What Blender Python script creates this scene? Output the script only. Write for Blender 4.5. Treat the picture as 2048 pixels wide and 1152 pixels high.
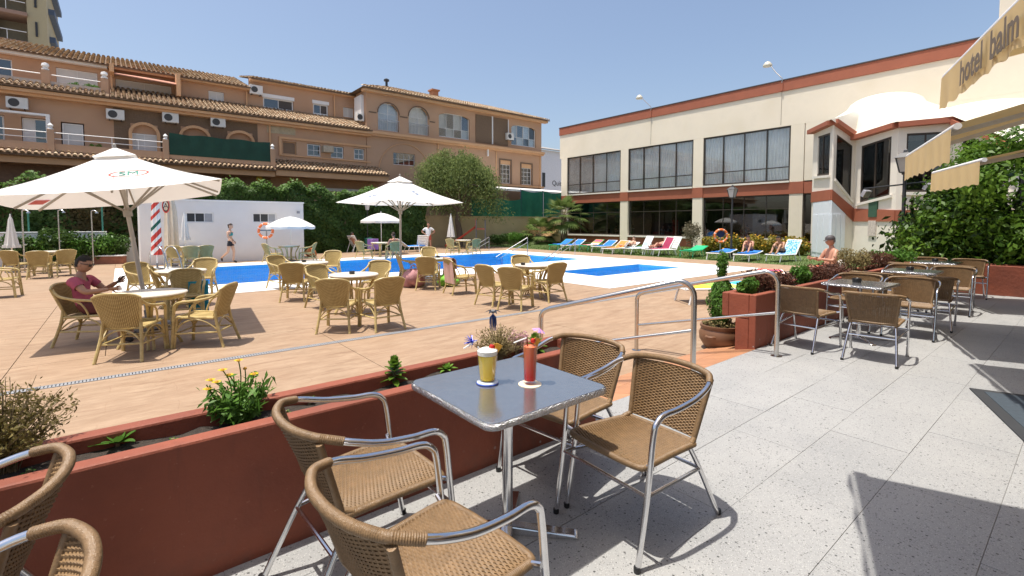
import bpy, math, random
import numpy as np
from mathutils import Vector, Matrix
random.seed(7); rng = np.random.default_rng(7)
S = bpy.context.scene
for o in list(bpy.data.objects): bpy.data.objects.remove(o)
COL = S.collection
R = math.radians
# ---------------------------------------------------------------- camera, sky, sun
YAW, TILT, CAMZ = R(50.8), R(2.8), 1.5
cd = bpy.data.cameras.new('camera'); cam = bpy.data.objects.new('camera', cd); COL.objects.link(cam)
cam.location = (0, 0, CAMZ); cam.rotation_euler = (R(90) - TILT, 0, YAW - R(90))
cd.sensor_width = 36; cd.lens = 36 * 960 / 2048; cd.shift_y = -83 / 2048
cd.clip_start = .05; cd.clip_end = 2000
S.camera = cam
SUN = Vector((.215, -.085, -1)).normalized()            # direction the light travels
W = bpy.data.worlds.new('World'); S.world = W; W.use_nodes = True
nt = W.node_tree; bg = nt.nodes['Background']
sk = nt.nodes.new('ShaderNodeTexSky'); sk.sky_type = 'NISHITA'; sk.sun_disc = False
sk.sun_elevation = math.asin(-SUN.z); sk.sun_rotation = math.atan2(-SUN.x, -SUN.y)
sk.air_density = 1.0; sk.dust_density = 3.2; sk.ozone_density = .6
nt.links.new(sk.outputs[0], bg.inputs[0]); bg.inputs[1].default_value = .15
sl = bpy.data.lights.new('sun', 'SUN'); sl.energy = 4.9; sl.angle = R(.55); sl.color = (1, .95, .87)
so = bpy.data.objects.new('sun', sl); COL.objects.link(so); so.location = (-5, 5, 40)
so.rotation_euler = SUN.to_track_quat('-Z', 'Y').to_euler()
S.view_settings.view_transform = 'Standard'; S.view_settings.look = 'None'
S.view_settings.exposure = .3; S.view_settings.gamma = 1
S.render.resolution_x, S.render.resolution_y = 1024, 576
S.render.engine = 'CYCLES'
S.cycles.max_bounces = 8; S.cycles.transparent_max_bounces = 24

# ---------------------------------------------------------------- helpers
class MB:
    def __init__(s): s.v = []; s.f = []
    def add(s, vs, fs):
        n = len(s.v); s.v += [tuple(v) for v in vs]; s.f += [tuple(i + n for i in f) for f in fs]; return s
    def box(s, a, b):
        (x0, y0, z0), (x1, y1, z1) = a, b
        return s.add([(x0,y0,z0),(x1,y0,z0),(x1,y1,z0),(x0,y1,z0),(x0,y0,z1),(x1,y0,z1),(x1,y1,z1),(x0,y1,z1)],
                     [(3,2,1,0),(4,5,6,7),(0,1,5,4),(1,2,6,5),(2,3,7,6),(3,0,4,7)])
    def hexa(s, p):                                     # 4 bottom + 4 top points
        return s.add(p, [(3,2,1,0),(4,5,6,7),(0,1,5,4),(1,2,6,5),(2,3,7,6),(3,0,4,7)])
    def bar(s, a, b, w, h, up=(0,0,1)):                 # rectangular bar from a to b
        a, b = Vector(a), Vector(b); d = (b - a).normalized(); u = Vector(up)
        x = d.cross(u)
        if x.length < 1e-4: x = d.cross(Vector((1,0,0)))
        x.normalize(); y = x.cross(d) * (h / 2); x = x * (w / 2)
        return s.hexa([a-x-y, a+x-y, a+x+y, a-x+y, b-x-y, b+x-y, b+x+y, b-x+y])
    def tube(s, path, r, n=8, closed=False, cap=True, sq=(1, 1)):
        P = [Vector(p) for p in path]; m = len(P)
        rr = [r] * m if not hasattr(r, '__len__') else list(r)
        T = []
        for i in range(m):
            a = P[(i - 1) % m] if (closed or i > 0) else P[i]
            b = P[(i + 1) % m] if (closed or i < m - 1) else P[i]
            t = (b - a); T.append(t.normalized() if t.length > 1e-9 else Vector((0,0,1)))
        u = T[0].orthogonal().normalized(); vs = []
        for i in range(m):
            u = (u - T[i] * u.dot(T[i]))
            u = u.normalized() if u.length > 1e-6 else T[i].orthogonal().normalized()
            w = T[i].cross(u)
            for k in range(n):
                a = 2 * math.pi * k / n
                vs.append(P[i] + (u * math.cos(a) * sq[0] + w * math.sin(a) * sq[1]) * rr[i])
        fs = []
        for i in range(m if closed else m - 1):
            for k in range(n):
                a = i * n + k; b = i * n + (k + 1) % n; j = (i + 1) % m
                fs.append((a, b, j * n + (k + 1) % n, j * n + k))
        if cap and not closed:
            fs.append(tuple(range(n))[::-1]); fs.append(tuple((m - 1) * n + k for k in range(n)))
        return s.add(vs, fs)
    def lathe(s, prof, n=24, c=(0, 0, 0), wob=None):
        vs = []; fs = []; m = len(prof)
        for i, (r, z) in enumerate(prof):
            for k in range(n):
                a = 2 * math.pi * k / n; q = r * (wob(a, i) if wob else 1)
                vs.append((c[0] + q * math.cos(a), c[1] + q * math.sin(a), c[2] + z))
        for i in range(m - 1):
            for k in range(n):
                fs.append((i*n+k, i*n+(k+1) % n, (i+1)*n+(k+1) % n, (i+1)*n+k))
        fs.append(tuple(range(n))[::-1]); fs.append(tuple((m-1)*n+k for k in range(n)))
        return s.add(vs, fs)
    def prism(s, poly, off):                            # planar polygon swept by a vector
        n = len(poly); off = Vector(off); a = [Vector(p) for p in poly]
        fs = [tuple(range(n))[::-1], tuple(range(n, 2 * n))]
        fs += [(i, (i + 1) % n, n + (i + 1) % n, n + i) for i in range(n)]
        return s.add(a + [p + off for p in a], fs)
    def grid(s, fn, nu, nv):
        vs = [fn(i / nu, j / nv) for j in range(nv + 1) for i in range(nu + 1)]
        return s.add(vs, [(j*(nu+1)+i, j*(nu+1)+i+1, (j+1)*(nu+1)+i+1, (j+1)*(nu+1)+i) for j in range(nv) for i in range(nu)])
    def xf(s, M):
        s.v = [tuple(M @ Vector(v)) for v in s.v]; return s
    def build(s, name, mat, parent=None, smooth=False, bevel=0, fixn=False):
        me = bpy.data.meshes.new(name); me.from_pydata(s.v, [], s.f); me.update()
        return finish(me, name, mat, parent, smooth, bevel)
def finish(me, name, mat, parent=None, smooth=False, bevel=0):
    if mat: me.materials.append(mat)
    if smooth:
        me.polygons.foreach_set('use_smooth', np.ones(len(me.polygons), dtype=bool))
        try: me.set_sharp_from_angle(angle=R(42))
        except Exception: pass
    o = bpy.data.objects.new(name, me); COL.objects.link(o)
    if parent: o.parent = parent
    if bevel:
        b = o.modifiers.new('bevel', 'BEVEL'); b.width = bevel; b.segments = 2; b.limit_method = 'ANGLE'
    return o
def npmesh(V, F, name, mat, parent=None, smooth=False):   # quads / tris as numpy arrays
    V = np.asarray(V, dtype=np.float32).reshape(-1, 3); F = np.asarray(F, dtype=np.int32); k = F.shape[1]
    me = bpy.data.meshes.new(name); me.vertices.add(len(V)); me.vertices.foreach_set('co', V.ravel())
    me.loops.add(F.size); me.loops.foreach_set('vertex_index', F.ravel())
    me.polygons.add(len(F)); me.polygons.foreach_set('loop_start', np.arange(0, F.size, k, dtype=np.int32))
    me.update(calc_edges=True)
    return finish(me, name, mat, parent, smooth)
def tag(o, label=None, cat=None, group=None, kind=None):
    if label: o['label'] = label
    if cat: o['category'] = cat
    if group: o['group'] = group
    if kind: o['kind'] = kind
    return o
def thing(name, loc, rz, label, cat, group=None):
    o = bpy.data.objects.new(name, None); COL.objects.link(o); o.empty_display_size = .2
    o.location = loc; o.rotation_euler = (0, 0, rz); return tag(o, label, cat, group)
def copy_tree(o, parent=None):
    c = o.copy(); COL.objects.link(c); c.parent = parent
    for ch in list(o.children): copy_tree(ch, c)
    return c
def inst(src, parent, loc=(0,0,0), rot=(0,0,0), sc=None):
    c = src.copy(); COL.objects.link(c); c.parent = parent; c.location = loc; c.rotation_euler = rot
    if sc: c.scale = sc
    return c
cF = Vector((math.cos(YAW), math.sin(YAW), 0)); cR = Vector((math.sin(YAW), -math.cos(YAW), 0))
def ray(px, py):
    a = (px - 1024) / 960; b = (493 - py) / 960
    return cF * (math.cos(TILT) + b * math.sin(TILT)) + cR * a + Vector((0, 0, -math.sin(TILT) + b * math.cos(TILT)))
def gp(px, py, z=-.2):                                   # photo pixel -> point on the level z
    d = ray(px, py); return Vector((0, 0, CAMZ)) + d * ((z - CAMZ) / d.z)
def zat(x, y, py):                                       # height at plan point seen at row py
    fw = x * cF.x + y * cF.y; b = (493 - py) / 960
    return CAMZ + fw * (b * math.cos(TILT) - math.sin(TILT)) / (math.cos(TILT) + b * math.sin(TILT))
def smooth_path(pts, n=6):                               # Catmull-Rom through the points
    P = [Vector(p) for p in pts]; out = []
    for i in range(len(P) - 1):
        p0 = P[max(i-1, 0)]; p1 = P[i]; p2 = P[i+1]; p3 = P[min(i+2, len(P)-1)]
        for k in range(n):
            t = k / n
            out.append(.5 * ((2*p1) + (p2-p0)*t + (2*p0-5*p1+4*p2-p3)*t*t + (3*p1-p0-3*p2+p3)*t**3))
    out.append(P[-1]); return out

# ---------------------------------------------------------------- materials
MATS = {}
def pm(name, col, rough=.6, metal=0, var=.12, scale=6, bump=0, bscale=60, rand=0, spec=.5, sub=0, col2=None, mixscale=3,
       mixlo=.45, mixhi=.6, coat=0, coord='Object', stretch=None, detail=5, trans=0, alpha=1, twoside=0):
    if name in MATS: return MATS[name]
    m = bpy.data.materials.new(name); m.use_nodes = True; t = m.node_tree; N = t.nodes; L = t.links
    b = N['Principled BSDF']; b.inputs['Roughness'].default_value = rough; b.inputs['Metallic'].default_value = metal
    b.inputs['Specular IOR Level'].default_value = spec
    if coat: b.inputs['Coat Weight'].default_value = coat; b.inputs['Coat Roughness'].default_value = .1
    if trans: b.inputs['Transmission Weight'].default_value = trans
    tc = N.new('ShaderNodeTexCoord'); src = tc.outputs[coord]
    if stretch:
        mp = N.new('ShaderNodeMapping'); mp.inputs['Scale'].default_value = stretch; L.new(src, mp.inputs[0]); src = mp.outputs[0]
    def noise(sc, det=detail, ro=.6):
        n = N.new('ShaderNodeTexNoise'); n.inputs['Scale'].default_value = sc; n.inputs['Detail'].default_value = det
        n.inputs['Roughness'].default_value = ro; L.new(src, n.inputs['Vector']); return n.outputs['Fac']
    cur = None
    rgb = N.new('ShaderNodeRGB'); rgb.outputs[0].default_value = (*col, 1); cur = rgb.outputs[0]
    if col2:
        mr = N.new('ShaderNodeMapRange'); mr.inputs[1].default_value = mixlo; mr.inputs[2].default_value = mixhi
        L.new(noise(mixscale), mr.inputs[0])
        mx = N.new('ShaderNodeMix'); mx.data_type = 'RGBA'; L.new(mr.outputs[0], mx.inputs[0])
        L.new(cur, mx.inputs[6]); mx.inputs[7].default_value = (*col2, 1); cur = mx.outputs[2]
    if var or rand:
        hs = N.new('ShaderNodeHueSaturation'); L.new(cur, hs.inputs['Color'])
        mr = N.new('ShaderNodeMapRange'); mr.inputs[1].default_value = .25; mr.inputs[2].default_value = .75
        mr.inputs[3].default_value = 1 - var; mr.inputs[4].default_value = 1 + var; L.new(noise(scale), mr.inputs[0])
        val = mr.outputs[0]
        if rand:
            oi = N.new('ShaderNodeObjectInfo'); m2 = N.new('ShaderNodeMapRange')
            m2.inputs[3].default_value = 1 - rand; m2.inputs[4].default_value = 1 + rand; L.new(oi.outputs['Random'], m2.inputs[0])
            mu = N.new('ShaderNodeMath'); mu.operation = 'MULTIPLY'; L.new(val, mu.inputs[0]); L.new(m2.outputs[0], mu.inputs[1]); val = mu.outputs[0]
        L.new(val, hs.inputs['Value']); cur = hs.outputs[0]
    L.new(cur, b.inputs['Base Color'])
    if bump:
        bp = N.new('ShaderNodeBump'); bp.inputs['Strength'].default_value = bump; bp.inputs['Distance'].default_value = .02
        L.new(noise(bscale, 4), bp.inputs['Height']); L.new(bp.outputs[0], b.inputs['Normal'])
    if twoside:                                          # thin leaf / cloth: light passes through
        tr = N.new('ShaderNodeBsdfTranslucent'); ms = N.new('ShaderNodeMixShader'); ms.inputs[0].default_value = twoside
        L.new(cur, tr.inputs[0]); L.new(b.outputs[0], ms.inputs[1]); L.new(tr.outputs[0], ms.inputs[2])
        L.new(ms.outputs[0], N['Material Output'].inputs[0])
    MATS[name] = m; return m
def leafmat(name, c1, c2, tl=.35, rough=.5, scale=1.2):
    """foliage: colour varies from leaf to leaf (random per island) and from clump to clump"""
    if name in MATS: return MATS[name]
    m = bpy.data.materials.new(name); m.use_nodes = True; t = m.node_tree; N = t.nodes; L = t.links
    b = N['Principled BSDF']; b.inputs['Roughness'].default_value = rough; b.inputs['Specular IOR Level'].default_value = .2
    g = N.new('ShaderNodeNewGeometry'); n = N.new('ShaderNodeTexNoise'); n.inputs['Scale'].default_value = scale
    L.new(g.outputs['Position'], n.inputs['Vector'])
    ad = N.new('ShaderNodeMath'); ad.operation = 'MULTIPLY_ADD'; L.new(g.outputs['Random Per Island'], ad.inputs[0]); ad.inputs[1].default_value = .55
    mr = N.new('ShaderNodeMapRange'); mr.inputs[1].default_value = .3; mr.inputs[2].default_value = .7; mr.inputs[4].default_value = .5
    L.new(n.outputs['Fac'], mr.inputs[0]); L.new(mr.outputs[0], ad.inputs[2])
    mx = N.new('ShaderNodeMix'); mx.data_type = 'RGBA'; L.new(ad.outputs[0], mx.inputs[0])
    mx.inputs[6].default_value = (*c1, 1); mx.inputs[7].default_value = (*c2, 1)
    L.new(mx.outputs[2], b.inputs['Base Color'])
    tr = N.new('ShaderNodeBsdfTranslucent'); ms = N.new('ShaderNodeMixShader'); ms.inputs[0].default_value = tl
    L.new(mx.outputs[2], tr.inputs[0]); L.new(b.outputs[0], ms.inputs[1]); L.new(tr.outputs[0], ms.inputs[2])
    L.new(ms.outputs[0], N['Material Output'].inputs[0])
    MATS[name] = m; return m
def glassmat(name, tint=(.75, .8, .82), rough=.02, boost=1.0, refl=.06):
    """thin window pane: see-through with a mirror that grows at grazing angles"""
    if name in MATS: return MATS[name]
    m = bpy.data.materials.new(name); m.use_nodes = True; t = m.node_tree; N = t.nodes; L = t.links
    N.remove(N['Principled BSDF'])
    fr = N.new('ShaderNodeFresnel'); fr.inputs[0].default_value = 1.5
    mu = N.new('ShaderNodeMath'); mu.operation = 'MULTIPLY_ADD'; mu.inputs[1].default_value = boost; mu.inputs[2].default_value = refl; mu.use_clamp = True
    L.new(fr.outputs[0], mu.inputs[0])
    tr = N.new('ShaderNodeBsdfTransparent'); tr.inputs[0].default_value = (*tint, 1)
    gl = N.new('ShaderNodeBsdfGlossy'); gl.inputs['Roughness'].default_value = rough
    ms = N.new('ShaderNodeMixShader'); L.new(mu.outputs[0], ms.inputs[0]); L.new(tr.outputs[0], ms.inputs[1]); L.new(gl.outputs[0], ms.inputs[2])
    L.new(ms.outputs[0], N['Material Output'].inputs[0]); MATS[name] = m; return m
M_white = pm('white_paint', (.78, .77, .74), .55, var=.05, scale=3)
M_steel = pm('stainless_steel', (.52, .51, .49), .22, 1, var=.08, scale=20)
M_alu = pm('polished_aluminium', (.72, .72, .73), .18, 1, var=.08, scale=30)
M_dark = pm('dark_metal', (.03, .03, .032), .45, var=.1)
M_black = pm('black_plastic', (.012, .012, .013), .35, var=.1)
# ================================================================ SETTING
def posmat(name):
    m = bpy.data.materials.new(name); m.use_nodes = True; t = m.node_tree
    return m, t.nodes, t.links, t.nodes['Principled BSDF'], t.nodes.new('ShaderNodeNewGeometry').outputs['Position']
def mapr(N, L, src, a, b, c=0., d=1.):
    r = N.new('ShaderNodeMapRange'); r.inputs[1].default_value = a; r.inputs[2].default_value = b
    r.inputs[3].default_value = c; r.inputs[4].default_value = d; L.new(src, r.inputs[0]); return r.outputs[0]
def mixc(N, L, fac, a, b):
    x = N.new('ShaderNodeMix'); x.data_type = 'RGBA'
    if isinstance(fac, (int, float)): x.inputs[0].default_value = fac
    else: L.new(fac, x.inputs[0])
    for s, q in ((6, a), (7, b)):
        if isinstance(q, tuple): x.inputs[s].default_value = (*q, 1)
        else: L.new(q, x.inputs[s])
    return x.outputs[2]
def nz(N, L, vec, sc, det=5, ro=.6):
    n = N.new('ShaderNodeTexNoise'); n.inputs['Scale'].default_value = sc; n.inputs['Detail'].default_value = det
    n.inputs['Roughness'].default_value = ro; L.new(vec, n.inputs['Vector']); return n.outputs['Fac']
def mth(N, L, op, a, b):
    x = N.new('ShaderNodeMath'); x.operation = op
    for i, q in enumerate((a, b)):
        if isinstance(q, (int, float)): x.inputs[i].default_value = q
        else: L.new(q, x.inputs[i])
    return x.outputs[0]
def mapping(N, L, vec, sc, loc=(0, 0, 0)):
    x = N.new('ShaderNodeMapping'); x.inputs['Scale'].default_value = sc; x.inputs['Location'].default_value = loc
    L.new(vec, x.inputs[0]); return x.outputs[0]
# --- terrazzo paving: pale cement with grey chips
def terrazzo():
    m, N, L, b, pos = posmat('terrazzo')
    cur = mixc(N, L, mapr(N, L, nz(N, L, pos, 1.3), .35, .7), (.275, .277, .274), (.328, .326, .316))
    for sc, thr, rad, colr in ((76, .80, .34, (.12, .12, .12)), (130, .74, .36, (.16, .155, .15)), (160, .62, .36, (.46, .455, .44)), (50, .90, .32, (.055, .055, .055))):
        v = N.new('ShaderNodeTexVoronoi'); v.inputs['Scale'].default_value = sc; L.new(mapping(N, L, pos, (1, 1.0, .2), (sc, 0, 0)), v.inputs['Vector'])
        sp = N.new('ShaderNodeSeparateColor'); L.new(v.outputs['Color'], sp.inputs[0])
        pick = mth(N, L, 'GREATER_THAN', sp.outputs[0], thr)
        near = mapr(N, L, v.outputs['Distance'], rad, rad - .09)
        cur = mixc(N, L, mth(N, L, 'MULTIPLY', pick, near), cur, colr)
    cur = mixc(N, L, mapr(N, L, nz(N, L, pos, .7, 6, .7), .52, .75, 0, .35), cur, (.30, .295, .28))
    oi = N.new('ShaderNodeObjectInfo'); hs = N.new('ShaderNodeHueSaturation'); L.new(cur, hs.inputs['Color'])
    L.new(mapr(N, L, oi.outputs['Random'], 0, 1, .97, 1.03), hs.inputs['Value'])
    L.new(hs.outputs[0], b.inputs['Base Color']); b.inputs['Roughness'].default_value = .55
    bp = N.new('ShaderNodeBump'); bp.inputs['Strength'].default_value = .25; bp.inputs['Distance'].default_value = .004
    L.new(nz(N, L, pos, 120, 3), bp.inputs['Height']); L.new(bp.outputs[0], b.inputs['Normal'])
    return m
# --- stamped concrete of the pool deck: long split-stone courses
def stamped():
    m, N, L, b, pos = posmat('stamped_concrete')
    w = N.new('ShaderNodeTexNoise'); w.inputs['Scale'].default_value = .9; w.inputs['Detail'].default_value = 3; L.new(pos, w.inputs['Vector'])
    ad = N.new('ShaderNodeVectorMath'); ad.operation = 'MULTIPLY_ADD'; L.new(w.outputs['Color'], ad.inputs[0]); ad.inputs[1].default_value = (.4, .22, 0); L.new(pos, ad.inputs[2])
    p2 = ad.outputs[0]
    streak = nz(N, L, mapping(N, L, p2, (1.6, 4.8, 1)), 1.5, 8, .70)
    fine = nz(N, L, mapping(N, L, p2, (3, 16, 1)), 2.2, 5, .6)
    big = nz(N, L, pos, .45, 4)
    br = N.new('ShaderNodeTexBrick'); L.new(p2, br.inputs['Vector']); br.inputs['Scale'].default_value = 1
    br.inputs['Brick Width'].default_value = 1.15; br.inputs['Row Height'].default_value = .30; br.inputs['Mortar Size'].default_value = .008
    br.inputs['Mortar Smooth'].default_value = .6; br.inputs['Color1'].default_value = (0, 0, 0, 1); br.inputs['Color2'].default_value = (1, 1, 1, 1)
    br.inputs['Mortar'].default_value = (.5, .5, .5, 1)
    cur = mixc(N, L, mapr(N, L, streak, .38, .66), (.262, .170, .102), (.36, .250, .160))
    cur = mixc(N, L, mapr(N, L, fine, .5, .7, 0, .35), cur, (.40, .285, .188))
    cur = mixc(N, L, mapr(N, L, big, .4, .7, 0, .35), cur, (.33, .20, .118))
    dk = nz(N, L, mapping(N, L, p2, (1.1, 8.5, 1), (7, 3, 0)), 1.7, 6, .62)
    cur = mixc(N, L, mapr(N, L, dk, .56, .66, 0, .42), cur, (.185, .10, .055))
    tone = N.new('ShaderNodeSeparateColor'); L.new(br.outputs['Color'], tone.inputs[0])
    hs = N.new('ShaderNodeHueSaturation'); L.new(cur, hs.inputs['Color']); L.new(mapr(N, L, tone.outputs[0], 0, 1, .985, 1.015), hs.inputs['Value'])
    cur = mixc(N, L, mth(N, L, 'MULTIPLY', br.outputs['Fac'], .14), hs.outputs[0], (.24, .13, .07))
    L.new(cur, b.inputs['Base Color']); b.inputs['Roughness'].default_value = .7
    bp = N.new('ShaderNodeBump'); bp.inputs['Strength'].default_value = .75; bp.inputs['Distance'].default_value = .015
    hgt = mth(N, L, 'SUBTRACT', streak, mth(N, L, 'MULTIPLY', br.outputs['Fac'], .12))
    L.new(hgt, bp.inputs['Height']); L.new(bp.outputs[0], b.inputs['Normal'])
    return m
def watermat():
    m, N, L, b, pos = posmat('pool_water'); N.remove(b)
    bp = N.new('ShaderNodeBump'); bp.inputs['Strength'].default_value = 1; bp.inputs['Distance'].default_value = .45
    L.new(nz(N, L, mapping(N, L, pos, (1, 1.4, 1)), 1.0, 4, .55), bp.inputs['Height'])
    fr = N.new('ShaderNodeFresnel'); fr.inputs[0].default_value = 1.33; L.new(bp.outputs[0], fr.inputs['Normal'])
    gl = N.new('ShaderNodeBsdfGlossy'); gl.inputs['Roughness'].default_value = .05; L.new(bp.outputs[0], gl.inputs['Normal'])
    tr = N.new('ShaderNodeBsdfRefraction'); tr.inputs['IOR'].default_value = 1.0; tr.inputs['Roughness'].default_value = 0
    tr = N.new('ShaderNodeBsdfTransparent'); L.new(mixc(N, L, mapr(N, L, nz(N, L, mapping(N, L, pos, (.8, 1.6, 1)), 1.2, 5), .44, .60), (.46, .84, .97), (1.0, 1.0, 1.0)), tr.inputs[0])  # lighter ripple patches painted into the tint, like highlights on the water
    ms = N.new('ShaderNodeMixShader'); L.new(mapr(N, L, fr.outputs[0], 0, 1, 0, 1), ms.inputs[0]); L.new(tr.outputs[0], ms.inputs[1]); L.new(gl.outputs[0], ms.inputs[2])
    L.new(ms.outputs[0], N['Material Output'].inputs[0]); return m
def pooltile():
    m, N, L, b, pos = posmat('pool_mosaic')
    br = N.new('ShaderNodeTexBrick'); L.new(pos, br.inputs['Vector']); br.inputs['Scale'].default_value = 8; br.offset = 0
    br.inputs['Brick Width'].default_value = .5; br.inputs['Row Height'].default_value = .5; br.inputs['Mortar Size'].default_value = .03
    cur = mixc(N, L, br.outputs['Fac'], mixc(N, L, mapr(N, L, nz(N, L, pos, 1.2), .3, .7), (.035, .37, .72), (.09, .50, .80)), (.3, .5, .8))
    L.new(cur, b.inputs['Base Color']); b.inputs['Roughness'].default_value = .3; return m
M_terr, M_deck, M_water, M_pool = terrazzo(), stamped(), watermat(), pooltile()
M_coping = pm('white_coping_stone', (.74, .73, .70), .7, var=.05, scale=4, bump=.1, bscale=30)
M_terra = pm('terracotta_tile', (.42, .20, .10), .5, var=.14, scale=5, rand=.12, bump=.1, bscale=80)
def redpaint():
    m, N, L, b, pos = posmat('oxide_red_paint'); sp = N.new('ShaderNodeSeparateXYZ'); L.new(pos, sp.inputs[0])
    cur = mixc(N, L, mapr(N, L, nz(N, L, pos, 1.7, 6), .4, .68), (.255, .066, .032), (.185, .05, .027))
    cur = mixc(N, L, mapr(N, L, nz(N, L, mapping(N, L, pos, (5, 5, .7)), 1.6, 6, .7), .56, .72, 0, .45), cur, (.14, .042, .025))      # rain streaks
    cur = mixc(N, L, mapr(N, L, nz(N, L, pos, 34, 4, .7), .66, .70, 0, .5), cur, (.33, .13, .08))                                   # scuffs
    low = mapr(N, L, sp.outputs[2], .16, -.02)
    v = N.new('ShaderNodeTexVoronoi'); v.inputs['Scale'].default_value = 26; L.new(pos, v.inputs['Vector']); sc = N.new('ShaderNodeSeparateColor'); L.new(v.outputs['Color'], sc.inputs[0])
    chip = mth(N, L, 'MULTIPLY', mth(N, L, 'GREATER_THAN', sc.outputs[0], .90), mapr(N, L, v.outputs['Distance'], .30, .22))
    cur = mixc(N, L, mth(N, L, 'MULTIPLY', chip, low), cur, (.45, .40, .36))                                                        # chipped paint at the foot
    cur = mixc(N, L, mth(N, L, 'MULTIPLY', low, mapr(N, L, nz(N, L, pos, 9, 5), .45, .7, 0, .6)), cur, (.10, .06, .045))            # dirt at the foot
    L.new(cur, b.inputs['Base Color']); b.inputs['Roughness'].default_value = .7
    bp = N.new('ShaderNodeBump'); bp.inputs['Strength'].default_value = .5; bp.inputs['Distance'].default_value = .015
    L.new(nz(N, L, pos, 16, 6), bp.inputs['Height']); L.new(bp.outputs[0], b.inputs['Normal']); return m
M_red = redpaint()
M_grass = pm('lawn_soil', (.09, .13, .035), .9, var=.25, scale=8, bump=.4, bscale=50)
M_soil = pm('dark_soil', (.045, .034, .026), .95, var=.4, scale=25, bump=1, bscale=70)
M_ground = pm('far_ground', (.30, .26, .21), .9, var=.2, scale=.2)
ST = dict(kind='structure')
# ground outside the hotel's plot
g = MB(); E = 900
for a in (((-E,-E),(E,-6)), ((-E,46),(E,E)), ((-E,-6),(-16,46)), ((44,-6),(E,46))):
    g.add([(*a[0], -.3), (a[1][0], a[0][1], -.3), (*a[1], -.3), (a[0][0], a[1][1], -.3)], [(0, 1, 2, 3)])
tag(g.build('ground', M_ground), **ST)
# terrace: bed and slabs
tag(MB().box((-6, -4.5, -.5), (14.6, 2.547, -.004)).build('terrace_bed', pm('mortar', (.24, .237, .228), .9)), **ST)
terr = tag(MB().box((-5.9, -4.4, -.044), (14.5, -2.1, -.0015)).build('terrace', M_terr), **ST)
SL, SW = 1.04, .452
slab = MB().box((.0012, .0012, -.043), (SL - .0012, SW - .0012, 0)); first = None
y = 2.54
for r in range(10):
    y -= SW
    off = (.26 + .52 * (r % 2)) - 1.0
    for c in range(16):
        x = off + c * SL - SL
        if x > 13.4 or (r > 5 and (x < 1 or x > 9)): continue
        dz = random.uniform(-.0012, .0012)
        if first is None:
            first = slab.build('slab', M_terr, terr, bevel=.0012); first.location = (x, y, dz)
        else: inst(first, terr, (x, y, dz))
# ramp of terracotta tiles between the planters, falling to the deck
ramp = tag(MB().hexa([(2.75,2.552,-.6),(6.3,2.552,-.6),(6.3,3.3,-.6),(2.75,3.3,-.6),(2.75,2.552,-.03),(6.3,2.552,-.03),(6.3,3.3,-.203),(2.75,3.3,-.203)]).build('ramp', pm('tile_bed', (.30, .19, .12), .9)), **ST)
tl = MB().box((.003, .003, -.02), (.347, .362, 0)); t0 = None
sl_ = math.atan2(-.17, .746)
for j in range(2):
    for i in range(10):
        loc = (2.765 + i * .352, 2.556 + j * .366 * math.cos(sl_), -.008 + j * .366 * math.sin(sl_)); rot = (sl_, 0, 0)
        if t0 is None:
            t0 = tl.build('terracotta_tile', M_terra, ramp, bevel=.003); t0.location = loc; t0.rotation_euler = rot
        else: inst(t0, ramp, loc, rot)
# pool deck panels round the pool
deck = tag(MB().box((-14, 2.8, -.36), (20.8, 2.9, -.215)).build('pool_deck', M_deck), **ST)
CX0, CX1, CY0, CY1 = -.2, 18.6, 13.2, 23.1              # white surround of the main pool
KX0, KY0 = 9.8, 8.0                                      # and of the paddling pool
def split(a, b, n): return [(a + (b - a) * i / n, a + (b - a) * (i + 1) / n) for i in range(n)]
def deckrect(x0, y0, x1, y1, nx, ny):
    for xa, xb in split(x0, x1, nx):
        for ya, yb in split(y0, y1, ny):
            MB().box((xa + .004, ya + .004, -.36), (xb - .004, yb - .004, -.2)).build('deck_panel', M_deck, deck)
for xa, xb in ((-14, -10.4), (-10.4, -7.3), (-7.3, -4.2), (-4.2, -1.05), (-1.05, 2.35), (2.35, 5.6), (5.6, 9.8), (9.8, 13.4), (13.4, 17), (17, 20.8)):
    deckrect(xa, 2.9, xb, 6.79, 1, 1); deckrect(xa, 6.92, xb, 8.0, 1, 1)
deckrect(-14, 8, -1.05, 30, 4, 6); deckrect(-1.05, 8, CX0, 30, 1, 6)
deckrect(CX0, 8, KX0, CY0, 3, 1); deckrect(18.6, 8, 20.8, 30, 1, 6); deckrect(CX0, CY1, CX1, 30, 5, 1)
# drain channel
dr = thing('drain_channel', (0, 0, 0), 0, 'long pale slotted drain grating set across the tan pool deck', 'drain')
MB().box((-14, 6.796, -.36), (20.8, 6.914, -.26)).build('channel', pm('drain_concrete', (.2, .2, .2), .8), dr)
f = MB().box((-14, 6.796, -.258), (20.8, 6.812, -.197)).box((-14, 6.898, -.258), (20.8, 6.914, -.197))
M_grate = pm('galvanised_grating', (.27, .275, .285), .6, .1, var=.1)
f.build('edge_frame', M_grate, dr)
f = MB(); x = -6.
while x < 12:
    f.box((x, 6.8125, -.225), (x + .022, 6.8975, -.1985)); x += .03
tag(f.build('grating_bars', M_grate, dr), kind='stuff')
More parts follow.
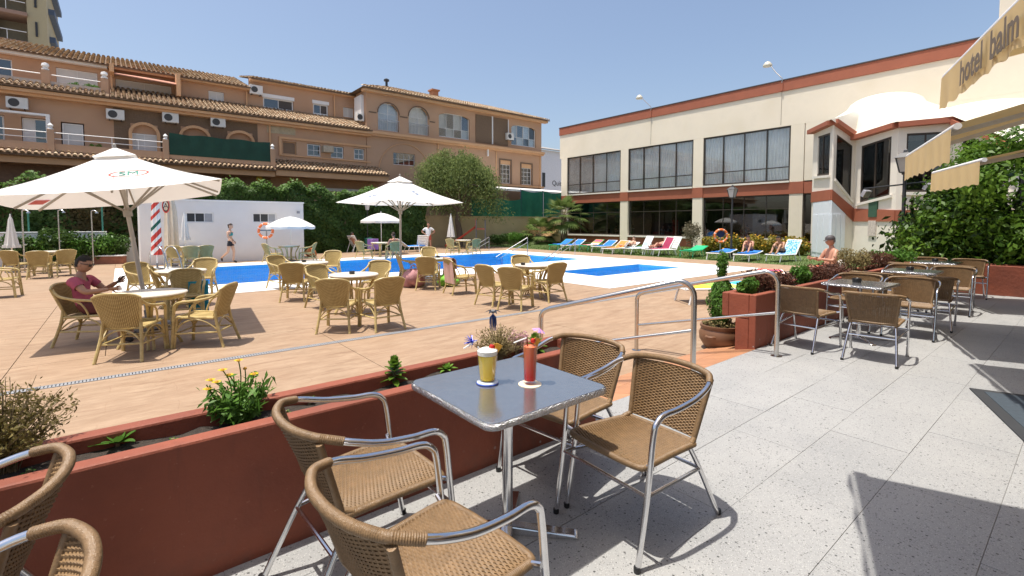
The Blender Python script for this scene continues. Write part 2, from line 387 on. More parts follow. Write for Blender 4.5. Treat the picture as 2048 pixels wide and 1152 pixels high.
# pool surround with two basins
def basin(name, x0, y0, x1, y1, zb, label):
    b = MB()
    b.add([(x0,y0,-.21),(x1,y0,-.21),(x1,y1,-.21),(x0,y1,-.21),(x0,y0,zb),(x1,y0,zb),(x1,y1,zb),(x0,y1,zb)], [(4,5,6,7),(0,4,5,1),(1,5,6,2),(2,6,7,3),(3,7,4,0)])
    tag(b.build(name, M_pool), kind='structure')
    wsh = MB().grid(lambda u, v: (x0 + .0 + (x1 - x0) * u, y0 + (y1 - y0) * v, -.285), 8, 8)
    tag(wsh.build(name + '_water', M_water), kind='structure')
PX0, PX1, PY0, PY1 = 1.5, 16.9, 15.3, 21.6
QX0, QX1, QY0, QY1 = 11.75, 16.6, 10.05, 12.05
basin('swimming_pool', PX0, PY0, PX1, PY1, -1.25, '')
basin('paddling_pool', QX0, QY0, QX1, QY1, -.65, '')
cp = tag(MB().box((CX0, CY0, -.34), (CX0 + .5, CY0 + .5, -.199)).build('pool_surround', M_coping), **ST)
def cop(x0, y0, x1, y1, nx, ny):
    for xa, xb in split(x0, x1, nx):
        for ya, yb in split(y0, y1, ny):
            if xa < CX0 + .1 and ya < CY0 + .1: xa2 = xa
            MB().box((xa + .002, ya + .002, -.34), (xb - .002, yb - .002, -.192)).build('coping_slab', M_coping, cp)
cop(CX0, CY0, CX1, PY0 + .0, 12, 2); cop(CX0, PY1, CX1, CY1, 12, 1)
cop(CX0, PY0, PX0, PY1, 1, 4); cop(PX1, PY0, CX1, PY1, 1, 4)
cop(KX0, KY0, CX1, QY0, 6, 1); cop(KX0, QY0, QX0, QY1, 1, 1); cop(QX1, QY0, CX1, QY1, 1, 1); cop(KX0, QY1, CX1, CY0, 6, 1)
# lawn towards the hotel
lw = MB().grid(lambda u, v: (20.82 + 9.1 * u, 3 + 27 * v, -.215 + .10 * u + .02 * math.sin(9 * v)), 8, 24)
tag(lw.build('lawn', M_grass), **ST)
n = 26000
bx = 20.9 + 8.9 * rng.random(n) ** 1.2; by = 3.5 + 25 * rng.random(n); bz = -.215 + .1 * (bx - 20.82) / 9.1
hh = .05 + .06 * rng.random(n); an = rng.random(n) * 6.283; wv = .012
V = np.zeros((n, 3, 3)); V[:, 0] = np.stack([bx - wv * np.cos(an), by - wv * np.sin(an), bz], 1); V[:, 1] = np.stack([bx + wv * np.cos(an), by + wv * np.sin(an), bz], 1)
V[:, 2] = np.stack([bx + .03 * (rng.random(n) - .5), by + .03 * (rng.random(n) - .5), bz + hh], 1)
o = npmesh(V, np.arange(3 * n).reshape(-1, 3), 'grass', leafmat('grass_blades', (.06, .13, .02), (.16, .24, .05), .4))
tag(o, 'short green grass in front of the cream hotel', 'grass', kind='stuff')

# ================================================================ PLANTERS, RAILS
def planter(name, x0, x1, y0, y1, zt, rim, label, foot=None):
    t = thing(name, ((x0 + x1) / 2, (y0 + y1) / 2, 0), 0, label, 'planter'); ox, oy = (x0 + x1) / 2, (y0 + y1) / 2
    def bx(n, a, b, mt=M_red, bev=.012): return MB().box((a[0]-ox, a[1]-oy, a[2]), (b[0]-ox, b[1]-oy, b[2])).build(n, mt, t, bevel=bev)
    bx('front_wall', (x0, y0, -.3), (x1, y0 + rim, zt)); bx('back_wall', (x0, y1 - rim, .34 if foot else -.3), (x1, y1, zt - .004))
    zb = .342 if foot else -.3
    if foot: bx('footing', (x0 + .003, y0 + rim, -.3), (x1, y0 + foot, .341))
    bx('end_wall', (x0, y0 + rim, zb), (x0 + rim, y1 - rim, zt - .002)); bx('end_wall', (x1 - rim, y0 + rim, zb), (x1, y1 - rim, zt - .002))
    nu = int((x1 - x0) * 14)
    s = MB().grid(lambda u, v: (x0 + rim + (x1 - x0 - 2*rim) * u - ox, y0 + rim + (y1 - y0 - 2*rim) * v - oy,
                  zt - .075 + .012 * math.sin(u * nu * .9 + 3*v) * math.sin(v * 5 + u * 37) + random.uniform(-.01, .01)), nu, 8)
    s.build('soil', M_soil, t, smooth=True)
    return t
pl1 = planter('planter', -4, 2.72, 2.335, 2.76, .6, .085, 'long oxide red planter running beside the foreground table and chairs')
pl2 = planter('planter', 5.84, 13.6, 2.56, 2.98, .64, .085, 'oxide red planter with purple shrubs behind the right hand tables', .25)
def handrail(near, far, zn, zf, label):
    n, f = Vector(near), Vector(far)
    t = thing('handrail', n, 0, label, 'handrail', 'steel handrails on either side of the ramp')
    d = f - n; d.z = 0; L_ = d.length; d.normalize(); hz = f.z - n.z
    r = .026
    path = [(0, 0, 0), (0, 0, zn - .16)]
    for a in range(1, 7):
        q = R(15 * a); path.append(tuple(d * (.14 * (1 - math.cos(q))) + Vector((0, 0, zn - .16 + .14 * math.sin(q)))))
    path.append(tuple(d * (L_ - .12) + Vector((0, 0, zf + hz + .03))))
    for a in range(1, 7):
        q = R(15 * a); path.append(tuple(d * (L_ - .12 + .10 * math.sin(q)) + Vector((0, 0, zf + hz + .02 - .10 * (1 - math.cos(q))))))
    path.append(tuple(d * (L_ - .02) + Vector((0, 0, hz))))
    MB().tube(path, r, 14).build('rail', M_steel, t, smooth=True)
    MB().tube([d * .02 + Vector((0, 0, zn - .48)), d * (L_ - .03) + Vector((0, 0, zf + hz - .42))], .016, 10).build('middle_rail', M_steel, t, smooth=True)
    for p in (Vector((0, 0, .0)), d * (L_ - .02) + Vector((0, 0, hz))):
        MB().lathe([(.06, 0), (.06, .006), (.03, .014), (.03, .02)], 18, p).build('base_flange', M_steel, t, smooth=True)
    return t
handrail((5.69, 2.26, .0), (5.3, 3.89, -.2), .97, .76, 'steel handrail whose near post stands beside the right red planter')
handrail((4.14, 2.38, .0), (3.47, 3.79, -.2), .97, .76, 'steel handrail nearer the foreground table, left side of ramp')
# ================================================================ BUILDINGS
def plane(O, U, Nn):
    O, U, Nn = Vector(O), Vector(U), Vector(Nn)
    return lambda u, z, d=0: O + U * u + Nn * d + Vector((0, 0, z))
def hx(mb, pt, u0, u1, z0, z1, d0, d1):
    return mb.hexa([pt(u0, z0, d1), pt(u1, z0, d1), pt(u1, z0, d0), pt(u0, z0, d0), pt(u0, z1, d1), pt(u1, z1, d1), pt(u1, z1, d0), pt(u0, z1, d0)])
def wall(mb, pt, u0, u1, z0, z1, ops, depth=.25):
    us = sorted({u0, u1, *[q for o in ops for q in o[:2]]}); zs = sorted({z0, z1, *[q for o in ops for q in o[2:4]]})
    for i in range(len(us) - 1):
        for j in range(len(zs) - 1):
            uc, zc = (us[i] + us[i+1]) / 2, (zs[j] + zs[j+1]) / 2
            if any(o[0] < uc < o[1] and o[2] < zc < o[3] for o in ops): continue
            mb.add([pt(us[i], zs[j]), pt(us[i+1], zs[j]), pt(us[i+1], zs[j+1]), pt(us[i], zs[j+1])], [(0, 1, 2, 3)])
    for o in ops:
        c = [(o[0], o[2]), (o[1], o[2]), (o[1], o[3]), (o[0], o[3])]
        for k in range(4):
            a, b = c[k], c[(k + 1) % 4]
            mb.add([pt(*a), pt(*b), pt(*b, -depth), pt(*a, -depth)], [(0, 1, 2, 3)])
        if len(o) > 4:                                   # arched head: fill the corners above the curve
            u_, w_, rise = (o[0] + o[1]) / 2, (o[1] - o[0]) / 2, o[4]; zs_ = o[3] - rise; n = 10
            arc = [(u_ - w_ * math.cos(math.pi * k / n), zs_ + rise * math.sin(math.pi * k / n)) for k in range(n + 1)]
            for k in range(n):
                top = o[3] + 0
                mb.add([pt(*arc[k], .001), pt(*arc[k+1], .001), pt(arc[k+1][0], top, .001), pt(arc[k][0], top, .001)], [(0, 1, 2, 3)])
                mb.add([pt(*arc[k], .001), pt(*arc[k+1], .001), pt(*arc[k+1], -depth), pt(*arc[k], -depth)], [(0, 1, 2, 3)])
    return mb
def window(parent, pt, u0, u1, z0, z1, cols, rows, fm, pm_, fw=.06, d=-.12, name='window', rowz=None, sill=None, arch=0):
    mb = MB(); t = .05
    hx(mb, pt, u0, u0 + fw, z0, z1, d - t, d); hx(mb, pt, u1 - fw, u1, z0, z1, d - t, d)
    hx(mb, pt, u0 + fw, u1 - fw, z0, z0 + fw, d - t, d); hx(mb, pt, u0 + fw, u1 - fw, z1 - fw, z1, d - t, d)
    us = [u0 + (u1 - u0) * i / cols for i in range(cols + 1)]
    zs = rowz and [z0, *rowz, z1] or [z0 + (z1 - z0) * j / rows for j in range(rows + 1)]
    mw = fw * .6
    for u in us[1:-1]: hx(mb, pt, u - mw / 2, u + mw / 2, z0 + fw, z1 - fw, d - t + .004, d - .003)
    for z in zs[1:-1]: hx(mb, pt, u0 + fw, u1 - fw, z - mw / 2, z + mw / 2, d - t + .008, d - .006)
    w = mb.build(name, fm, parent)
    for i in range(cols):
        for j in range(len(zs) - 1):
            p = MB(); hx(p, pt, us[i] + .01, us[i+1] - .01, zs[j] + .01, zs[j+1] - .01, d - .032, d - .024)
            p.build('pane', pm_[(i + j) % len(pm_)] if isinstance(pm_, list) else pm_, w)
    if sill:
        s = MB(); hx(s, pt, u0 - .08, u1 + .08, z0 - .07, z0 - .002, -.05, .08); s.build('sill', sill, w)
    return w
def part(name, mat, parent, *boxes, bevel=0, kind=None):
    mb = MB()
    for a, b in boxes: mb.box(a, b)
    o = mb.build(name, mat, parent, bevel=bevel)
    if kind: o['kind'] = kind
    return o
M_cream = pm('cream_render', (.76, .68, .545), .8, var=.05, scale=1.2, bump=.1, bscale=30, col2=(.68, .60, .46), mixscale=.6, mixlo=.5, mixhi=.75)
M_hred = pm('red_band_paint', (.34, .105, .055), .7, var=.10, scale=1.5, bump=.1, bscale=20)
M_brown = pm('bronze_window_frame', (.055, .042, .032), .5, .3, var=.1)
M_sill = pm('pale_sill', (.72, .68, .60), .6, var=.06)
G_dark = glassmat('restaurant_glass', (.72, .74, .74), .01, 1.1, .05)
G_up = glassmat('curtain_glass', (.96, .98, .985), .01, .55, .05)
M_curt = pm('sheer_curtain', (.86, .86, .86), .9, var=.12, scale=1.5, twoside=.25)
M_wood = pm('dark_wood', (.06, .032, .018), .6, var=.2)
# ---- hotel wing across the lawn
ht = thing('hotel_building', (30, 17, -.2), 0, 'cream two storey hotel wing with red bands and wide curtained windows', 'building')
ht.location = (0, 0, 0)
hp = plane((30, 30.15, 0), (0, -1, 0), (-1, 0, 0))
PIL = [29.62, 23.2, 17.15, 11.1]; pw = .72
m = MB(); hx(m, hp, 0, 34, 7.1, 9.1, -.5, 0); m.build('upper_wall', M_cream, ht)
m = MB(); hx(m, hp, 19.45, 34, 3.9, 7.098, -.5, -.002); m.build('plain_wall', M_cream, ht)
m = MB(); hx(m, hp, -.05, 34.05, 9.1, 9.72, -.55, .06); m.build('parapet', M_hred, ht, bevel=.02)
m = MB(); hx(m, hp, -.07, 34.07, 9.722, 9.78, -.57, .09); m.build('parapet_cap', pm('dark_cap', (.07, .06, .06), .6), ht)
m = MB(); hx(m, hp, 0, 34, 3.18, 3.84, -.5, -.02); m.build('red_band', M_hred, ht)
m = MB(); hx(m, hp, 0, 34, -.25, .45, -.5, -.03); m.build('red_plinth', M_hred, ht)
for yc in PIL:
    u = 30.15 - yc
    m = MB(); hx(m, hp, u - pw/2, u + pw/2, 3.85, 7.098, -.5, .0); m.build('pillar', M_cream, ht, bevel=.015)
    m = MB(); hx(m, hp, u - pw/2, u + pw/2, -.25, 3.178, -.5, .004); m.build('pillar', M_cream, ht, bevel=.015)
    m = MB(); hx(m, hp, u - pw/2 - .02, u + pw/2 + .02, 3.182, 3.838, -.4, .03); m.build('pillar_band', M_hred, ht)
bays = [(30.15 - PIL[i] + pw/2, 30.15 - PIL[i+1] - pw/2) for i in range(3)]
for i, (a, b) in enumerate(bays):
    w = window(ht, hp, a, b, 3.95, 7.09, 4, 2, M_brown, G_up, .09, -.05, rowz=[4.75])
    m = MB(); hx(m, hp, a, b, 3.845, 3.945, -.3, .07); m.build('sill', M_sill, w)
    nf = 64
    for k in range(4):
        c0, c1 = a + (b - a) * k / 4 + .03, a + (b - a) * (k + 1) / 4 - .03
        ph = random.random() * 6
        cm = MB().grid(lambda u, v: hp(c0 + (c1 - c0) * u, 4.0 + 3.08 * v, -.17 + .04 * math.sin(u * 44 + ph + .5*math.sin(u*9+ph)) * (1 - .35 * v)), nf, 3)
        cm.build('curtain', M_curt, w, smooth=True)
    w = window(ht, hp, a, b, .56, 3.178, 4, 2, M_brown, G_dark, .08, -.18, rowz=[2.35])
    m = MB(); hx(m, hp, a, b, .452, .555, -.3, .09); m.build('sill', M_sill, w)
a, b = 30.15 - PIL[3] + pw/2, 21.2
w = window(ht, hp, a, b, .1, 3.178, 2, 1, M_brown, G_dark, .09, -.18)
part('door_wall', M_cream, ht, ((29.7, 3.0, -.25), (30.0, 8.95, 3.9)))
# inside of the restaurant
part('roof_slab', pm('flat_roof', (.35, .33, .30), .9), ht, ((30.5, -4, 9.05), (43, 30.1, 9.25)))
part('end_wall', M_cream, ht, ((30.5, 29.85, -.25), (43, 30.149, 9.05)))
part('floor', pm('restaurant_floor', (.12, .075, .05), .4), ht, ((30.45, -4, -.2), (43, 29.8, .08)))
part('ceiling', pm('restaurant_ceiling', (.35, .34, .32), .8), ht, ((30.45, -4, 3.2), (43, 29.8, 3.7)))
part('upper_back_wall', pm('inner_wall', (.30, .27, .24), .8), ht, ((33.5, -4, 3.71), (33.7, 29.8, 9.0)))
part('back_wall', pm('panelled_wall', (.10, .07, .05), .7), ht, ((39.5, -4, .09), (39.7, 29.8, 3.19)))
for yy in (12.2, 14.6, 16.0, 19.5, 21.6, 25):
    part('inner_window', pm('daylight_blind', (.85, .83, .74), .8), ht, ((39.40, yy, 1.5), (39.49, yy + .75, 2.5)))
# roof lamps on bent arms
def rooflamp(y, y2, z2, label):
    t = thing('roof_lamp', (30.02, y, 9.4), 0, label, 'lamp', 'floodlights on the hotel parapet')
    MB().box((-.13, -.06, -.25), (-.085, .06, .25)).build('wall_plate', M_hred, t)
    ar = [(-.12, 0, .2), (-.12, 0, .45), (-.02, (y2-y)*.45, .95), (.1, (y2-y)*.9, z2 - 9.4)]
    MB().tube(smooth_path(ar, 6), .028, 8).build('arm', M_steel, t, smooth=True)
    MB().lathe([(.03, .17), (.13, .12), (.24, -.02), (.26, -.10), (.25, -.13), (.02, -.14)], 20, (.12, (y2-y), z2 - 9.42)).build('lamp_head', pm('enamel_lamp', (.55, .52, .42), .35), t, smooth=True)
    MB().tube([(-.08, .02, -.25), (-.033, .02, -.3), (-.033, .03, -2.2)], .01, 5).build('cable', pm('grey_cable', (.3, .27, .23), .7), t)
rooflamp(20.83, 22.0, 10.85, 'small round floodlight on a bent arm on hotel parapet, left of two')
rooflamp(11.98, 12.9, 10.95, 'round floodlight on a bent arm on hotel parapet, right of two')

# ---- domed pavilion with zigzag walls
pv = thing('pavilion', (26, 6, -.2), 0, 'cream pavilion with zigzag walls and a white domed roof', 'building'); pv.location = (0, 0, 0)
def onX(px, X):
    d = ray(px, 446); return Vector((X, d.y * X / d.x, 0))
vs = [onX(1622, 26.6), onX(1661, 24.6), onX(1706, 25.6), onX(1790, 23.6), onX(1900, 24.2), onX(2030, 22.5)]
eav = [268, 250, 281, 256, 246, 300]
zE = [zat(v.x, v.y, e) + .0 for v, e in zip(vs, eav)]
wtop = [276, 263, 296, 268, 262, 312]; wbot = [353, 351, 409, 384, 384, 380]
wbotR = [349, 406, 387, 384, 384, 380]
bt = [384, 379, 417, 420, 420, 420]; bb = [405, 400, 443, 443, 443, 443]
def facetmesh(i, z0a, z1a, z0b, z1b, d0, d1, ua=0, ub=1):
    a, b = vs[i], vs[i+1]; dr_ = (b - a); n = Vector((dr_.y, -dr_.x, 0)).normalized()
    if n.x > 0: n = -n
    p = a + dr_ * ua; q = a + dr_ * ub
    def L_(za, zb, t): return za + (zb - za) * t
    Z = lambda c, d_, t: Vector((0, 0, L_(c, d_, t)))
    return MB().hexa([p + n*d1 + Z(z0a, z0b, ua), q + n*d1 + Z(z0a, z0b, ub), q + n*d0 + Z(z0a, z0b, ub), p + n*d0 + Z(z0a, z0b, ua),
                      p + n*d1 + Z(z1a, z1b, ua), q + n*d1 + Z(z1a, z1b, ub), q + n*d0 + Z(z1a, z1b, ub), p + n*d0 + Z(z1a, z1b, ua)])
M_pav = pm('pale_render', (.76, .70, .60), .8, var=.05, scale=1.5, bump=.1, bscale=30)
for i in range(5):
    a, b = vs[i], vs[i+1]
    zw0a, zw0b = zat(a.x, a.y, wbot[i]), zat(b.x, b.y, wbotR[i])
    zw1a, zw1b = zat(a.x, a.y, wtop[i]), zat(b.x, b.y, wtop[i+1])
    ba, bb_ = (zat(a.x, a.y, bt[i]), zat(b.x, b.y, bt[i+1])), (zat(a.x, a.y, bb[i]), zat(b.x, b.y, bb[i+1]))
    facetmesh(i, -.25, zw0a, -.25, zw0b, -.04, 0).build('wall_panel', M_pav, pv)
    facetmesh(i, zw1a, zE[i], zw1b, zE[i+1], -.04, 0).build('lintel', M_pav, pv)
    facetmesh(i, zw0a + .002, zw1a, zw0b + .002, zw1b, -.05, .002, 0, .16 if i else .25).build('corner_pillar', M_pav, pv)
    facetmesh(i, zw0a + .002, zw1a, zw0b + .002, zw1b, -.05, .002, .86, 1).build('corner_pillar', M_pav, pv)
    facetmesh(i, bb_[0], ba[0], bb_[1], ba[1], .0, .04).build('red_band', M_hred, pv)
    facetmesh(i, zw0a - .12, zw0a - .01, zw0b - .12, zw0b - .01, .001, .09, .1, .92).build('sill', M_sill, pv)
    wf = facetmesh(i, zw0a + .004, zw0a + .08, zw0b + .004, zw0b + .08, -.055, -.012, .16, .86); k = facetmesh(i, zw1a - .08, zw1a - .003, zw1b - .08, zw1b - .003, -.055, -.012, .16, .86); wf.add(k.v, k.f)
    for uu in ((.16, .19), (.83, .86), (.49, .52)) if i != 1 else ((.16, .19), (.83, .86)):
        k = facetmesh(i, zw0a + .08, zw1a - .08, zw0b + .08, zw1b - .08, -.055, -.012, *uu); wf.add(k.v, k.f)
    w = wf.build('window', M_brown, pv)
    facetmesh(i, zw0a + .02, zw1a - .02, zw0b + .02, zw1b - .02, -.045, -.037, .17, .85).build('pane', G_dark, w)
    ov = facetmesh(i, zE[i] + .002, zE[i] + .20, zE[i+1] + .002, zE[i+1] + .20, -.06, .28, -.03, 1.03)
    ov.build('eave_board', M_hred, pv)
# white service door with panels, on the two left facets
for i, (za, zb) in enumerate(((bb[0], bb[1]), (bb[1], bb[2]))):
    a, b = vs[i], vs[i+1]
    u0, u1 = ((.12, 1.0), (0, .62))[i]
    facetmesh(i, -.2, zat(a.x, a.y, za) - .02, -.2, zat(b.x, b.y, zb) - .02, .0, .03, u0, u1).build('white_door_panel', pm('door_white', (.72, .76, .80), .6, var=.04), pv)
    for k in range(3):
        w_ = (u1 - u0) / 3
        facetmesh(i, .1, 1.9, .1, 1.9, .031, .05, u0 + w_ * k + .06*w_, u0 + w_ * (k + 1) - .06*w_).build('door_leaf', MATS['door_white'], pv)
facetmesh(2, 1.75, 2.55, 1.75, 2.55, .002, .06, .42, .62).build('notice_board', pm('green_board', (.04, .10, .06), .5), pv)
facetmesh(2, .95, 1.6, .95, 1.6, .002, .05, .42, .60).build('notice_sheet', pm('faded_sheet', (.55, .48, .42), .8, var=.3, scale=14), pv)
# inner dark core, and the plaster domes
core = [v + Vector((1.2, 0, 0)) for v in vs] + [Vector((33, -2.0, 0)), Vector((33, 9.2, 0))]
MB().prism([(p.x, p.y, -.2) for p in core], (0, 0, 5.0)).build('stair_core', pm('inner_dark', (.06, .05, .045), .8), pv)
M_dome = pm('dome_plaster', (.64, .60, .51), .75, var=.04, scale=1.5, bump=.25, bscale=6, col2=(.72, .60, .36), mixscale=.9, mixlo=.62, mixhi=.75)
def dome(ring, apex, n=22, k0=.44, hs=.66):
    """tent-like skirt from the eaves that turns into a round dome"""
    k = len(ring); vv = []; ff = []; rm = sum((Vector((p.x - apex.x, p.y - apex.y, 0))).length for p in ring) / k; zm = sum(p.z for p in ring) / k
    for j in range(n + 1):
        t = j / n; r = 1 - t
        if r > k0: w = (1 - r) / (1 - k0); h = hs * (w ** 1.12)
        else: q = r / k0; w = 1; h = hs + (1 - hs) * math.sqrt(max(0, 1 - q * q)) * 1.0
        w = w * w * (3 - 2 * w)
        for p in ring:
            d = Vector((p.x - apex.x, p.y - apex.y, 0)); c = d.normalized() * rm; e = d.lerp(c, w) * r; zb = p.z + (zm - p.z) * w
            vv.append((apex.x + e.x, apex.y + e.y, zb + (apex.z - zb) * h))
    for j in range(n):
        for i in range(k):
            ff.append((j*k+i, j*k+(i+1) % k, (j+1)*k+(i+1) % k, (j+1)*k+i))
    return MB().add(vv, ff)
def ringsub(pts, m=5):
    out = []
    for i in range(len(pts)):
        a, b = pts[i], pts[(i+1) % len(pts)]
        out += [a.lerp(b, j / m) for j in range(m)]
    return out
def eave(i, o=.34): return Vector((vs[i].x - o, vs[i].y, zE[i] + .204))
apx = onX(1762, 27.5); apx.z = zat(apx.x, apx.y, 189)
dome(ringsub([eave(0), eave(1), eave(2), eave(3), Vector((26.5, 2.4, eave(3).z)), Vector((30.5, 3.5, eave(3).z)), Vector((31, 7.5, eave(0).z)), Vector((28.5, 8.9, eave(0).z))]), apx).build('roof', M_dome, pv, smooth=True)
apx = onX(1960, 26); apx.z = zat(apx.x, apx.y, 206)
dome(ringsub([eave(3) + Vector((.3, 0, -.004)), eave(4), eave(5), Vector((24, -1.5, eave(4).z - .3)), Vector((29, -2, eave(4).z)), Vector((30, 3, eave(4).z)), Vector((27.5, 4.3, eave(4).z))]), apx).build('roof', M_dome, pv, smooth=True)

# ---- terrace-side wing that carries the awnings (beside and behind the camera)
AW = Vector((math.cos(R(20)), math.sin(R(20)), 0)); AN = Vector((AW.y, -AW.x, 0))
tw = thing('hotel_building', (6, -2, 0), 0, 'unseen hotel wing behind the awnings, front darkened to cut bounce light', 'building'); tw.location = (0, 0, 0)
wp = plane(Vector((6.76, .98, 0)) + AN * 3.35, AW, -AN)
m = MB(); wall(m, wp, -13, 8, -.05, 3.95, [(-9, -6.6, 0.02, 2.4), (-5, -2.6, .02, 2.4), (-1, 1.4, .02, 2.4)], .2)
hx(m, wp, -13, 8, 3.95, 4.3, -6, .0); m.build('wall', pm('bounce_cut_front', (.16, .10, .06), .7, var=.15), tw)  # unseen wall, made dark and long to cut bounce and sky fill
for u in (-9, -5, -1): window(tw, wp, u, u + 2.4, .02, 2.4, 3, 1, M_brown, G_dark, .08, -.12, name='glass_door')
m = MB(); hx(m, wp, -13, 8, -.04, 3.9, -3.4, -3.2); m.build('inner_wall', MATS['inner_wall'], tw)
yc = onX(1978, 36).y
part('tall_block', M_cream, ht, ((36, yc - 9, 3), (43, yc, 26)))
# ---- apartment row behind the hedge
def islandmat(name, cols, rough=.8, bump=0):
    m, N, L, b, pos = posmat(name)
    g = N.new('ShaderNodeNewGeometry'); cr = N.new('ShaderNodeValToRGB'); e = cr.color_ramp.elements
    for i, c in enumerate(cols):
        if i < 2: q = e[i]; q.position = i / (len(cols) - 1)
        else: q = e.new(i / (len(cols) - 1))
        q.color = (*c, 1)
    for i in range(len(cols)): cr.color_ramp.elements[i].position = i / (len(cols) - 1)
    L.new(g.outputs['Random Per Island'], cr.inputs[0])
    cur = mixc(N, L, mapr(N, L, nz(N, L, pos, 9, 5), .45, .8, 0, .7), cr.outputs[0], (.10, .08, .055))
    L.new(cur, b.inputs['Base Color']); b.inputs['Roughness'].default_value = rough; return m
M_tile = islandmat('clay_roof_tile', [(.46, .34, .22), (.38, .24, .14), (.54, .43, .30), (.44, .31, .19), (.28, .20, .13)])
M_och = pm('ochre_render', (.49, .312, .20), .85, var=.08, scale=1, bump=.12, bscale=25, col2=(.42, .255, .16), mixscale=.5, mixlo=.45, mixhi=.7)
M_och2 = pm('ochre_trim', (.62, .37, .20), .8, var=.05, scale=1.5)
M_brick = pm('brown_brick', (.17, .115, .075), .9, var=.2, scale=12, bump=.5, bscale=40)
M_wf = pm('white_window_frame', (.75, .75, .74), .45, var=.03)
G_apt = glassmat('apartment_glass', (.58, .62, .66), .02, 1.2, .10)
M_shut = pm('roller_shutter', (.62, .62, .60), .6, var=.05, bump=.4, bscale=1, stretch=(.1, .1, 30))
M_inn = pm('apartment_inside', (.09, .08, .075), .9)
M_net = pm('green_screen_cloth', (.010, .055, .035), .8, var=.25, scale=2)
def tiles(parent, x0, x1, ya, za, yb, zb, name='roof', sp=.235, rl=.36, hip=0):
    """barrel tiles from the eave (ya,za) up to the ridge (yb,zb)"""
    L_ = math.hypot(yb - ya, zb - za); e = Vector((0, (yb - ya) / L_, (zb - za) / L_)); nrm = Vector((0, -e.z, e.y))
    base = MB()
    hl = hip * 1.0
    base.add([(x0, ya, za), (x1, ya, za), (x1 - hl, yb, zb), (x0 + hl, yb, zb)], [(0, 1, 2, 3)])
    base.add([(x0, ya, za - .1), (x1, ya, za - .1), (x1, ya, za), (x0, ya, za)], [(0, 1, 2, 3)])
    rf = base.build(name, pm('tile_channel', (.16, .10, .06), .9, var=.2), parent)
    V = []; F = []; n = 5; nr = max(1, int(L_ / rl)); nc = int((x1 - x0) / sp)
    for r in range(nr + 1):
        s0 = -.06 + r * L_ / (nr + .0) * .98
        if s0 > L_: break
        ins = hip * min(1, s0 / L_)
        for c in range(nc):
            xc = x0 + (c + .5) * sp
            if xc < x0 + ins or xc > x1 - ins: continue
            jx = random.uniform(-.012, .012); k0 = len(V); jl = random.uniform(-.03, .03); jr = random.uniform(-.012, .012)
            for (s, rad, lift) in ((s0 + jl, .088, .045), (s0 + rl * 1.12 + jl, .068, .012)):
                for k in range(n + 1):
                    a = math.pi * k / n
                    p = Vector((xc + jx - rad * math.cos(a), ya, za)) + e * s + nrm * (lift + (rad + jr) * math.sin(a))
                    V.append(tuple(p))
            F += [(k0 + k, k0 + k + 1, k0 + n + 2 + k, k0 + n + 1 + k) for k in range(n)]
            F.append((k0, k0 + 1, k0 + 4, k0 + 5)); F.append((k0 + 1, k0 + 2, k0 + 3, k0 + 4))
    o = npmesh(V, F, 'roof_tiles', M_tile, rf); o['kind'] = 'stuff'
    return rf
def acunit(parent, x, z, y=34.6, w=.78, h=.55):
    d = .32
    o = part('air_conditioner', pm('ac_casing', (.66, .65, .62), .5, var=.06), parent, ((x - w/2, y - d - .1, z - h/2), (x + w/2, y - .1, z + h/2)), bevel=.02)
    MB().lathe([(.20, 0), (.20, .012), (.04, .016)], 20).xf(Matrix.Translation((x - w * .14, y - d - .101, z)) @ Matrix.Rotation(R(90), 4, 'X')).build('fan_grille', pm('ac_fan', (.05, .05, .05), .6), o)
    part('bracket', M_dark, o, ((x - w*.35, y - d - .08, z - h/2 - .05), (x - w*.30, y - .001, z - h/2 - .003)), ((x + w*.30, y - d - .08, z - h/2 - .05), (x + w*.35, y - .001, z - h/2 - .003)))
ap = thing('apartment_building', (0, 0, 0), 0, 'long ochre apartment row with tiled roofs and balconies behind the hedge', 'building')
ax = plane((0, 34.6, 0), (1, 0, 0), (0, -1, 0)); at = plane((0, 37, 0), (1, 0, 0), (0, -1, 0))
XL = -14.
# mid-storey wall with openings
arch = [(.62, 1.85, 5.3, 7.1, .55), (2.95, 4.35, 5.3, 7.22, .55), (5.35, 6.75, 5.3, 7.22, .55)]
rects = [(-2.25, -1.33, 5.15, 6.8), (-4.9, -4.3, 5.3, 6.85), (-3.7, -2.75, 5.3, 6.85), (8.53, 9.4, 6.1, 6.95), (10.1, 12.62, 6.12, 6.95), (13.37, 14.15, 6.15, 6.95), (-9, -6, 5.3, 6.9)]
m = MB(); wall(m, ax, XL, 14.3, -.3, 8.5, arch + rects, .22); m.build('wall', M_och, ap)
part('inner_wall', M_inn, ap, ((XL, 35.4, 0), (14.2, 35.5, 8.2)))
# brick-faced strip behind the arches
m = MB(); wall(m, plane((0, 34.59, 0), (1, 0, 0), (0, -1, 0)), -.1, 7.05, 5.2, 7.9, [(a[0], a[1], a[2], a[3]) for a in arch], .01); m.build('brick_panel', M_brick, ap)
for a in arch:
    u_, w_ = (a[0] + a[1]) / 2, (a[1] - a[0]) / 2; mb = MB(); n = 14
    pts = [(u_ - w_ - .02, a[2])] + [(u_ - (w_ + .02) * math.cos(math.pi * k / n), a[3] - a[4] + (a[4] + .02) * math.sin(math.pi * k / n)) for k in range(n + 1)] + [(u_ + w_ + .02, a[2])]
    for p, q in zip(pts, pts[1:]):
        mb.bar(ax(*p, .06), ax(*q, .06), .16, .2, up=(0, 1, 0))
    mb.build('arch_moulding', M_och2, ap)
    w = window(ap, ax, a[0] + .02, a[1] - .02, a[2] + .05, a[3] - a[4] + .02, 2, 1, M_wf, MATS.get('roller_shutter'), .06, -.12)
    m = MB(); hx(m, ax, a[0], a[1], a[3] - a[4] + .03, a[3], -.14, -.10); m.build('arch_panel', M_och, ap)
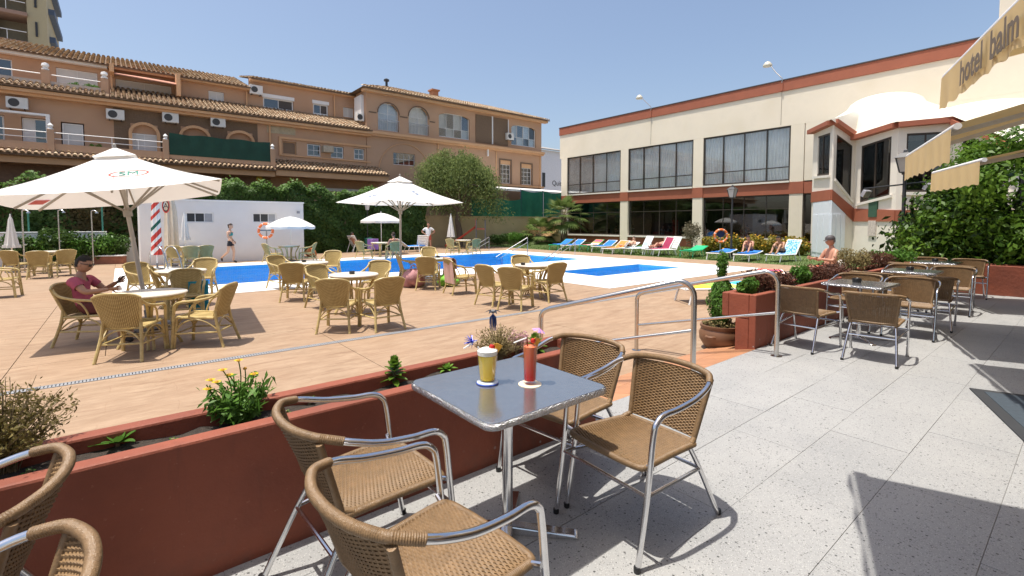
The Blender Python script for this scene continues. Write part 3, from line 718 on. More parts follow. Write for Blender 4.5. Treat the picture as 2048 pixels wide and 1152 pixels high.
window(ap, ax, -2.2, -1.38, 5.2, 6.75, 1, 1, M_wf, M_shut, .05, -.1, name='door')
for u0, u1 in ((-4.88, -4.32), (-3.68, -2.77), (-8.95, -6.05)): window(ap, ax, u0, u1, 5.32, 6.83, 2, 1, M_wf, [M_curt, G_apt], .06, -.12)
window(ap, ax, 8.55, 9.38, 6.12, 6.93, 1, 1, M_och2, pm('brown_shutter', (.20, .13, .08), .7, bump=.5, bscale=1, stretch=(.1, .1, 30)), .04, -.1)
window(ap, ax, 10.13, 11.0, 6.14, 6.93, 2, 2, M_wf, G_apt, .05, -.1); window(ap, ax, 11.7, 12.6, 6.14, 6.93, 2, 2, M_wf, G_apt, .05, -.1)
m = MB(); hx(m, ax, 11.0, 11.7, 6.12, 6.95, -.2, .0); m.build('pier', M_och, ap)
window(ap, ax, 13.4, 14.12, 6.17, 6.93, 2, 2, M_wf, G_apt, .05, -.1)
part('string_course', M_och2, ap, ((8.3, 34.47, 7.08), (14.6, 34.597, 7.22)), ((8.3, 34.5, 5.98), (14.6, 34.596, 6.06)), ((8.3, 34.48, 6.061), (8.45, 34.597, 7.079)))
part('painted_panel', pm('mint_panel', (.42, .36, .25), .8, var=.2), ap, ((7.6, 34.56, 7.4), (9.35, 34.597, 7.95)))
part('window_air_unit', pm('rusty_casing', (.42, .36, .27), .7, var=.25, scale=8), ap, ((11.05, 34.1, 6.42), (11.75, 34.59, 6.86)))
for x, z in ((-3.78, 7.46), (-.02, 7.42), (2.45, 7.58), (4.82, 7.63)): acunit(ap, x, z)
# eaves and roofs
part('eave_soffit', M_och2, ap, ((XL, 33.95, 8.0), (14.55, 34.599, 8.16)), ((XL, 34.15, 7.86), (14.5, 34.598, 7.995)))
tiles(ap, -.2, 14.5, 33.85, 8.28, 37.0, 9.45); tiles(ap, XL, -.25, 33.85, 8.28, 34.75, 8.62)
part('terrace_floor', M_och, ap, ((XL, 34.7, 8.3), (-.25, 37, 8.5)))
# roof terrace parapet, piers and rail
part('terrace_parapet', pm('grey_parapet', (.42, .37, .33), .8, var=.15), ap, ((XL, 34.76, 8.5), (-.45, 34.9, 8.85)))
for x in (-5.4, -2.75, -.42):
    q = part('terrace_pier', M_och, ap, ((x - .16, 34.68, 8.4), (x + .16, 35.0, 9.38)))
    MB().lathe([(.10, 0), (.15, .04), (.15, .10), (.08, .13), (.16, .24), (.13, .36), (.03, .40)], 14, (x, 34.84, 9.382)).build('finial', M_wf, q, smooth=True)
m = MB()
for a, b in ((-14, -5.6), (-5.2, -2.95), (-2.55, -.6)):
    m.tube([(a, 34.84, 9.2), (b, 34.84, 9.2)], .025, 6)
m.build('terrace_rail', M_wf, ap)
# top storey, set back
tops = [(7.93, 9.92, 9.5, 10.44), (11.27, 12.37, 9.55, 10.52), (4.72, 5.6, 9.35, 10.12), (13.5, 14.3, 9.65, 10.38), (-2.5, -.75, 9.0, 10.15), (-5.4, -4.2, 9.15, 10.2), (.05, 2.75, 9.1, 10.0)]
m = MB(); wall(m, at, XL, 7.05, 8.5, 10.75, [t for t in tops if t[1] < 7], .2); wall(m, at, 7.05, 14.7, 8.5, 11.42, [t for t in tops if t[0] > 7], .2)
m.build('top_wall', M_och, ap)
part('top_inner', M_inn, ap, ((XL, 37.6, 8.5), (14.6, 37.7, 10.6)))
for i, t in enumerate(tops):
    if i < 2:
        w = window(ap, at, t[0] + .02, t[1] - .02, t[2] + .02, t[3] - .22, 2, 1, M_wf, [G_apt, M_inn], .07, -.08)
        m = MB(); hx(m, at, t[0] - .05, t[1] + .05, t[3] - .22, t[3] + .03, -.18, .06); m.build('shutter_box', M_wf, w)
        m = MB(); hx(m, at, t[0] - .08, t[1] + .08, t[2] - .06, t[2], -.05, .06); m.build('sill', M_wf, w)
    else: window(ap, at, t[0] + .01, t[1] - .01, t[2] + .01, t[3] - .01, 2, 2 if i == 5 else 1, M_wf, G_apt if i == 5 else M_shut, .045, -.08)
part('top_eave_board', M_wf, ap, ((XL, 36.6, 10.42), (-.3, 36.95, 10.56)))
part('awning_fascia', M_och2, ap, ((-.2, 35.6, 10.05), (.0, 37, 10.5)), ((2.9, 35.6, 9.2), (3.1, 37, 10.55)))
m = MB(); m.hexa([(.0, 35.7, 9.95), (2.9, 35.7, 9.85), (2.9, 36.98, 10.3), (0, 36.98, 10.3), (0, 35.7, 10.0), (2.9, 35.7, 9.9), (2.9, 36.98, 10.34), (0, 36.98, 10.34)]); m.build('rolled_awning', pm('pink_awning', (.52, .25, .17), .7), ap)
tiles(ap, XL, 7.1, 36.45, 10.62, 41, 12.2); tiles(ap, 7.15, 14.6, 36.5, 11.3, 41, 12.35)
part('top_eave_board', M_och2, ap, ((-.25, 36.55, 10.44), (7.05, 37, 10.6)), ((7.1, 36.6, 11.14), (14.6, 37, 11.28)))
acunit(ap, 7.45, 10.55, 37, .8, .6)
for x, z0, z1, y in ((3.2, 8.8, 10.5, 36.93), (6.9, 9.3, 10.5, 36.93), (12.8, 9.5, 11.2, 36.93), (-.12, 8.9, 10.5, 36.5), (7.75, 5.2, 8.0, 34.52)):
    part('downpipe', M_och2, ap, ((x - .05, y - .1, z0), (x + .05, y, z1)), bevel=.03)
# balcony slab, parapets, railing, screens
part('balcony_slab', M_och2, ap, ((XL, 33.3, 4.62), (7.7, 34.599, 5.0)), ((XL, 33.1, 4.42), (7.7, 33.6, 4.72)))
part('balcony_parapet', M_och, ap, ((XL, 33.28, 5.02), (7.7, 33.42, 5.48)))
tiles(ap, XL, 7.72, 32.85, 4.86, 33.3, 5.05)
for x in (-5.0, -2.55, 2.12, 7.62):
    q = part('balcony_pier', M_och, ap, ((x - .13, 33.2, 5.0), (x + .13, 33.48, 6.15)))
    MB().lathe([(.10, 0), (.13, .05), (.07, .1), (.12, .22), (.02, .34)], 12, (x, 33.34, 6.152)).build('finial', M_wf, q, smooth=True)
m = MB()
for z in (5.72, 6.02):
    for a, b in ((-14, -2.7), (-2.42, 2.0)): m.tube([(a, 33.34, z), (b, 33.34, z)], .022, 6)
for x in (-1.9, -.2, .9): m.tube([(x, 33.34, 5.48), (x, 33.34, 6.02)], .02, 6)
m.build('balcony_rail', M_wf, ap)
sg = MB().grid(lambda u, v: (2.28 + 5.2 * u, 33.26 + .03 * math.sin(u * 40) * v, 5.35 + 1.22 * v - .06 * math.sin(u * 9.4) ** 2 * v), 60, 4)
sg.build('green_balcony_screen', M_net, ap, smooth=True)
part('glass_balcony_front', M_wf, ap, ((XL, 33.9, 6.9), (-2.6, 34.2, 7.0)), ((-2.75, 33.9, 5.0), (-2.6, 34.1, 6.9)))
# low tiled roof to the right and the ground floor below
tiles(ap, 7.75, 15.35, 32.9, 4.98, 34.58, 5.62); part('low_soffit', M_och2, ap, ((7.72, 33.0, 4.5), (15.3, 34.598, 4.86)))
part('ground_floor_front', pm('dark_shopfront', (.20, .12, .08), .8, var=.2), ap, ((XL, 34.3, -.3), (7.7, 34.59, 4.4)))  # plain dark wall colour along the ground floor
part('white_lintel', M_wf, ap, ((10.3, 34.4, 3.75), (15.2, 34.597, 3.95)))
# ---- corner house with arched windows
ch = thing('corner_house', (0, 0, 0), 0, 'ochre corner house with arched white windows and a hipped tile roof', 'building')
cx = plane((0, 34.55, 0), (1, 0, 0), (0, -1, 0))
opw = [(15.22, 16.9, 8.5, 10.58, .8), (17.75, 19.5, 8.52, 10.68, .85), (20.46, 23.5, 8.6, 10.62, .35), (28.1, 31.13, 8.7, 10.62, .35)]
low = [(16.42, 18.28, 6.0, 6.92), (26.8, 28.0, 5.12, 7.2), (29.3, 30.58, 5.12, 7.05)]
m = MB(); wall(m, cx, 14.32, 31.85, -.3, 11.35, opw + low, .25)
m.add([(14.32, 34.55, -.3), (14.32, 34.55, 11.35), (14.32, 44, 11.35), (14.32, 44, -.3), (31.85, 34.55, -.3), (31.85, 34.55, 11.35), (31.85, 44, 11.35), (31.85, 44, -.3)], [(0, 1, 2, 3), (7, 6, 5, 4)])
m.build('wall', M_och, ch)
part('inner_wall', M_inn, ch, ((14.4, 35.6, 0), (31.8, 35.7, 11)))
for i, o in enumerate(opw):
    zs_ = o[3] - o[4]; sp = zs_
    w = window(ch, cx, o[0] + .02, o[1] - .02, o[2] + .02, o[3] - .02, 2 if i < 2 else 4, 1, M_wf, G_up if i < 2 else [G_apt, G_up], .06, -.14, rowz=[o[2] + .75, zs_] if i < 2 else [o[2] + .75])
    m = MB(); hx(m, cx, o[0], o[1], o[2], o[3], -.33, -.31); m.build('blind', M_curt, w)
    if i < 2:
        m = MB(); n = int((o[1] - o[0]) / .12)
        for k in range(n + 1): m.bar(cx(o[0] + (o[1] - o[0]) * k / n, o[2], .05), cx(o[0] + (o[1] - o[0]) * k / n, o[2] + .8, .05), .02, .02, up=(0, 1, 0))
        m.bar(cx(o[0], o[2] + .8, .05), cx(o[1], o[2] + .8, .05), .04, .04); m.build('balustrade', pm('grey_rail', (.35, .36, .38), .5), w)
        mb = MB(); u_, w_ = (o[0] + o[1]) / 2, (o[1] - o[0]) / 2
        pts = [(u_ - (w_ + .04) * math.cos(math.pi * k / 12), zs_ + (o[4] + .04) * math.sin(math.pi * k / 12)) for k in range(13)]
        for p, q in zip(pts, pts[1:]): mb.bar(cx(*p, .03), cx(*q, .03), .06, .09, up=(0, 1, 0))
        mb.build('arch_trim', M_brick, w)
for i, o in enumerate(low):
    if i: 
        m = MB(); hx(m, cx, o[0], o[1], o[3] - .35, o[3], -.2, -.02); m.build('shutter_box', M_och2, ch)
        m = MB()
        for k in (o[0] - .14, o[1]): hx(m, cx, k, k + .14, o[2], o[3] + .12, 0, .05)
        hx(m, cx, o[0], o[1], o[3] + .001, o[3] + .12, 0, .049); m.build('window_surround', M_brick, ch)
    window(ch, cx, o[0] + .01, o[1] - .01, o[2] + .01, (o[3] - .36) if i else o[3] - .01, 4 if i == 0 else 3, 2 if i == 0 else 4, M_wf, G_apt, .04, -.12)
part('cornice', M_och2, ch, ((14.3, 34.2, 8.12), (32.0, 34.549, 8.32)), ((14.3, 34.3, 7.98), (31.95, 34.548, 8.118)), ((26.2, 34.3, 4.85), (32, 34.548, 5.02)))
for x in (24.1, 25.95): part('brick_panel', M_brick, ch, ((x, 34.50, 8.5), (x + 1.72, 34.549, 10.9)))
part('downpipe', M_wf, ch, ((25.83, 34.44, 8.5), (25.93, 34.54, 10.95)), ((27.65, 34.44, 9.4), (27.72, 34.54, 10.9)), ((25.3, 34.4, 7.4), (25.42, 34.54, 8.0)))
part('brown_stripe', M_brick, ch, ((14.5, 34.53, 9.68), (15.1, 34.549, 9.78)), ((16.98, 34.53, 9.66), (17.66, 34.549, 9.76)), ((19.6, 34.53, 9.62), (20.1, 34.549, 9.72)))
acunit(ch, 27.7, 9.35, 34.55, .75, .6)
mb = MB(); pts = [(17.4 - 2.15 * math.cos(math.pi * k / 20), 5.5 + 2.15 * math.sin(math.pi * k / 20)) for k in range(21)]
for p, q in zip(pts, pts[1:]): mb.bar(cx(*p, .01), cx(*q, .01), .05, .10, up=(0, 1, 0))
mb.build('blind_arch_moulding', M_och2, ch)
for x in (20.3, 26.3, 31.6): part('pilaster', M_och2, ch, ((x, 34.5, 4.2), (x + .1, 34.549, 7.97)))
part('eave_soffit', M_och2, ch, ((13.95, 34.1, 11.12), (32.3, 34.549, 11.30)))
tiles(ch, 13.8, 32.45, 33.98, 11.38, 38.6, 12.95, hip=4.0)
m = MB().add([(13.8, 33.98, 11.33), (17.8, 38.6, 12.9), (13.8, 43, 11.33), (32.45, 33.98, 11.33), (28.45, 38.6, 12.9), (32.45, 43, 11.33)], [(0, 1, 2), (3, 5, 4), (0, 2, 5, 3), (2, 1, 4, 5)]); m.build('roof', MATS['tile_channel'], ch)
q = part('chimney', pm('chimney_brick', (.42, .19, .10), .9, var=.2, scale=10), ch, ((22.0, 38.2, 12.4), (22.6, 38.8, 13.5)), ((21.9, 38.1, 13.35), (22.7, 38.9, 13.48)))
MB().lathe([(.10, 0), (.10, .7), (.22, .72), (.22, .85), (.05, .95)], 12, (17.3, 37.5, 12.4)).build('vent_pipe', M_dark, ch)
part('white_side_panel', M_wf, ch, ((14.1, 35.0, 9.3), (14.318, 36.3, 11.0)))
acunit(ch, 14.0, 9.3, 35.2, .5, .55)
# ---- tower block far behind
tb = thing('tower_block', (0, 0, 0), 0, 'tall khaki tower block with stacked balconies at upper left', 'building')
M_kh = pm('khaki_render', (.44, .38, .24), .85, var=.06, scale=.3); M_bal = pm('dusty_pink_slab', (.34, .22, .17), .85, var=.1)
c1 = (-5.9, 75.); 
part('wall', M_kh, tb, ((-6.9, 72, -.3), (-5.4, 86, 40)))
for z in (21.2, 24.2, 27.2): part('slot_window', M_dark, tb, ((-6.3, 71.9, z), (-6.12, 71.999, z + 1.5)))
part('back_wall', pm('tower_inner', (.30, .27, .20), .9), tb, ((-18, 74.5, -.3), (-6.91, 86, 40)))
for z in (14.4, 17.4, 20.4, 23.4, 26.4, 29.4):
    q = part('balcony', M_bal, tb, ((-18, 71.6, z - .35), (-6.85, 74.49, z + .02)))
    part('rail', M_wf, q, ((-18, 71.65, z + .95), (-6.95, 71.7, z + 1.02)), *[((-18 + 1.2 * k, 71.65, z + .02), (-17.95 + 1.2 * k, 71.7, z + .95)) for k in range(9)])
    part('glazing', pm('balcony_glass', (.16, .22, .26), .15, var=.25, scale=.8), q, ((-18, 73.6, z + .02), (-9.3, 73.7, z + 2.6)))
    part('frames', M_wf, q, *[((-18 + 2 * k, 73.5, z + .02), (-17.9 + 2 * k, 73.599, z + 2.6)) for k in range(5)])
    o = part('awning', pm('blue_awning', (.10, .14, .22), .8), q, ((-5.399, 74, z + 1.0), (-4.9, 84, z + 1.6)))
# ---- white house glimpsed between the two, with its wall lettering
wh = thing('white_house', (0, 0, 0), 0, 'white house glimpsed between the ochre corner house and the hotel', 'building')
hp2 = gp(1100, 385, 2.2); Yw = 50.
def onY(px, Y):
    d = ray(px, 446); return d.x * Y / d.y
xa, xb = onY(1060, Yw), onY(1160, Yw)
part('wall', pm('cool_white', (.72, .73, .76), .8), wh, ((xa, Yw, -.3), (xb, Yw + 8, zat(xa, Yw, 296))))
m = MB().hexa([(xa - .3, Yw - .4, zat(xa, Yw, 296)), (xb, Yw - .4, zat(xa, Yw, 296)), (xb, Yw + 8, 13.6), (xa - .3, Yw + 8, 13.6), (xa - .3, Yw - .4, zat(xa, Yw, 294)), (xb, Yw - .4, zat(xa, Yw, 294)), (xb, Yw + 8, 13.9), (xa - .3, Yw + 8, 13.9)])
m.build('roof', pm('grey_tile', (.30, .28, .26), .9), wh)
part('window', M_dark, wh, ((onY(1084, Yw), Yw - .02, zat(onY(1084, Yw), Yw, 374)), (onY(1090, Yw), Yw - .001, zat(onY(1084, Yw), Yw, 345))))
def text(body, size, mat, name, parent, M, ext=.004, space=1, bold=0):
    c = bpy.data.curves.new('lettering', 'FONT'); c.body = body; c.size = size; c.extrude = ext; c.offset = bold; c.space_character = space; c.align_x = 'CENTER'; c.align_y = 'CENTER'
    o = bpy.data.objects.new('lettering', c); me = bpy.data.meshes.new_from_object(o); bpy.data.objects.remove(o)
    me.transform(M); return finish(me, name, mat, parent)
xx = onY(1113, Yw)
text('Quit', 1.0, M_dark, 'lettering', wh, Matrix.Translation((xx, Yw - .03, zat(xx, Yw, 367))) @ Matrix.Rotation(R(90), 4, 'X'))
# ================================================================ FURNITURE
def wrapmat(name, col, rough=.5):
    return pm(name, col, rough, var=.22, scale=28, bump=.25, bscale=150, rand=.06, spec=.45)
M_wick = wrapmat('brown_resin_wicker', (.205, .125, .058)); M_wrap = wrapmat('brown_resin_wrap', (.195, .12, .057), .42)
M_cane = pm('varnished_cane', (.51, .39, .16), .4, var=.22, scale=14, rand=.08, col2=(.40, .29, .11), mixscale=9)
def canesheet():
    m, N, L, b, pos = posmat('woven_cane'); tc = N.new('ShaderNodeTexCoord').outputs['Object']
    w1 = N.new('ShaderNodeTexWave'); w1.bands_direction = 'X'; w1.inputs['Scale'].default_value = 16; w1.inputs['Distortion'].default_value = .6; L.new(tc, w1.inputs['Vector'])
    w2 = N.new('ShaderNodeTexWave'); w2.bands_direction = 'Z'; w2.inputs['Scale'].default_value = 22; w2.inputs['Distortion'].default_value = .4; L.new(tc, w2.inputs['Vector'])
    w3 = N.new('ShaderNodeTexWave'); w3.bands_direction = 'Y'; w3.inputs['Scale'].default_value = 22; L.new(tc, w3.inputs['Vector'])
    h = mth(N, L, 'MULTIPLY', w1.outputs['Fac'], mth(N, L, 'MAXIMUM', w2.outputs['Fac'], mth(N, L, 'MULTIPLY', w3.outputs['Fac'], .8)))
    cur = mixc(N, L, mapr(N, L, h, .05, .6), (.22, .15, .055), (.49, .37, .155))
    cur = mixc(N, L, mapr(N, L, nz(N, L, tc, 7), .4, .7, 0, .4), cur, (.52, .40, .18))
    L.new(cur, b.inputs['Base Color']); b.inputs['Roughness'].default_value = .6; b.inputs['Specular IOR Level'].default_value = .15
    bp = N.new('ShaderNodeBump'); bp.inputs['Strength'].default_value = .35; bp.inputs['Distance'].default_value = .006; L.new(h, bp.inputs['Height']); L.new(bp.outputs[0], b.inputs['Normal'])
    return m
M_csheet = canesheet()
def ringtube(mb, path, r, pitch=.0065, n=9):
    P = [Vector(p) for p in path]; seg = [(b - a).length for a, b in zip(P, P[1:])]; L_ = sum(seg); k = max(4, int(L_ / pitch)) * 2
    out = []; rad = []; acc = 0; i = 0
    for q in range(k + 1):
        s = L_ * q / k
        while i < len(seg) - 1 and s > acc + seg[i]: acc += seg[i]; i += 1
        out.append(P[i].lerp(P[i+1], min(1, (s - acc) / max(seg[i], 1e-6)))); rad.append(r if q % 2 else r * .91)
    return mb.tube(out, rad, n)
def weave(mb, fn, nv, nh, r1=.0032, r2=.0043):
    def pnt(u, v, o=0):
        e = .004; p = Vector(fn(u, v)); du = Vector(fn(min(u + e, 1), v)) - Vector(fn(max(u - e, 0), v)); dv = Vector(fn(u, min(v + e, 1))) - Vector(fn(u, max(v - e, 0)))
        return p + du.cross(dv).normalized() * o
    for i in range(nv):
        u = (i + .5) / nv
        for s in (-1, 1):
            mb.tube([pnt(u + s * .12 / nv, j / 22) for j in range(23)], r1, 3, cap=False)
    for j in range(nh):
        v = (j + .5) / nh; pts = []
        for i in range(nv):
            pts.append(pnt((i + .5) / nv, v, .0042 if (i + j) % 2 else -.0042))
            if i < nv - 1: pts.append(pnt((i + 1.0) / nv, v, 0))
        mb.tube([pnt(0, v)] + pts + [pnt(1, v)], r2, 4, cap=False)
    return mb
def alu_chair():
    t = thing('aluminium_chair', (0, 0, 0), 0, '', 'chair', 'aluminium chairs with brown woven seats')
    seatf = lambda u, v: ((2*u-1) * (.232 - .022 * v), -.225 + .415 * v, .437 - .020 * v - .016 * (1 - (2*u-1)**2) * math.sin(math.pi * v) - .012 * (1 - v) ** 6)
    def backf(u, v):
        w = 2*u - 1
        return (w * (.200 + .035 * v), .205 + .085 * v + .055 * (1 - w*w) * (.25 + .75 * v), .432 + .292 * v)
    s = weave(MB(), seatf, 23, 53).build('seat', M_wick, t, smooth=True)
    e = MB(); edge = [seatf(0, v / 12) for v in range(13)]
    edge = smooth_path([seatf(.0, 1), seatf(0, .5), seatf(0, .12), seatf(.04, -.0), seatf(.25, -.03), seatf(.5, -.035), seatf(.75, -.03), seatf(.96, 0), seatf(1, .12), seatf(1, .5), seatf(1, 1)], 8)
    edge = [p + Vector((0, 0, -.006)) for p in edge]
    ringtube(e, edge, .0165); ringtube(e, [seatf(k / 8, 1.02) for k in range(9)], .013); e.build('seat_edge', M_wrap, s, smooth=True)
    b = weave(MB(), backf, 23, 41).build('backrest', M_wick, t, smooth=True)
    for u in (0, 1): ringtube(MB(), [seatf(u, .93)] + [backf(u, k / 8) for k in range(9)], .0145).build('side_edge', M_wrap, b, smooth=True)
    # one bent tube: front legs, arms and top rail
    half = [(.262, -.295, 0), (.268, -.245, .30), (.272, -.212, .575), (.275, -.19, .632), (.278, -.145, .657), (.284, -.05, .664), (.288, .08, .684), (.278, .19, .716), (.235, .272, .738)]
    rail = [(.20, .302, .742), (.11, .338, .745), (0, .350, .746)]
    L_ = smooth_path(half, 6)
    for sx in (1, -1):
        MB().tube([(p[0] * sx, p[1], p[2]) for p in L_], .0135, 12).build('arm_and_front_leg', M_alu, t, smooth=True)
        rr = smooth_path([(sx * .196, .165, .405), (sx * .212, .24, .27), (sx * .236, .375, 0)], 5)
        MB().tube(rr, .0125, 10).build('rear_leg', M_alu, t, smooth=True)
        MB().tube([(sx * .267, -.243, .315), (sx * .213, .238, .275)], .009, 8).build('stretcher', M_alu, t, smooth=True)
        MB().tube([(sx * .2715, -.213, .435), (sx * .232, -.205, .425)], .010, 8).build('seat_bolt', M_alu, t, smooth=True)
        for q in ((sx * .262, -.296), (sx * .236, .376)):
            MB().lathe([(.014, 0), (.0155, .004), (.0155, .022), (.0142, .026)], 10, (q[0], q[1], .0)).build('foot_cap', M_black, t, smooth=True)
    full = [(-.27, .215, .7235), (-.235, .272, .738)] + [(-x, y, z) for x, y, z in rail] + [(x, y, z) for x, y, z in rail[::-1][1:]] + [(.235, .272, .738), (.27, .215, .7235)]
    ringtube(MB(), smooth_path(full, 6), .0172).build('top_rail', M_wrap, t, smooth=True)
    MB().tube([(-.266, -.243, .315), (.266, -.243, .315)], .009, 8).build('front_stretcher', M_alu, t, smooth=True)
    MB().tube([(-.212, .238, .275), (.212, .238, .275)], .009, 8).build('rear_stretcher', M_alu, t, smooth=True)
    return t
M_top = pm('brushed_table_top', (.42, .42, .42), .17, .85, var=.06, scale=25, bump=.03, bscale=14)
M_edge = pm('hammered_edge', (.55, .55, .56), .2, 1, var=.3, scale=60, bump=.9, bscale=90)
def alu_table():
    t = thing('cafe_table', (0, 0, 0), 0, '', 'table', 'square steel cafe tables')
    def rr(hx_, hy_, r, n=6):
        o = []
        for cx_, cy_, a0 in ((hx_ - r, hy_ - r, 0), (-hx_ + r, hy_ - r, 90), (-hx_ + r, -hy_ + r, 180), (hx_ - r, -hy_ + r, 270)):
            o += [(cx_ + r * math.cos(R(a0 + 90 * k / n)), cy_ + r * math.sin(R(a0 + 90 * k / n))) for k in range(n + 1)]
        return o
    o = rr(.35, .335, .05); MB().prism([(x, y, .704) for x, y in rr(.347, .332, .05)], (0, 0, .0275)).build('top', M_top, t, bevel=.003)
    p = o; n = len(p); m = MB(); vv = []; ff = []
    for k, (sc, z) in enumerate(((1., .70), (1.006, .704), (1.008, .716), (1.006, .727), (.998, .7305))):
        vv += [(x * sc, y * sc, z) for x, y in p]
        if k: ff += [((k-1)*n+i, (k-1)*n+(i+1) % n, k*n+(i+1) % n, k*n+i) for i in range(n)]
    m.add(vv, ff).build('rim', M_edge, t, smooth=True)
    MB().lathe([(.026, .03), (.026, .68), (.05, .69), (.05, .702)], 20).build('post', M_alu, t, smooth=True)
    MB().box((-.14, -.14, .690), (.14, .14, .7035)).build('mount_plate', M_dark, t)
    for k in range(4):
        a = R(45 + 90 * k) + R(0); c, s = math.cos(a), math.sin(a); n_ = Vector((-s, c, 0))
        d = Vector((c, s, 0)); pr = [(0.02, .045), (.33, .018), (.345, .004), (.33, .0), (.02, .0)]
        pts = [d * x + Vector((0, 0, z)) - n_ * .03 for x, z in pr]
        MB().prism(pts, n_ * .06).build('foot', M_alu, t, bevel=.006)
    return t
def cane_chair():
    t = thing('rattan_chair', (0, 0, 0), 0, '', 'chair', 'cane armchairs on the pool deck')
    def seatf(u, v): return ((2*u-1) * (.235 - .025 * v), -.235 + .46 * v, .42 - .02 * v - .012 * math.sin(math.pi * u) * math.sin(math.pi * v))
    def backf(u, v):
        w = 2*u - 1; hgt = .44 - .05 * abs(w) ** 3 * 1.0
        return (w * (.185 + .065 * v), .215 + .13 * v + .055 * (1 - w * w), .41 + hgt * v)
    MB().grid(seatf, 10, 10).build('seat', M_csheet, t, smooth=True)
    b = MB().grid(backf, 12, 10); b.grid(lambda u, v: tuple(Vector(backf(1 - u, v)) + Vector((0, .014, 0))), 12, 10)
    bo = b.build('backrest', M_csheet, t, smooth=True)
    e = MB().tube([backf(0, 0)] + [backf(0, k / 5) for k in range(1, 5)] + [backf(k / 12, 1) for k in range(13)] + [backf(1, k / 5) for k in range(4, -1, -1)], .017, 8); e.build('back_frame', M_cane, bo, smooth=True)
    e = MB(); e.tube([seatf(0, 1), seatf(0, .05), seatf(.06, 0), seatf(.94, 0), seatf(1, .05), seatf(1, 1)], .019, 8).tube([seatf(0, 1), seatf(1, 1)], .017, 8); e.build('seat_frame', M_cane, t, smooth=True)
    for s in (1, -1):
        arm = smooth_path([(s * .228, .34, .79), (s * .265, .24, .70), (s * .285, .05, .655), (s * .285, -.14, .635), (s * .272, -.225, .60), (s * .262, -.25, .52), (s * .258, -.26, .40), (s * .262, -.275, .2), (s * .268, -.29, 0)], 4)
        MB().tube(arm, .018, 8).build('arm', M_cane, t, smooth=True)
        loop = smooth_path([(s * .275, .12, .655), (s * .265, .0, .60), (s * .25, -.06, .50), (s * .235, -.08, .41)], 4)
        MB().tube(loop, .012, 7).build('arm_loop', M_cane, t, smooth=True)
        MB().tube([(s * .225, -.235, .42), (s * .238, -.255, .2), (s * .245, -.27, 0)], .017, 8).build('leg', M_cane, t, smooth=True)
        MB().tube(smooth_path([(s * .20, .24, .50), (s * .215, .27, .3), (s * .25, .36, 0)], 4), .02, 8).build('leg', M_cane, t, smooth=True)
        MB().tube([(s * .25, -.255, .20), (s * .222, .29, .21)], .012, 7).build('stretcher', M_cane, t, smooth=True)
        MB().tube(smooth_path([(s * .245, -.255, .22), (s * .24, -.16, .34), (s * .235, 0, .39), (s * .225, .15, .34), (s * .22, .27, .24)], 4), .011, 6).build('side_arch', M_cane, t, smooth=True)
    for y, z in ((-.258, .2), (.285, .215)): MB().tube([(-.235, y, z), (.235, y, z)], .012, 7).build('stretcher', M_cane, t, smooth=True)
    for y in (-.25, .285): MB().tube(smooth_path([(-.225, y, .23), (-.13, y - .01, .34), (0, y - .01, .385), (.13, y - .01, .34), (.225, y, .23)], 4), .011, 6).build('arch', M_cane, t, smooth=True)
    return t
M_ttop = pm('pale_table_top', (.66, .60, .50), .35, var=.05, scale=8)
def cane_table():
    t = thing('rattan_table', (0, 0, 0), 0, '', 'table', 'round cane tables on the pool deck')
    MB().lathe([(.02, .705), (.42, .705), (.445, .715), (.45, .73), (.44, .742), (.02, .744)], 36).build('top', M_ttop, t, smooth=True)
    MB().lathe([(.40, .66), (.425, .66), (.425, .704), (.40, .704)], 30).build('apron', M_cane, t, smooth=True)
    for k in range(4):
        a = R(45 + 90 * k)
        for da in (-.09, .09):
            MB().tube(smooth_path([(.40 * math.cos(a + da), .40 * math.sin(a + da), .68), (.27 * math.cos(a + da * .6), .27 * math.sin(a + da * .6), .42), (.27 * math.cos(a + da), .27 * math.sin(a + da), .2), (.36 * math.cos(a + da), .36 * math.sin(a + da), 0)], 4), .019, 7).build('leg', M_cane, t, smooth=True)
    MB().tube([(.27 * math.cos(k / 20 * 6.2832), .27 * math.sin(k / 20 * 6.2832), .22) for k in range(20)], .013, 6, closed=True).build('ring', M_cane, t, smooth=True)
    return t
PROTO = dict(alu=alu_chair(), atab=alu_table(), cane=cane_chair(), ctab=cane_table()); USED = set()
def place(kind, x, y, z, rz, label):
    o = PROTO[kind] if kind not in USED else copy_tree(PROTO[kind]); USED.add(kind)
    o.location = (x, y, z); o.rotation_euler = (0, 0, R(rz)); o['label'] = label; return o
T0 = (1.415, 1.77); D = -.2
place('atab', *T0, 0, 0, 'grey steel table in the foreground holding two cocktails')
place('alu', 1.985, 1.45, 0, -93, 'aluminium woven chair in front right of the cocktail table, seat facing left')
place('alu', 2.05, 2.02, 0, -84, 'aluminium woven chair behind the cocktail table near the steel handrails')
place('alu', .80, 1.95, 0, 92, 'woven chair left of the cocktail table, pushed against the red planter')
place('alu', .745, 1.31, 0, 96, 'nearest woven aluminium chair, seat in full view at bottom centre')
place('alu', -.50, 2.02, 0, -97, 'woven chair cut by the left edge, its back and arm in front of planter')
place('alu', -.42, 1.40, 0, -92, 'chair in the bottom left corner with only its rounded back showing')
TT = [(7.35, 1.93), (9.95, 1.90), (12.55, 2.02)]
nm = ['nearest', 'middle', 'farthest']
for k, (x, y) in enumerate(TT):
    place('atab', x, y, 0, random.uniform(-4, 4), f'{nm[k]} steel table of the row on the right by the planter')
    for dx, dy, rz, w in ((-.88, -.38, 92, 'near right'), (-.85, .30, 86, 'near left'), (.78, -.36, -86, 'far right'), (.80, .27, -94, 'far left')):
        place('alu', x + dx + random.uniform(-.04, .04), y + dy, 0, rz + random.uniform(-6, 6), f'woven chair at the {w} corner of the {nm[k]} table in the right row')
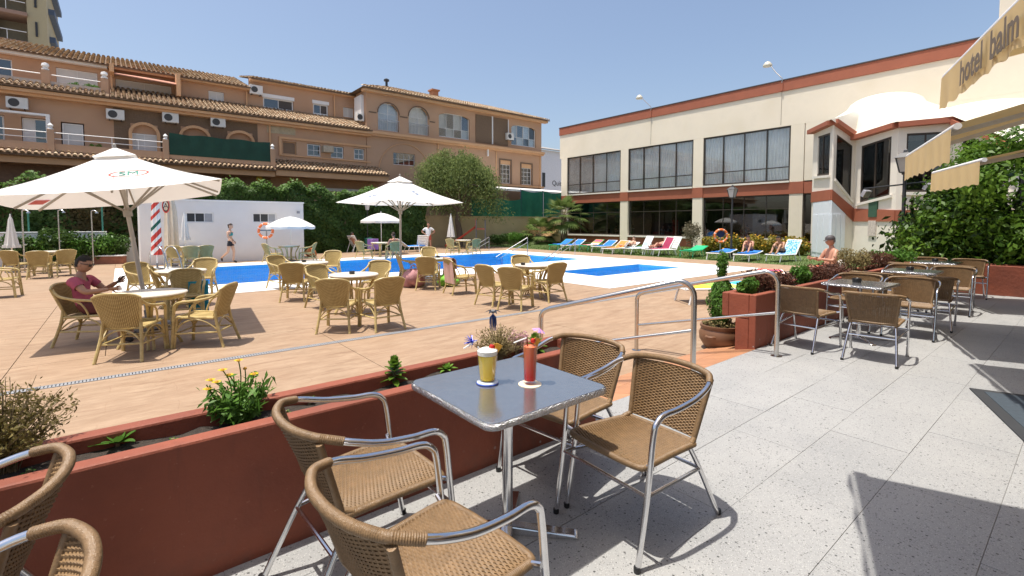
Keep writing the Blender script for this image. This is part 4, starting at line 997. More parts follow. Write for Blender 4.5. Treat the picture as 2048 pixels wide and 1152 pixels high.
# --- cane groups on the deck: table pixel, then chair pixels with the heading of the sitter
def facing(a, b): return math.degrees(math.atan2(b[1] - a[1], b[0] - a[0])) + 90
def group(tp, chairs, tname, z=D):
    t = gp(*tp, z + .73); place('ctab', t.x, t.y, z, random.uniform(0, 90), f'round cane table {tname}')
    for (px, py, off, lab) in chairs:
        c = gp(px, py, z + .42); place('cane', c.x, c.y, z, facing(c, t) + off, lab)
    return t
tA = group((298, 586), [(186, 626, 22, 'cane armchair the man in the pink shirt sits on'), (266, 646, -6, 'nearest cane armchair, its woven back turned to us, before the pink shirted man'),
     (408, 628, 0, 'cane armchair at right of the seated man’s table, seen from its side'), (372, 590, 10, 'cane armchair in the umbrella shade with a turquoise towel behind it')], 'the man in the pink shirt leans on')
group((362, 541), [(293, 566, 0, 'cane armchair left of the second table, beside the big umbrella pole'), (346, 572, 4, 'cane armchair with back to us between the two nearest left tables'),
     (404, 555, 0, 'cane armchair at the pool edge right of the second table on the left')], 'at the pool edge behind the big umbrella')
group((708, 549), [(678, 606, -4, 'nearest cane armchair of the centre table, back turned to us'), (762, 603, 5, 'cane armchair right of the centre table, its back slanting right'),
     (752, 562, 0, 'cane armchair on the pool side of the centre table'), (652, 574, 0, 'cane armchair left of the centre table, half hidden by another')], 'with an ashtray in the middle of the deck')
group((618, 525), [(592, 562, 0, 'cane armchair with back to us left of the table by the pool'), (566, 545, 0, 'leftmost cane armchair of the table close to the pool edge'), (662, 531, 0, 'cane armchair on the far right of the table close to pool edge')], 'with an ashtray close to the pool edge')
group((868, 516), [(856, 545, 0, 'cane armchair with back to us beside the lime green bag'), (822, 540, 0, 'dark cane armchair left of the table by the lime green bag'), (858, 520, 0, 'cane armchair on the pool side behind the one by the green bag')], 'between the green bag and the second big umbrella')
c = gp(922, 552, .22); place('cane', c.x, c.y, D, 84, 'cane armchair with a pink towel over its back')
group((1068, 530), [(990, 568, 0, 'cane armchair left of the table before the paddling pool'), (1032, 574, -6, 'cane armchair with back to us at the table before the paddling pool'),
     (1096, 562, 4, 'cane armchair right of the table before the paddling pool'), (1046, 545, 0, 'cane armchair on the far side of the table before the paddling pool')], 'before the paddling pool')
group((92, 503), [(35, 527, 0, 'cane armchair at left of the table by the showers'), (78, 529, 0, 'cane armchair with back to us at the table by the showers'), (126, 525, 0, 'cane armchair right of the table by the showers')], 'near the white wall with showers')
c = gp(2, 558, .22); place('cane', c.x, c.y, D, 84, 'cane armchair cut by the left edge on the open deck')
group((380, 493), [(352, 513, 0, 'cane armchair left of the table under the first hut window'), (382, 514, 0, 'cane armchair with back to us under the first hut window'), (408, 512, 0, 'cane armchair right of the table under the first hut window')], 'under the first window of the white hut')
group((578, 491), [(546, 507, 0, 'cane armchair under the lifebuoy by the white hut'), (614, 505, 0, 'cane armchair by the right corner of the white hut')], 'by the right end of the white hut')
group((760, 485), [(728, 500, 0, 'cane armchair left of the purple cloth, by the dark hedge'), (786, 501, 0, 'cane armchair under the small open umbrella by the hedge')], 'under the small white umbrella by the hedge')
group((926, 480), [(905, 493, 0, 'cane armchair left of the table in front of the red slide'), (948, 493, 0, 'cane armchair right of the table in front of the red slide')], 'in front of the red slide')
# ================================================================ PARASOLS
M_cloth = pm('white_parasol_cloth', (.80, .78, .74), .85, var=.04, scale=2, twoside=.22)
M_pole = pm('parasol_pole', (.46, .43, .38), .45, .3, var=.08)
M_gry = pm('weathered_pole', (.36, .34, .30), .6, var=.1)
M_logor = pm('logo_red', (.60, .06, .04), .7); M_logog = pm('logo_green', (.03, .22, .16), .7); M_logob = pm('logo_blue', (.18, .26, .42), .7)
def big_parasol(base, rot, side, ze, zt, label, zsag=.05):
    t = thing('large_parasol', base, 0, label, 'parasol', 'large square parasols over the deck tables'); t.rotation_euler = rot
    h = side / 2
    cor = [Vector((sx * h, sy * h, ze)) for sx, sy in ((-1, -1), (1, -1), (1, 1), (-1, 1))]; top = Vector((0, 0, zt))
    vt = .12                                             # vent opening at the crown
    def panel(k, s0, s1, lift, n=10, mm=10):
        a, b = cor[k], cor[(k + 1) % 4]
        def fn(u, v):
            e = a.lerp(b, u); s = s0 + (s1 - s0) * v; p = top.lerp(e, s)
            sag = zsag * math.sin(math.pi * u) * s + .05 * math.sin(math.pi * s)
            return p - Vector((0, 0, sag - lift))
        return fn
    for k in range(4):
        m = MB().grid(panel(k, vt, 1, 0), 12, 12); m.build('canopy_panel', M_cloth, t, smooth=True)
        m = MB().grid(panel(k, .0, .20, .055), 8, 5); m.build('vent_panel', M_cloth, t, smooth=True)
        a, b = cor[k], cor[(k + 1) % 4]
        hub = Vector((0, 0, ze - .28)); hub2 = Vector((0, 0, zt - .1))
        for p, q in ((a, 1.0), ((a + b) / 2, 1.0)):
            tip = top.lerp(p, .97) - Vector((0, 0, .035 + .05 * math.sin(math.pi * .97) + (zsag if p != a else 0)))
            r = MB().bar(hub2, tip, .022, .03).build('rib', M_gry, t)
            mid = hub2.lerp(tip, .5)
            MB().bar(hub, mid - Vector((0, 0, .02)), .018, .026).build('strut', M_gry, r)
    MB().lathe([(.06, 0), (.06, .12), (.04, .14)], 14, (0, 0, ze - .34)).build('runner', M_gry, t, smooth=True)
    MB().tube([(0, 0, .06), (0, 0, zt - .02)], .032, 14).build('pole', M_pole, t, smooth=True)
    MB().lathe([(.02, zt + .045), (.025, zt + .10), (.0, zt + .12)], 10).build('finial', M_gry, t)
    MB().lathe([(.28, 0), (.28, .05), (.25, .07), (.05, .08), (.045, .30), (.03, .31)], 24).build('base', pm('concrete_base', (.22, .21, .20), .8), t, smooth=True)
    return t, panel
def onpanel(fn, u, v, off=.006):
    e = .01; p = Vector(fn(u, v)); du = (Vector(fn(u + e, v)) - Vector(fn(u - e, v))).normalized(); dv = (Vector(fn(u, v - e)) - Vector(fn(u, v + e))).normalized()
    n = du.cross(dv).normalized(); dv = n.cross(du)
    return Matrix(((du.x, dv.x, n.x, p.x + n.x * off), (du.y, dv.y, n.y, p.y + n.y * off), (du.z, dv.z, n.z, p.z + n.z * off), (0, 0, 0, 1)))
b1 = Vector((.33, 9.68, D)); ap1 = Vector((-.03, 9.84, 2.70)); ax1 = (ap1 - b1).normalized()
q1 = Vector((0, 0, 1)).rotation_difference(ax1) @ Matrix.Rotation(R(-6.5), 3, 'Z').to_quaternion()
um, fn = big_parasol(b1, q1.to_euler(), 2.62, 2.16, 2.86, 'large tilted white parasol with a red and green logo, over the seated man')
f0 = fn(0, .12, 1, 0)
ring = MB(); N_ = 40
M0 = onpanel(f0, .62, .50, .008)
for k in range(N_):
    a, b = 2 * math.pi * k / N_, 2 * math.pi * (k + 1) / N_
    pts = [M0 @ Vector((r * .24 * math.cos(q), r * .12 * math.sin(q), 0)) for q, r in ((a, .9), (b, .9), (b, 1), (a, 1))]
    ring.add(pts, [(0, 1, 2, 3)])
ring.build('logo_ring', M_logor, um)
text('SM', .2, M_logog, 'logo_lettering', um, M0 @ Matrix.Shear('XZ', 4, (0, 0)), .001)
M3 = onpanel(fn(3, .12, 1, 0), .25, .82, -.012)
MB().add([M3 @ Vector(v) for v in ((-.35, -.05, 0), (.3, -.09, 0), (.35, .03, 0), (-.3, .09, 0))], [(0, 1, 2, 3)]).build('logo_band', M_logor, um)
b2 = gp(802, 561); a2 = gp(806, 357, 2.83)
um2, fn2 = big_parasol(b2, (0, 0, R(50.8 - 45 + 4)), 2.62, 2.30, 3.02, 'large white parasol with faded blue lettering beside the pool')
text('Sch', .3, M_logob, 'logo_lettering', um2, onpanel(fn2(3, .12, 1, 0), .45, .62, .008), .001)
text('S', .34, M_logob, 'logo_lettering', um2, onpanel(fn2(0, .12, 1, 0), .5, .5, .008), .001)
def small_parasol(p, label, r=1.0, h=2.15, tilt=(0, 0)):
    t = thing('small_parasol', p, random.random() * 6, label, 'parasol', 'small round white parasols'); t.rotation_euler = (*tilt, random.random())
    n = 8
    for k in range(n):
        a0, a1 = 2 * math.pi * k / n, 2 * math.pi * (k + 1) / n
        def fn_(u, v):
            a = a0 + (a1 - a0) * u; rr = r * v * (1 - .05 * math.sin(math.pi * u))
            return (rr * math.cos(a), rr * math.sin(a), h - .42 * v ** 1.6 - .03 * math.sin(math.pi * u) * v)
        m = MB().grid(fn_, 5, 6); m.build('canopy_panel', M_cloth, t, smooth=True)
        m = MB().grid(lambda u, v: tuple(Vector(fn_(u, 1)) - Vector((0, 0, .11 * v))), 5, 1); m.build('valance', M_cloth, t, smooth=True)
        MB().bar((0, 0, h - .06), (r * .96 * math.cos(a0), r * .96 * math.sin(a0), h - .43), .01, .014).build('rib', M_gry, t)
    MB().tube([(0, 0, 0.04), (0, 0, h + .08)], .02, 10).build('pole', M_white, t, smooth=True)
    MB().lathe([(.2, 0), (.2, .06), (.03, .1), (.03, .25)], 18).build('base', MATS['concrete_base'], t, smooth=True)
    return t
def closed_parasol(p, label, h=2.3, z0=.75, r=.17, mat=M_cloth):
    t = thing('closed_parasol', p, random.random() * 6, label, 'parasol', 'folded parasols')
    prof = [(.015, h), (.05, h - .12), (.09, h - .45), (r * .85, h - 1.0), (r, z0 + .1), (r * 1.05, z0)]
    MB().lathe(prof[::-1], 32, wob=lambda a, i: 1 + .22 * math.sin(8 * a + i * .2) * (1 if i < 5 else .2)).build('folded_canopy', mat, t, smooth=True)
    MB().tube([(0, 0, .03), (0, 0, h + .06)], .02, 8).build('pole', M_white, t, smooth=True)
    MB().lathe([(.2, 0), (.2, .06), (.03, .1), (.03, .25)], 18).build('base', MATS['concrete_base'], t, smooth=True)
    return t
small_parasol(gp(763, 508), 'small open white parasol on the far deck before the dark hedge', 1.12, 2.25)
small_parasol(gp(583, 523), 'small open white parasol by the right end of the white hut', 1.0, 1.98)
closed_parasol(gp(26, 545), 'folded white parasol at the far left by the showers', 1.95, .85, .2)
closed_parasol(gp(372, 535), 'folded white parasol against the white hut wall', 2.05, 1.05, .15)
closed_parasol(gp(902, 502), 'folded white parasol on the far deck near the red slide', 2.2, .85, .2)
# two tall folded parasols by the pool ladder: candy striped, and cream with a round emblem
M_str = pm('red_stripe_cloth', (.62, .05, .04), .8); M_crm = pm('cream_cloth', (.66, .58, .46), .85, var=.08)
def striped():
    m, N, L, b, pos = posmat('striped_cloth'); tc = N.new('ShaderNodeTexCoord').outputs['Object']
    sp = N.new('ShaderNodeSeparateXYZ'); L.new(tc, sp.inputs[0])
    cr = N.new('ShaderNodeValToRGB'); cr.color_ramp.interpolation = 'CONSTANT'
    st = [(0, (.6, .06, .04)), (.08, (.8, .78, .74)), (.15, (.6, .06, .04)), (.22, (.8, .78, .74)), (.28, (.6, .06, .04)), (.36, (.8, .78, .74)), (.44, (.02, .12, .08)), (.5, (.8, .78, .74)), (.6, (.6, .06, .04)), (.66, (.8, .78, .74)), (.74, (.6, .06, .04)), (.82, (.8, .78, .74)), (.9, (.6, .06, .04))]
    e = cr.color_ramp.elements
    for i, (p, c) in enumerate(st):
        q = e[i] if i < 2 else e.new(p); q.position = p; q.color = (*c, 1)
    L.new(mapr(N, L, mth(N, L, 'ADD', sp.outputs[2], mth(N, L, 'MULTIPLY', sp.outputs[0], 1.2)), .5, 2.9), cr.inputs[0]); L.new(cr.outputs[0], b.inputs['Base Color']); b.inputs['Roughness'].default_value = .85
    return m
closed_parasol(gp(315, 540), 'tall folded parasol with red, white and green stripes by the pool ladder', 2.95, .55, .14, striped())
t = closed_parasol(gp(345, 533), 'tall folded cream parasol with a round black and red emblem', 3.15, .6, .21, M_crm)
vd = -cF; M5 = Matrix(((cR.x, 0, vd.x, vd.x * .25), (cR.y, 0, vd.y, vd.y * .25), (0, 1, 0, 2.35), (0, 0, 0, 1)))
t.rotation_euler = (0, 0, 0)
for r0, r1, mt in ((.0, .25, M_crm), (.22, .27, M_logor), (.17, .22, M_black)):
    rg = MB()
    for k in range(28):
        a, b = 2 * math.pi * k / 28, 2 * math.pi * (k + 1) / 28
        rg.add([M5 @ Vector((r * .55 * math.cos(q), r * math.sin(q), .002 if r0 else 0)) for q, r in ((a, r0), (b, r0), (b, r1), (a, r1))], [(0, 1, 2, 3)])
    if r0: rg.build('emblem_ring', mt, t)
text('A', .3, M_black, 'emblem_letter', t, M5 @ Matrix.Translation((0, 0, .003)), .001)
# ================================================================ AWNINGS over the terrace
M_awn = pm('yellow_awning_cloth', (.66, .49, .235), .8, var=.07, scale=3, twoside=.06); M_awnu = M_awn
M_awb = pm('awning_front_bar', (.70, .69, .67), .4, var=.05)
def awning(a, b, z, depth, rise, valh, label, body=None, tsize=.3):
    t = thing('awning', (a[0], a[1], 0), 0, label, 'awning', 'yellow fabric awnings along the hotel terrace')
    A = Vector((0, 0, z)); B = Vector((b[0] - a[0], b[1] - a[1], z)); d = (B - A).normalized(); n = Vector((d.y, -d.x, 0)); L_ = (B - A).length
    MB().tube([A - d * .03, B + d * .03], .035, 12).build('front_bar', M_awb, t, smooth=True)
    c = MB().grid(lambda u, v: A + d * (L_ * u) + n * (depth * v) + Vector((0, 0, rise * v - .05 * math.sin(math.pi * v) + .03)), 16, 12)
    c.build('canvas', M_awn, t, smooth=True)
    v_ = MB().grid(lambda u, v: A + d * (L_ * u) - n * (.045 - .0) + n * (.008 * math.sin(u * L_ * 16) * v) - Vector((0, 0, .02 + valh * v + .012 * math.sin(u * L_ * 20) * v)), 80, 6)
    v_.build('valance', M_awn, t, smooth=True)
    for u in (.18, .82):
        p = A + d * (L_ * u); q = p + n * depth + Vector((0, 0, rise - .12)); e = p.lerp(q, .5) + d * (.5 if u < .5 else -.5) + Vector((0, 0, -.05))
        m = MB(); m.bar(p - Vector((0, 0, .02)), e, .035, .05); m.bar(e, q, .035, .05); m.build('folding_arm', M_awb, t)
    if body:
        o = B - d * 1.43 - n * .07 - Vector((0, 0, .03 + valh * .5)); n2 = -n
        M_ = Matrix(((-d.x, 0, n2.x, o.x), (-d.y, 0, n2.y, o.y), (0, 1, 0, o.z), (0, 0, 0, 1)))
        for wd_, dx in zip(body.split(' '), (-.36, .37)):
            text(wd_, tsize, pm('awning_letters', (.16, .125, .09), .8), 'lettering', t, M_ @ Matrix.Translation((dx, 0, 0)), .001, 1, .006)
    return t
def awe(p, s): return (p[0] * s, p[1] * s)
k295 = (2.95 - 1.5) / 1.2; k25 = (2.5 - 1.5) / 1.2
e1 = awe((5.28, .84), k295)
awning((e1[0] - AW.x * 3.4, e1[1] - AW.y * 3.4), e1, 2.95, 3.25, .75, .31, 'yellow awning with grey hotel lettering cut by the top right corner', 'hotel balm', .29)
awning((-1.0, -.24), (2.74, 1.10), 2.95, 3.25, .75, .12, 'yellow awning above the camera at the near end of the terrace', None)
awning(awe((8.11, 1.18), k25), awe((11.0, 2.22), k25), 2.5, 3.2, 1.1, .34, 'yellow awning with a wavy valance next to the street lantern', None)
awning(awe((12.79, 1.46), k25), awe((15.19, 2.58), k25), 2.5, 3.1, .85, .36, 'farthest yellow awning, lowest against the green shrubs', None)
# ================================================================ HUT, WALLS, STREET FURNITURE, LOUNGERS
ht2 = thing('pool_hut', (0, 0, 0), 0, 'low white flat roofed pool hut with two small windows', 'hut')
HX0, HX1, HY, HZ = .6, 6.8, 24.1, 2.42
hp3 = plane((0, HY, 0), (1, 0, 0), (0, -1, 0))
ops = [(2.13, 3.12, 1.52, 1.95), (4.62, 5.6, 1.52, 1.95)]
m = MB(); wall(m, hp3, HX0, HX1, D - .1, HZ, ops, .15)
m.add([(HX1, HY, D), (HX1, HY + 2.6, D), (HX1, HY + 2.6, HZ), (HX1, HY, HZ), (HX0, HY, D), (HX0, HY + 2.6, D), (HX0, HY + 2.6, HZ), (HX0, HY, HZ)], [(0, 1, 2, 3), (7, 6, 5, 4), (1, 5, 6, 2), (3, 2, 6, 7)])
m.build('wall', pm('hut_white', (.74, .72, .70), .8, var=.04, scale=1.5, bump=.08), ht2)
part('roof_edge', M_white, ht2, ((HX0 - .03, HY - .03, HZ + .002), (HX1 + .03, HY + 2.6, HZ + .07)))
for o in ops: window(ht2, hp3, *o, 3, 1, M_wf, [pm('hut_opening', (.03, .032, .035), .4), MATS['hut_opening'], pm('hut_pane', (.35, .36, .38), .3)], .045, -.05)
part('wall_lamp', pm('grey_fitting', (.3, .3, .32), .5), ht2, ((6.5, HY - .07, 1.95), (6.62, HY - .001, 2.06)))
# lifebuoys
M_buoy = pm('lifebuoy_orange', (.85, .20, .05), .5, var=.08)
def lifebuoy(p, top, r, label, disc=False):
    t = thing('lifebuoy_stand', p, YAW - R(90), label, 'lifebuoy', 'orange lifebuoys on stands')
    zc = top - p.z - r
    MB().tube([(0, .06, 0), (0, .06, zc + .02)], .03, 10).build('post', M_gry, t, smooth=True)
    MB().bar((-r * .72, .05, zc + .02), (r * .72, .05, zc + .02), .03, .05).build('bracket', pm('bracket_blue', (.12, .2, .26), .5), t)
    rg = MB().tube([((r - .055) * math.cos(k / 36 * 6.2832), 0, zc + (r - .055) * math.sin(k / 36 * 6.2832)) for k in range(36)], .055, 10, closed=True).build('ring', M_buoy, t, smooth=True)
    for q in range(8):
        a = R(45 * q + 22)
        MB().tube([((r - .055) * math.cos(a + e), 0, zc + (r - .055) * math.sin(a + e)) for e in (-.05, 0, .05)], .0575, 12).build('band', M_wf, rg, smooth=True)
    if disc: MB().lathe([(.0, 0), (.2, .0), (.2, .03), (.0, .03)], 24).xf(Matrix.Translation((0, .05, zc + .12)) @ Matrix.Rotation(R(90), 4, 'X')).build('backing_disc', pm('navy_disc', (.01, .02, .09), .5), t)
    return t
lb = gp(533, 524); lifebuoy(lb, zat(lb.x, lb.y, 445), .36, 'orange lifebuoy on a stand in front of the white hut')
lb = gp(1441, 513); lifebuoy(lb, zat(lb.x, lb.y, 457), .37, 'orange lifebuoy with a navy disc beside the lawn lamp post', True)
# low white wall with step, shrub bed, showers
p0, p1 = Vector((-9, 26.9, D)), Vector((-.45, 26.9, D))
def wallbox(name, a, b, h, th, mat, label, cat):
    t = thing(name, a, 0, label, cat); d = (b - a); d.z = 0; n = Vector((-d.y, d.x, 0)).normalized() * th
    MB().hexa([(0, 0, -.05), d - Vector((0, 0, .05)), d + n - Vector((0, 0, .05)), n - Vector((0, 0, .05)), Vector((0, 0, h)), d + Vector((0, 0, h)), d + n + Vector((0, 0, h)), n + Vector((0, 0, h))]).build('wall', mat, t, bevel=.03)
    MB().hexa([Vector((0, 0, h + .002)) - n * .15, d + Vector((0, 0, h + .002)) - n * .15, d + n * 1.15 + Vector((0, 0, h + .002)), n * 1.15 + Vector((0, 0, h + .002)), Vector((0, 0, h + .05)) - n * .15, d + Vector((0, 0, h + .05)) - n * .15, d + n * 1.15 + Vector((0, 0, h + .05)), n * 1.15 + Vector((0, 0, h + .05))]).build('coping', M_white, t, bevel=.01)
    return t
wallbox('garden_wall', p0, p1, zat(p1.x, p1.y, 465) + .2, .18, MATS['hut_white'], 'low white garden wall behind the showers at far left', 'wall')
p2 = Vector((.5, 26.7, D)); wallbox('garden_wall', Vector((-.44, 26.75, D)), p2, zat(p2.x, p2.y, 478) + .2, .2, MATS['hut_white'], 'short lower white wall end by the pool ladder', 'wall')
for i, (px, py, tp) in enumerate(((50, 545, 420), (121, 533, 420), (187, 531, 421), (287, 519, 470))):
    p = gp(px, py); h = zat(p.x, p.y, tp) - p.z
    if i == 3: continue
    t = thing('shower', p, YAW, ['leftmost chrome shower post in front of the shrubs', 'middle chrome shower post in front of the shrubs', 'right chrome shower post next to the brick shrub bed'][i], 'shower', 'poolside showers')
    MB().tube(smooth_path([(0, 0, 0), (0, 0, h * .6), (0, 0, h - .12), (0, -.03, h - .02), (0, -.12, h), (0, -.2, h - .04)], 6), .022, 10).build('pipe', M_steel, t, smooth=True)
    MB().lathe([(.02, .05), (.06, .0), (.06, -.02), (.01, -.02)], 14, (0, -.22, h - .09)).build('shower_head', M_steel, t, smooth=True)
    MB().lathe([(.07, 0), (.07, .015), (.03, .03)], 14).build('base_flange', M_steel, t, smooth=True)
    MB().tube([(0, -.03, h * .45), (0, -.09, h * .45)], .018, 8).build('tap', M_steel, t, smooth=True)
for px, py, tp, lab in ((57, 500, 405, 'green fence post against the ivy hedge, left one'), (205, 500, 412, 'green fence post against the ivy hedge, right one')):
    d_ = ray(px, 446); p = Vector((d_.x * 27.25 / d_.y, 27.25, D)); t = thing('fence_post', p, 0, lab, 'post', 'green posts at the hedge'); MB().tube([(0, 0, -.05), (0, 0, zat(p.x, p.y, tp) + .2)], .03, 8).build('post', pm('post_green', (.05, .22, .16), .5), t)
    MB().lathe([(.032, 0), (.035, .02), (.0, .05)], 8, (0, 0, zat(p.x, p.y, tp) + .2)).build('cap', MATS['post_green'], t)
a, b = gp(183, 529), gp(246, 528)
wallbox('brick_bed', a, b, .32, .3, pm('brick_red', (.30, .12, .07), .9, var=.25, scale=9), 'small red brick bed under the shrubs by the white wall', 'planter')
# pool ladder rails and entry rails
def poolrail(pts, label, r=.022):
    o = Vector(pts[0]); t = thing('pool_rail', o, 0, label, 'handrail', 'steel rails of the pool')
    MB().tube(smooth_path([Vector(p) - o for p in pts], 6), r, 10).build('rail', M_steel, t, smooth=True)
    for p in (pts[0],): MB().lathe([(.05, 0), (.05, .012), (.025, .02)], 14).build('flange', M_steel, t, smooth=True)
for k, px in enumerate((301, 329)):
    p = gp(px, 540); q = p + Vector((.55, -.9, 0)).normalized() * .9
    poolrail([p, p + Vector((0, 0, .55)), p + (q - p) * .25 + Vector((0, 0, .85)), p + (q - p) * .7 + Vector((0, 0, .75)), q + Vector((0, 0, .1)), q + Vector((0, 0, -.6))], ['left steel loop of the pool ladder by the striped parasol', 'right steel loop of the pool ladder by the striped parasol'][k])
def entry(b, top, e, label):
    B = gp(*b); z = zat(B.x, B.y, top[1]); T_ = Vector((B.x, B.y, z)); E_ = gp(*e, -.25)
    t = thing('entry_rail', B, 0, label, 'handrail', 'sloping rails of the pool steps')
    MB().tube([(0, 0, 0), (0, 0, z - B.z)], .02, 8).build('post', M_steel, t, smooth=True)
    MB().tube([(0, 0, z - B.z), E_ - B], .02, 8).build('rail', M_steel, t, smooth=True)
    MB().tube([(0, 0, (z - B.z) * .72), (E_ - B) * .93 + Vector((0, 0, -.12))], .016, 8).build('lower_rail', M_steel, t, smooth=True)
entry((978, 504), (978, 474), (918, 511), 'sloping steel rail of the pool steps nearest the slide'); entry((1055, 510), (1055, 475), (992, 514), 'middle sloping steel rail of the pool steps'); entry((1150, 512), (1150, 477), (1086, 520), 'right sloping steel rail of the pool steps')
# lantern posts
def lantern(p, top, label, arms=False):
    t = thing('street_lantern', p, 0, label, 'lamp post', 'old style lantern posts'); h = top - p.z
    MB().lathe([(.11, 0), (.11, .25), (.06, .3), (.045, .9), (.04, h - .62), (.07, h - .60), (.07, h - .56)], 14).build('post', M_dark, t, smooth=True)
    fr = MB(); w0, w1, z0, z1 = .10, .17, h - .54, h - .18
    for sx, sy in ((1, 1), (1, -1), (-1, -1), (-1, 1)): fr.bar((sx * w0, sy * w0, z0), (sx * w1, sy * w1, z1), .022, .022)
    fr.box((-w0 - .01, -w0 - .01, z0 - .02), (w0 + .01, w0 + .01, z0)); l = fr.build('lantern_frame', M_dark, t)
    MB().hexa([(-w0, -w0, z0), (w0, -w0, z0), (w0, w0, z0), (-w0, w0, z0), (-w1 + .01, -w1 + .01, z1), (w1 - .01, -w1 + .01, z1), (w1 - .01, w1 - .01, z1), (-w1 + .01, w1 - .01, z1)]).build('lantern_glass', pm('frosted_glass', (.42, .40, .36), .35, var=.06), l)
    MB().lathe([(.285, z1), (.27, z1 + .02), (.12, z1 + .13), (.06, z1 + .15), (.05, z1 + .2), (.02, z1 + .24)], 4).xf(Matrix.Rotation(R(45), 4, 'Z')).build('lantern_roof', M_dark, l)
    if arms:
        MB().tube([(-1.05 * cR.x, -1.05 * cR.y, h - .98), (.7 * cR.x, .7 * cR.y, h - .78)], .02, 8).build('crossbar', M_dark, t)
        for q, sz in ((-1.0, -.98), (.62, -.8)):
            f = MB().box((-.11, -.05, -.09), (.11, .05, .09)); f.xf(Matrix.Translation((q * cR.x, q * cR.y, h + sz - .12)) @ Matrix.Rotation(YAW - R(70), 4, 'Z') @ Matrix.Rotation(R(30), 4, 'X')).build('floodlight', pm('flood_alu', (.5, .5, .52), .3, .6), t, bevel=.01)
    return t
p = gp(1462, 514, -.13); lantern(p, zat(p.x, p.y, 372), 'black lantern post on the lawn in front of the hotel windows')
p = onX(1806, 15.9); p.z = D; lantern(p, zat(p.x, p.y, 302), 'black lantern with floodlight arms rising out of the green shrubs', True)
# ---- sun loungers
def lounger(p, rz, label, frame, cloth, back=25, clothparts=True):
    t = thing('sun_lounger', p, R(rz), label, 'sun lounger', 'sun loungers by the pool')
    fm = MB(); L1, L2, w = 1.2, .72, .31
    for s in (1, -1): fm.tube([(-L1, s * w, .32), (0, s * w, .32)], .024, 8)
    for x in (-L1, -.6, -.02): fm.tube([(x, -w, .32), (x, w, .32)], .02, 8)
    fm.build('frame', frame, t, smooth=True)
    for x, dx in ((-1.02, -.1), (-.12, .12)):
        for s in (1, -1): MB().tube(smooth_path([(x, s * w, .32), (x + dx * .6, s * (w + .01), .16), (x + dx, s * (w + .01), 0)], 3), .024, 8).build('leg', frame, t, smooth=True)
    n = 9
    for k in range(n):
        x = -L1 + .08 + k * (L1 - .1) / n
        MB().box((x, -w + .02, .33), (x + .085, w - .02, .345)).build('slat', frame, t)
    c, s_ = math.cos(R(back)), math.sin(R(back))
    bk = MB()
    for s in (1, -1): bk.tube([(0, s * w, .33), (L2 * c, s * w, .33 + L2 * s_)], .024, 8)
    bk.tube([(L2 * c, -w, .33 + L2 * s_), (L2 * c, w, .33 + L2 * s_)], .024, 8)
    bo = bk.build('backrest', frame, t, smooth=True)
    for k in range(6):
        u = .06 + k * .11
        MB().hexa([(u * c, -w + .02, .33 + u * s_), ((u + .08) * c, -w + .02, .33 + (u + .08) * s_), ((u + .08) * c, w - .02, .33 + (u + .08) * s_), (u * c, w - .02, .33 + u * s_)] + [(u * c - .012 * s_, -w + .02, .345 + u * s_), ((u + .08) * c - .012 * s_, -w + .02, .345 + (u + .08) * s_), ((u + .08) * c - .012 * s_, w - .02, .345 + (u + .08) * s_), (u * c - .012 * s_, w - .02, .345 + u * s_)]).build('slat', frame, bo)
    MB().tube([(L2 * .55 * c, -w * .8, .33 + L2 * .5 * s_), (L2 * .62, -w * .8, .0)], .018, 6).build('prop', frame, t); MB().tube([(L2 * .55 * c, w * .8, .33 + L2 * .5 * s_), (L2 * .62, w * .8, .0)], .018, 6).build('prop', frame, t)
    if cloth:
        tw_ = thing('towel', p, R(rz), cloth[1], 'towel', 'beach towels on the loungers')
        def fn(u, v):
            s = -1.12 + 1.78 * u; q = (2 * v - 1) * (w + .01)
            x, z = (s, .372) if s < 0 else (s * c, .372 + s * s_)
            return (x, q, z + .008 * math.sin(u * 23 + v * 3) - (.05 if abs(2*v-1) > .95 else 0))
        MB().grid(fn, 40, 12).build('cloth', cloth[0], tw_, smooth=True)
    return t
def striped_cloth(name, cols, axis=0, period=.5):
    m, N, L, b, pos = posmat(name); tc = N.new('ShaderNodeTexCoord').outputs['Object']; sp = N.new('ShaderNodeSeparateXYZ'); L.new(tc, sp.inputs[0])
    cr = N.new('ShaderNodeValToRGB'); cr.color_ramp.interpolation = 'CONSTANT'; e = cr.color_ramp.elements
    for i, c in enumerate(cols):
        q = e[i] if i < 2 else e.new(i / len(cols)); q.position = i / len(cols); q.color = (*c, 1)
    fr = mth(N, L, 'FRACT', mth(N, L, 'DIVIDE', mth(N, L, 'ADD', sp.outputs[axis], 10), period), 0)
    L.new(fr, cr.inputs[0]); L.new(cr.outputs[0], b.inputs['Base Color']); b.inputs['Roughness'].default_value = .9; return m
M_pw = pm('white_resin', (.78, .77, .74), .4, var=.04); M_pg = pm('green_resin', (.02, .38, .16), .4, var=.06)
M_bl = pm('blue_towel', (.02, .16, .52), .95, var=.25, scale=6); M_gt = pm('green_towel', (.02, .42, .17), .95, var=.15)
M_lb = pm('light_blue_towel', (.40, .66, .74), .95, var=.12, scale=9, col2=(.6, .78, .82)); M_pat = pm('blue_patterned_towel', (.05, .28, .70), .95, var=.1, col2=(.45, .68, .85), mixscale=14, mixlo=.48, mixhi=.52)
M_pinkt = striped_cloth('pink_towel_stripes', [(.65, .12, .10), (.75, .70, .66), (.70, .28, .10), (.45, .08, .20)], 0, .7); M_rain = striped_cloth('rainbow_towel', [(.78, .62, .05), (.30, .60, .08), (.62, .75, .16), (.06, .45, .75), (.72, .25, .38)], 0, 1.8)
LZ = -.155
def lz(px, py): 
    p = gp(px, py, -.18); p.z = -.215 + .1 * max(0, p.x - 20.82) / 9.1 if p.x > 20.8 else D; return p
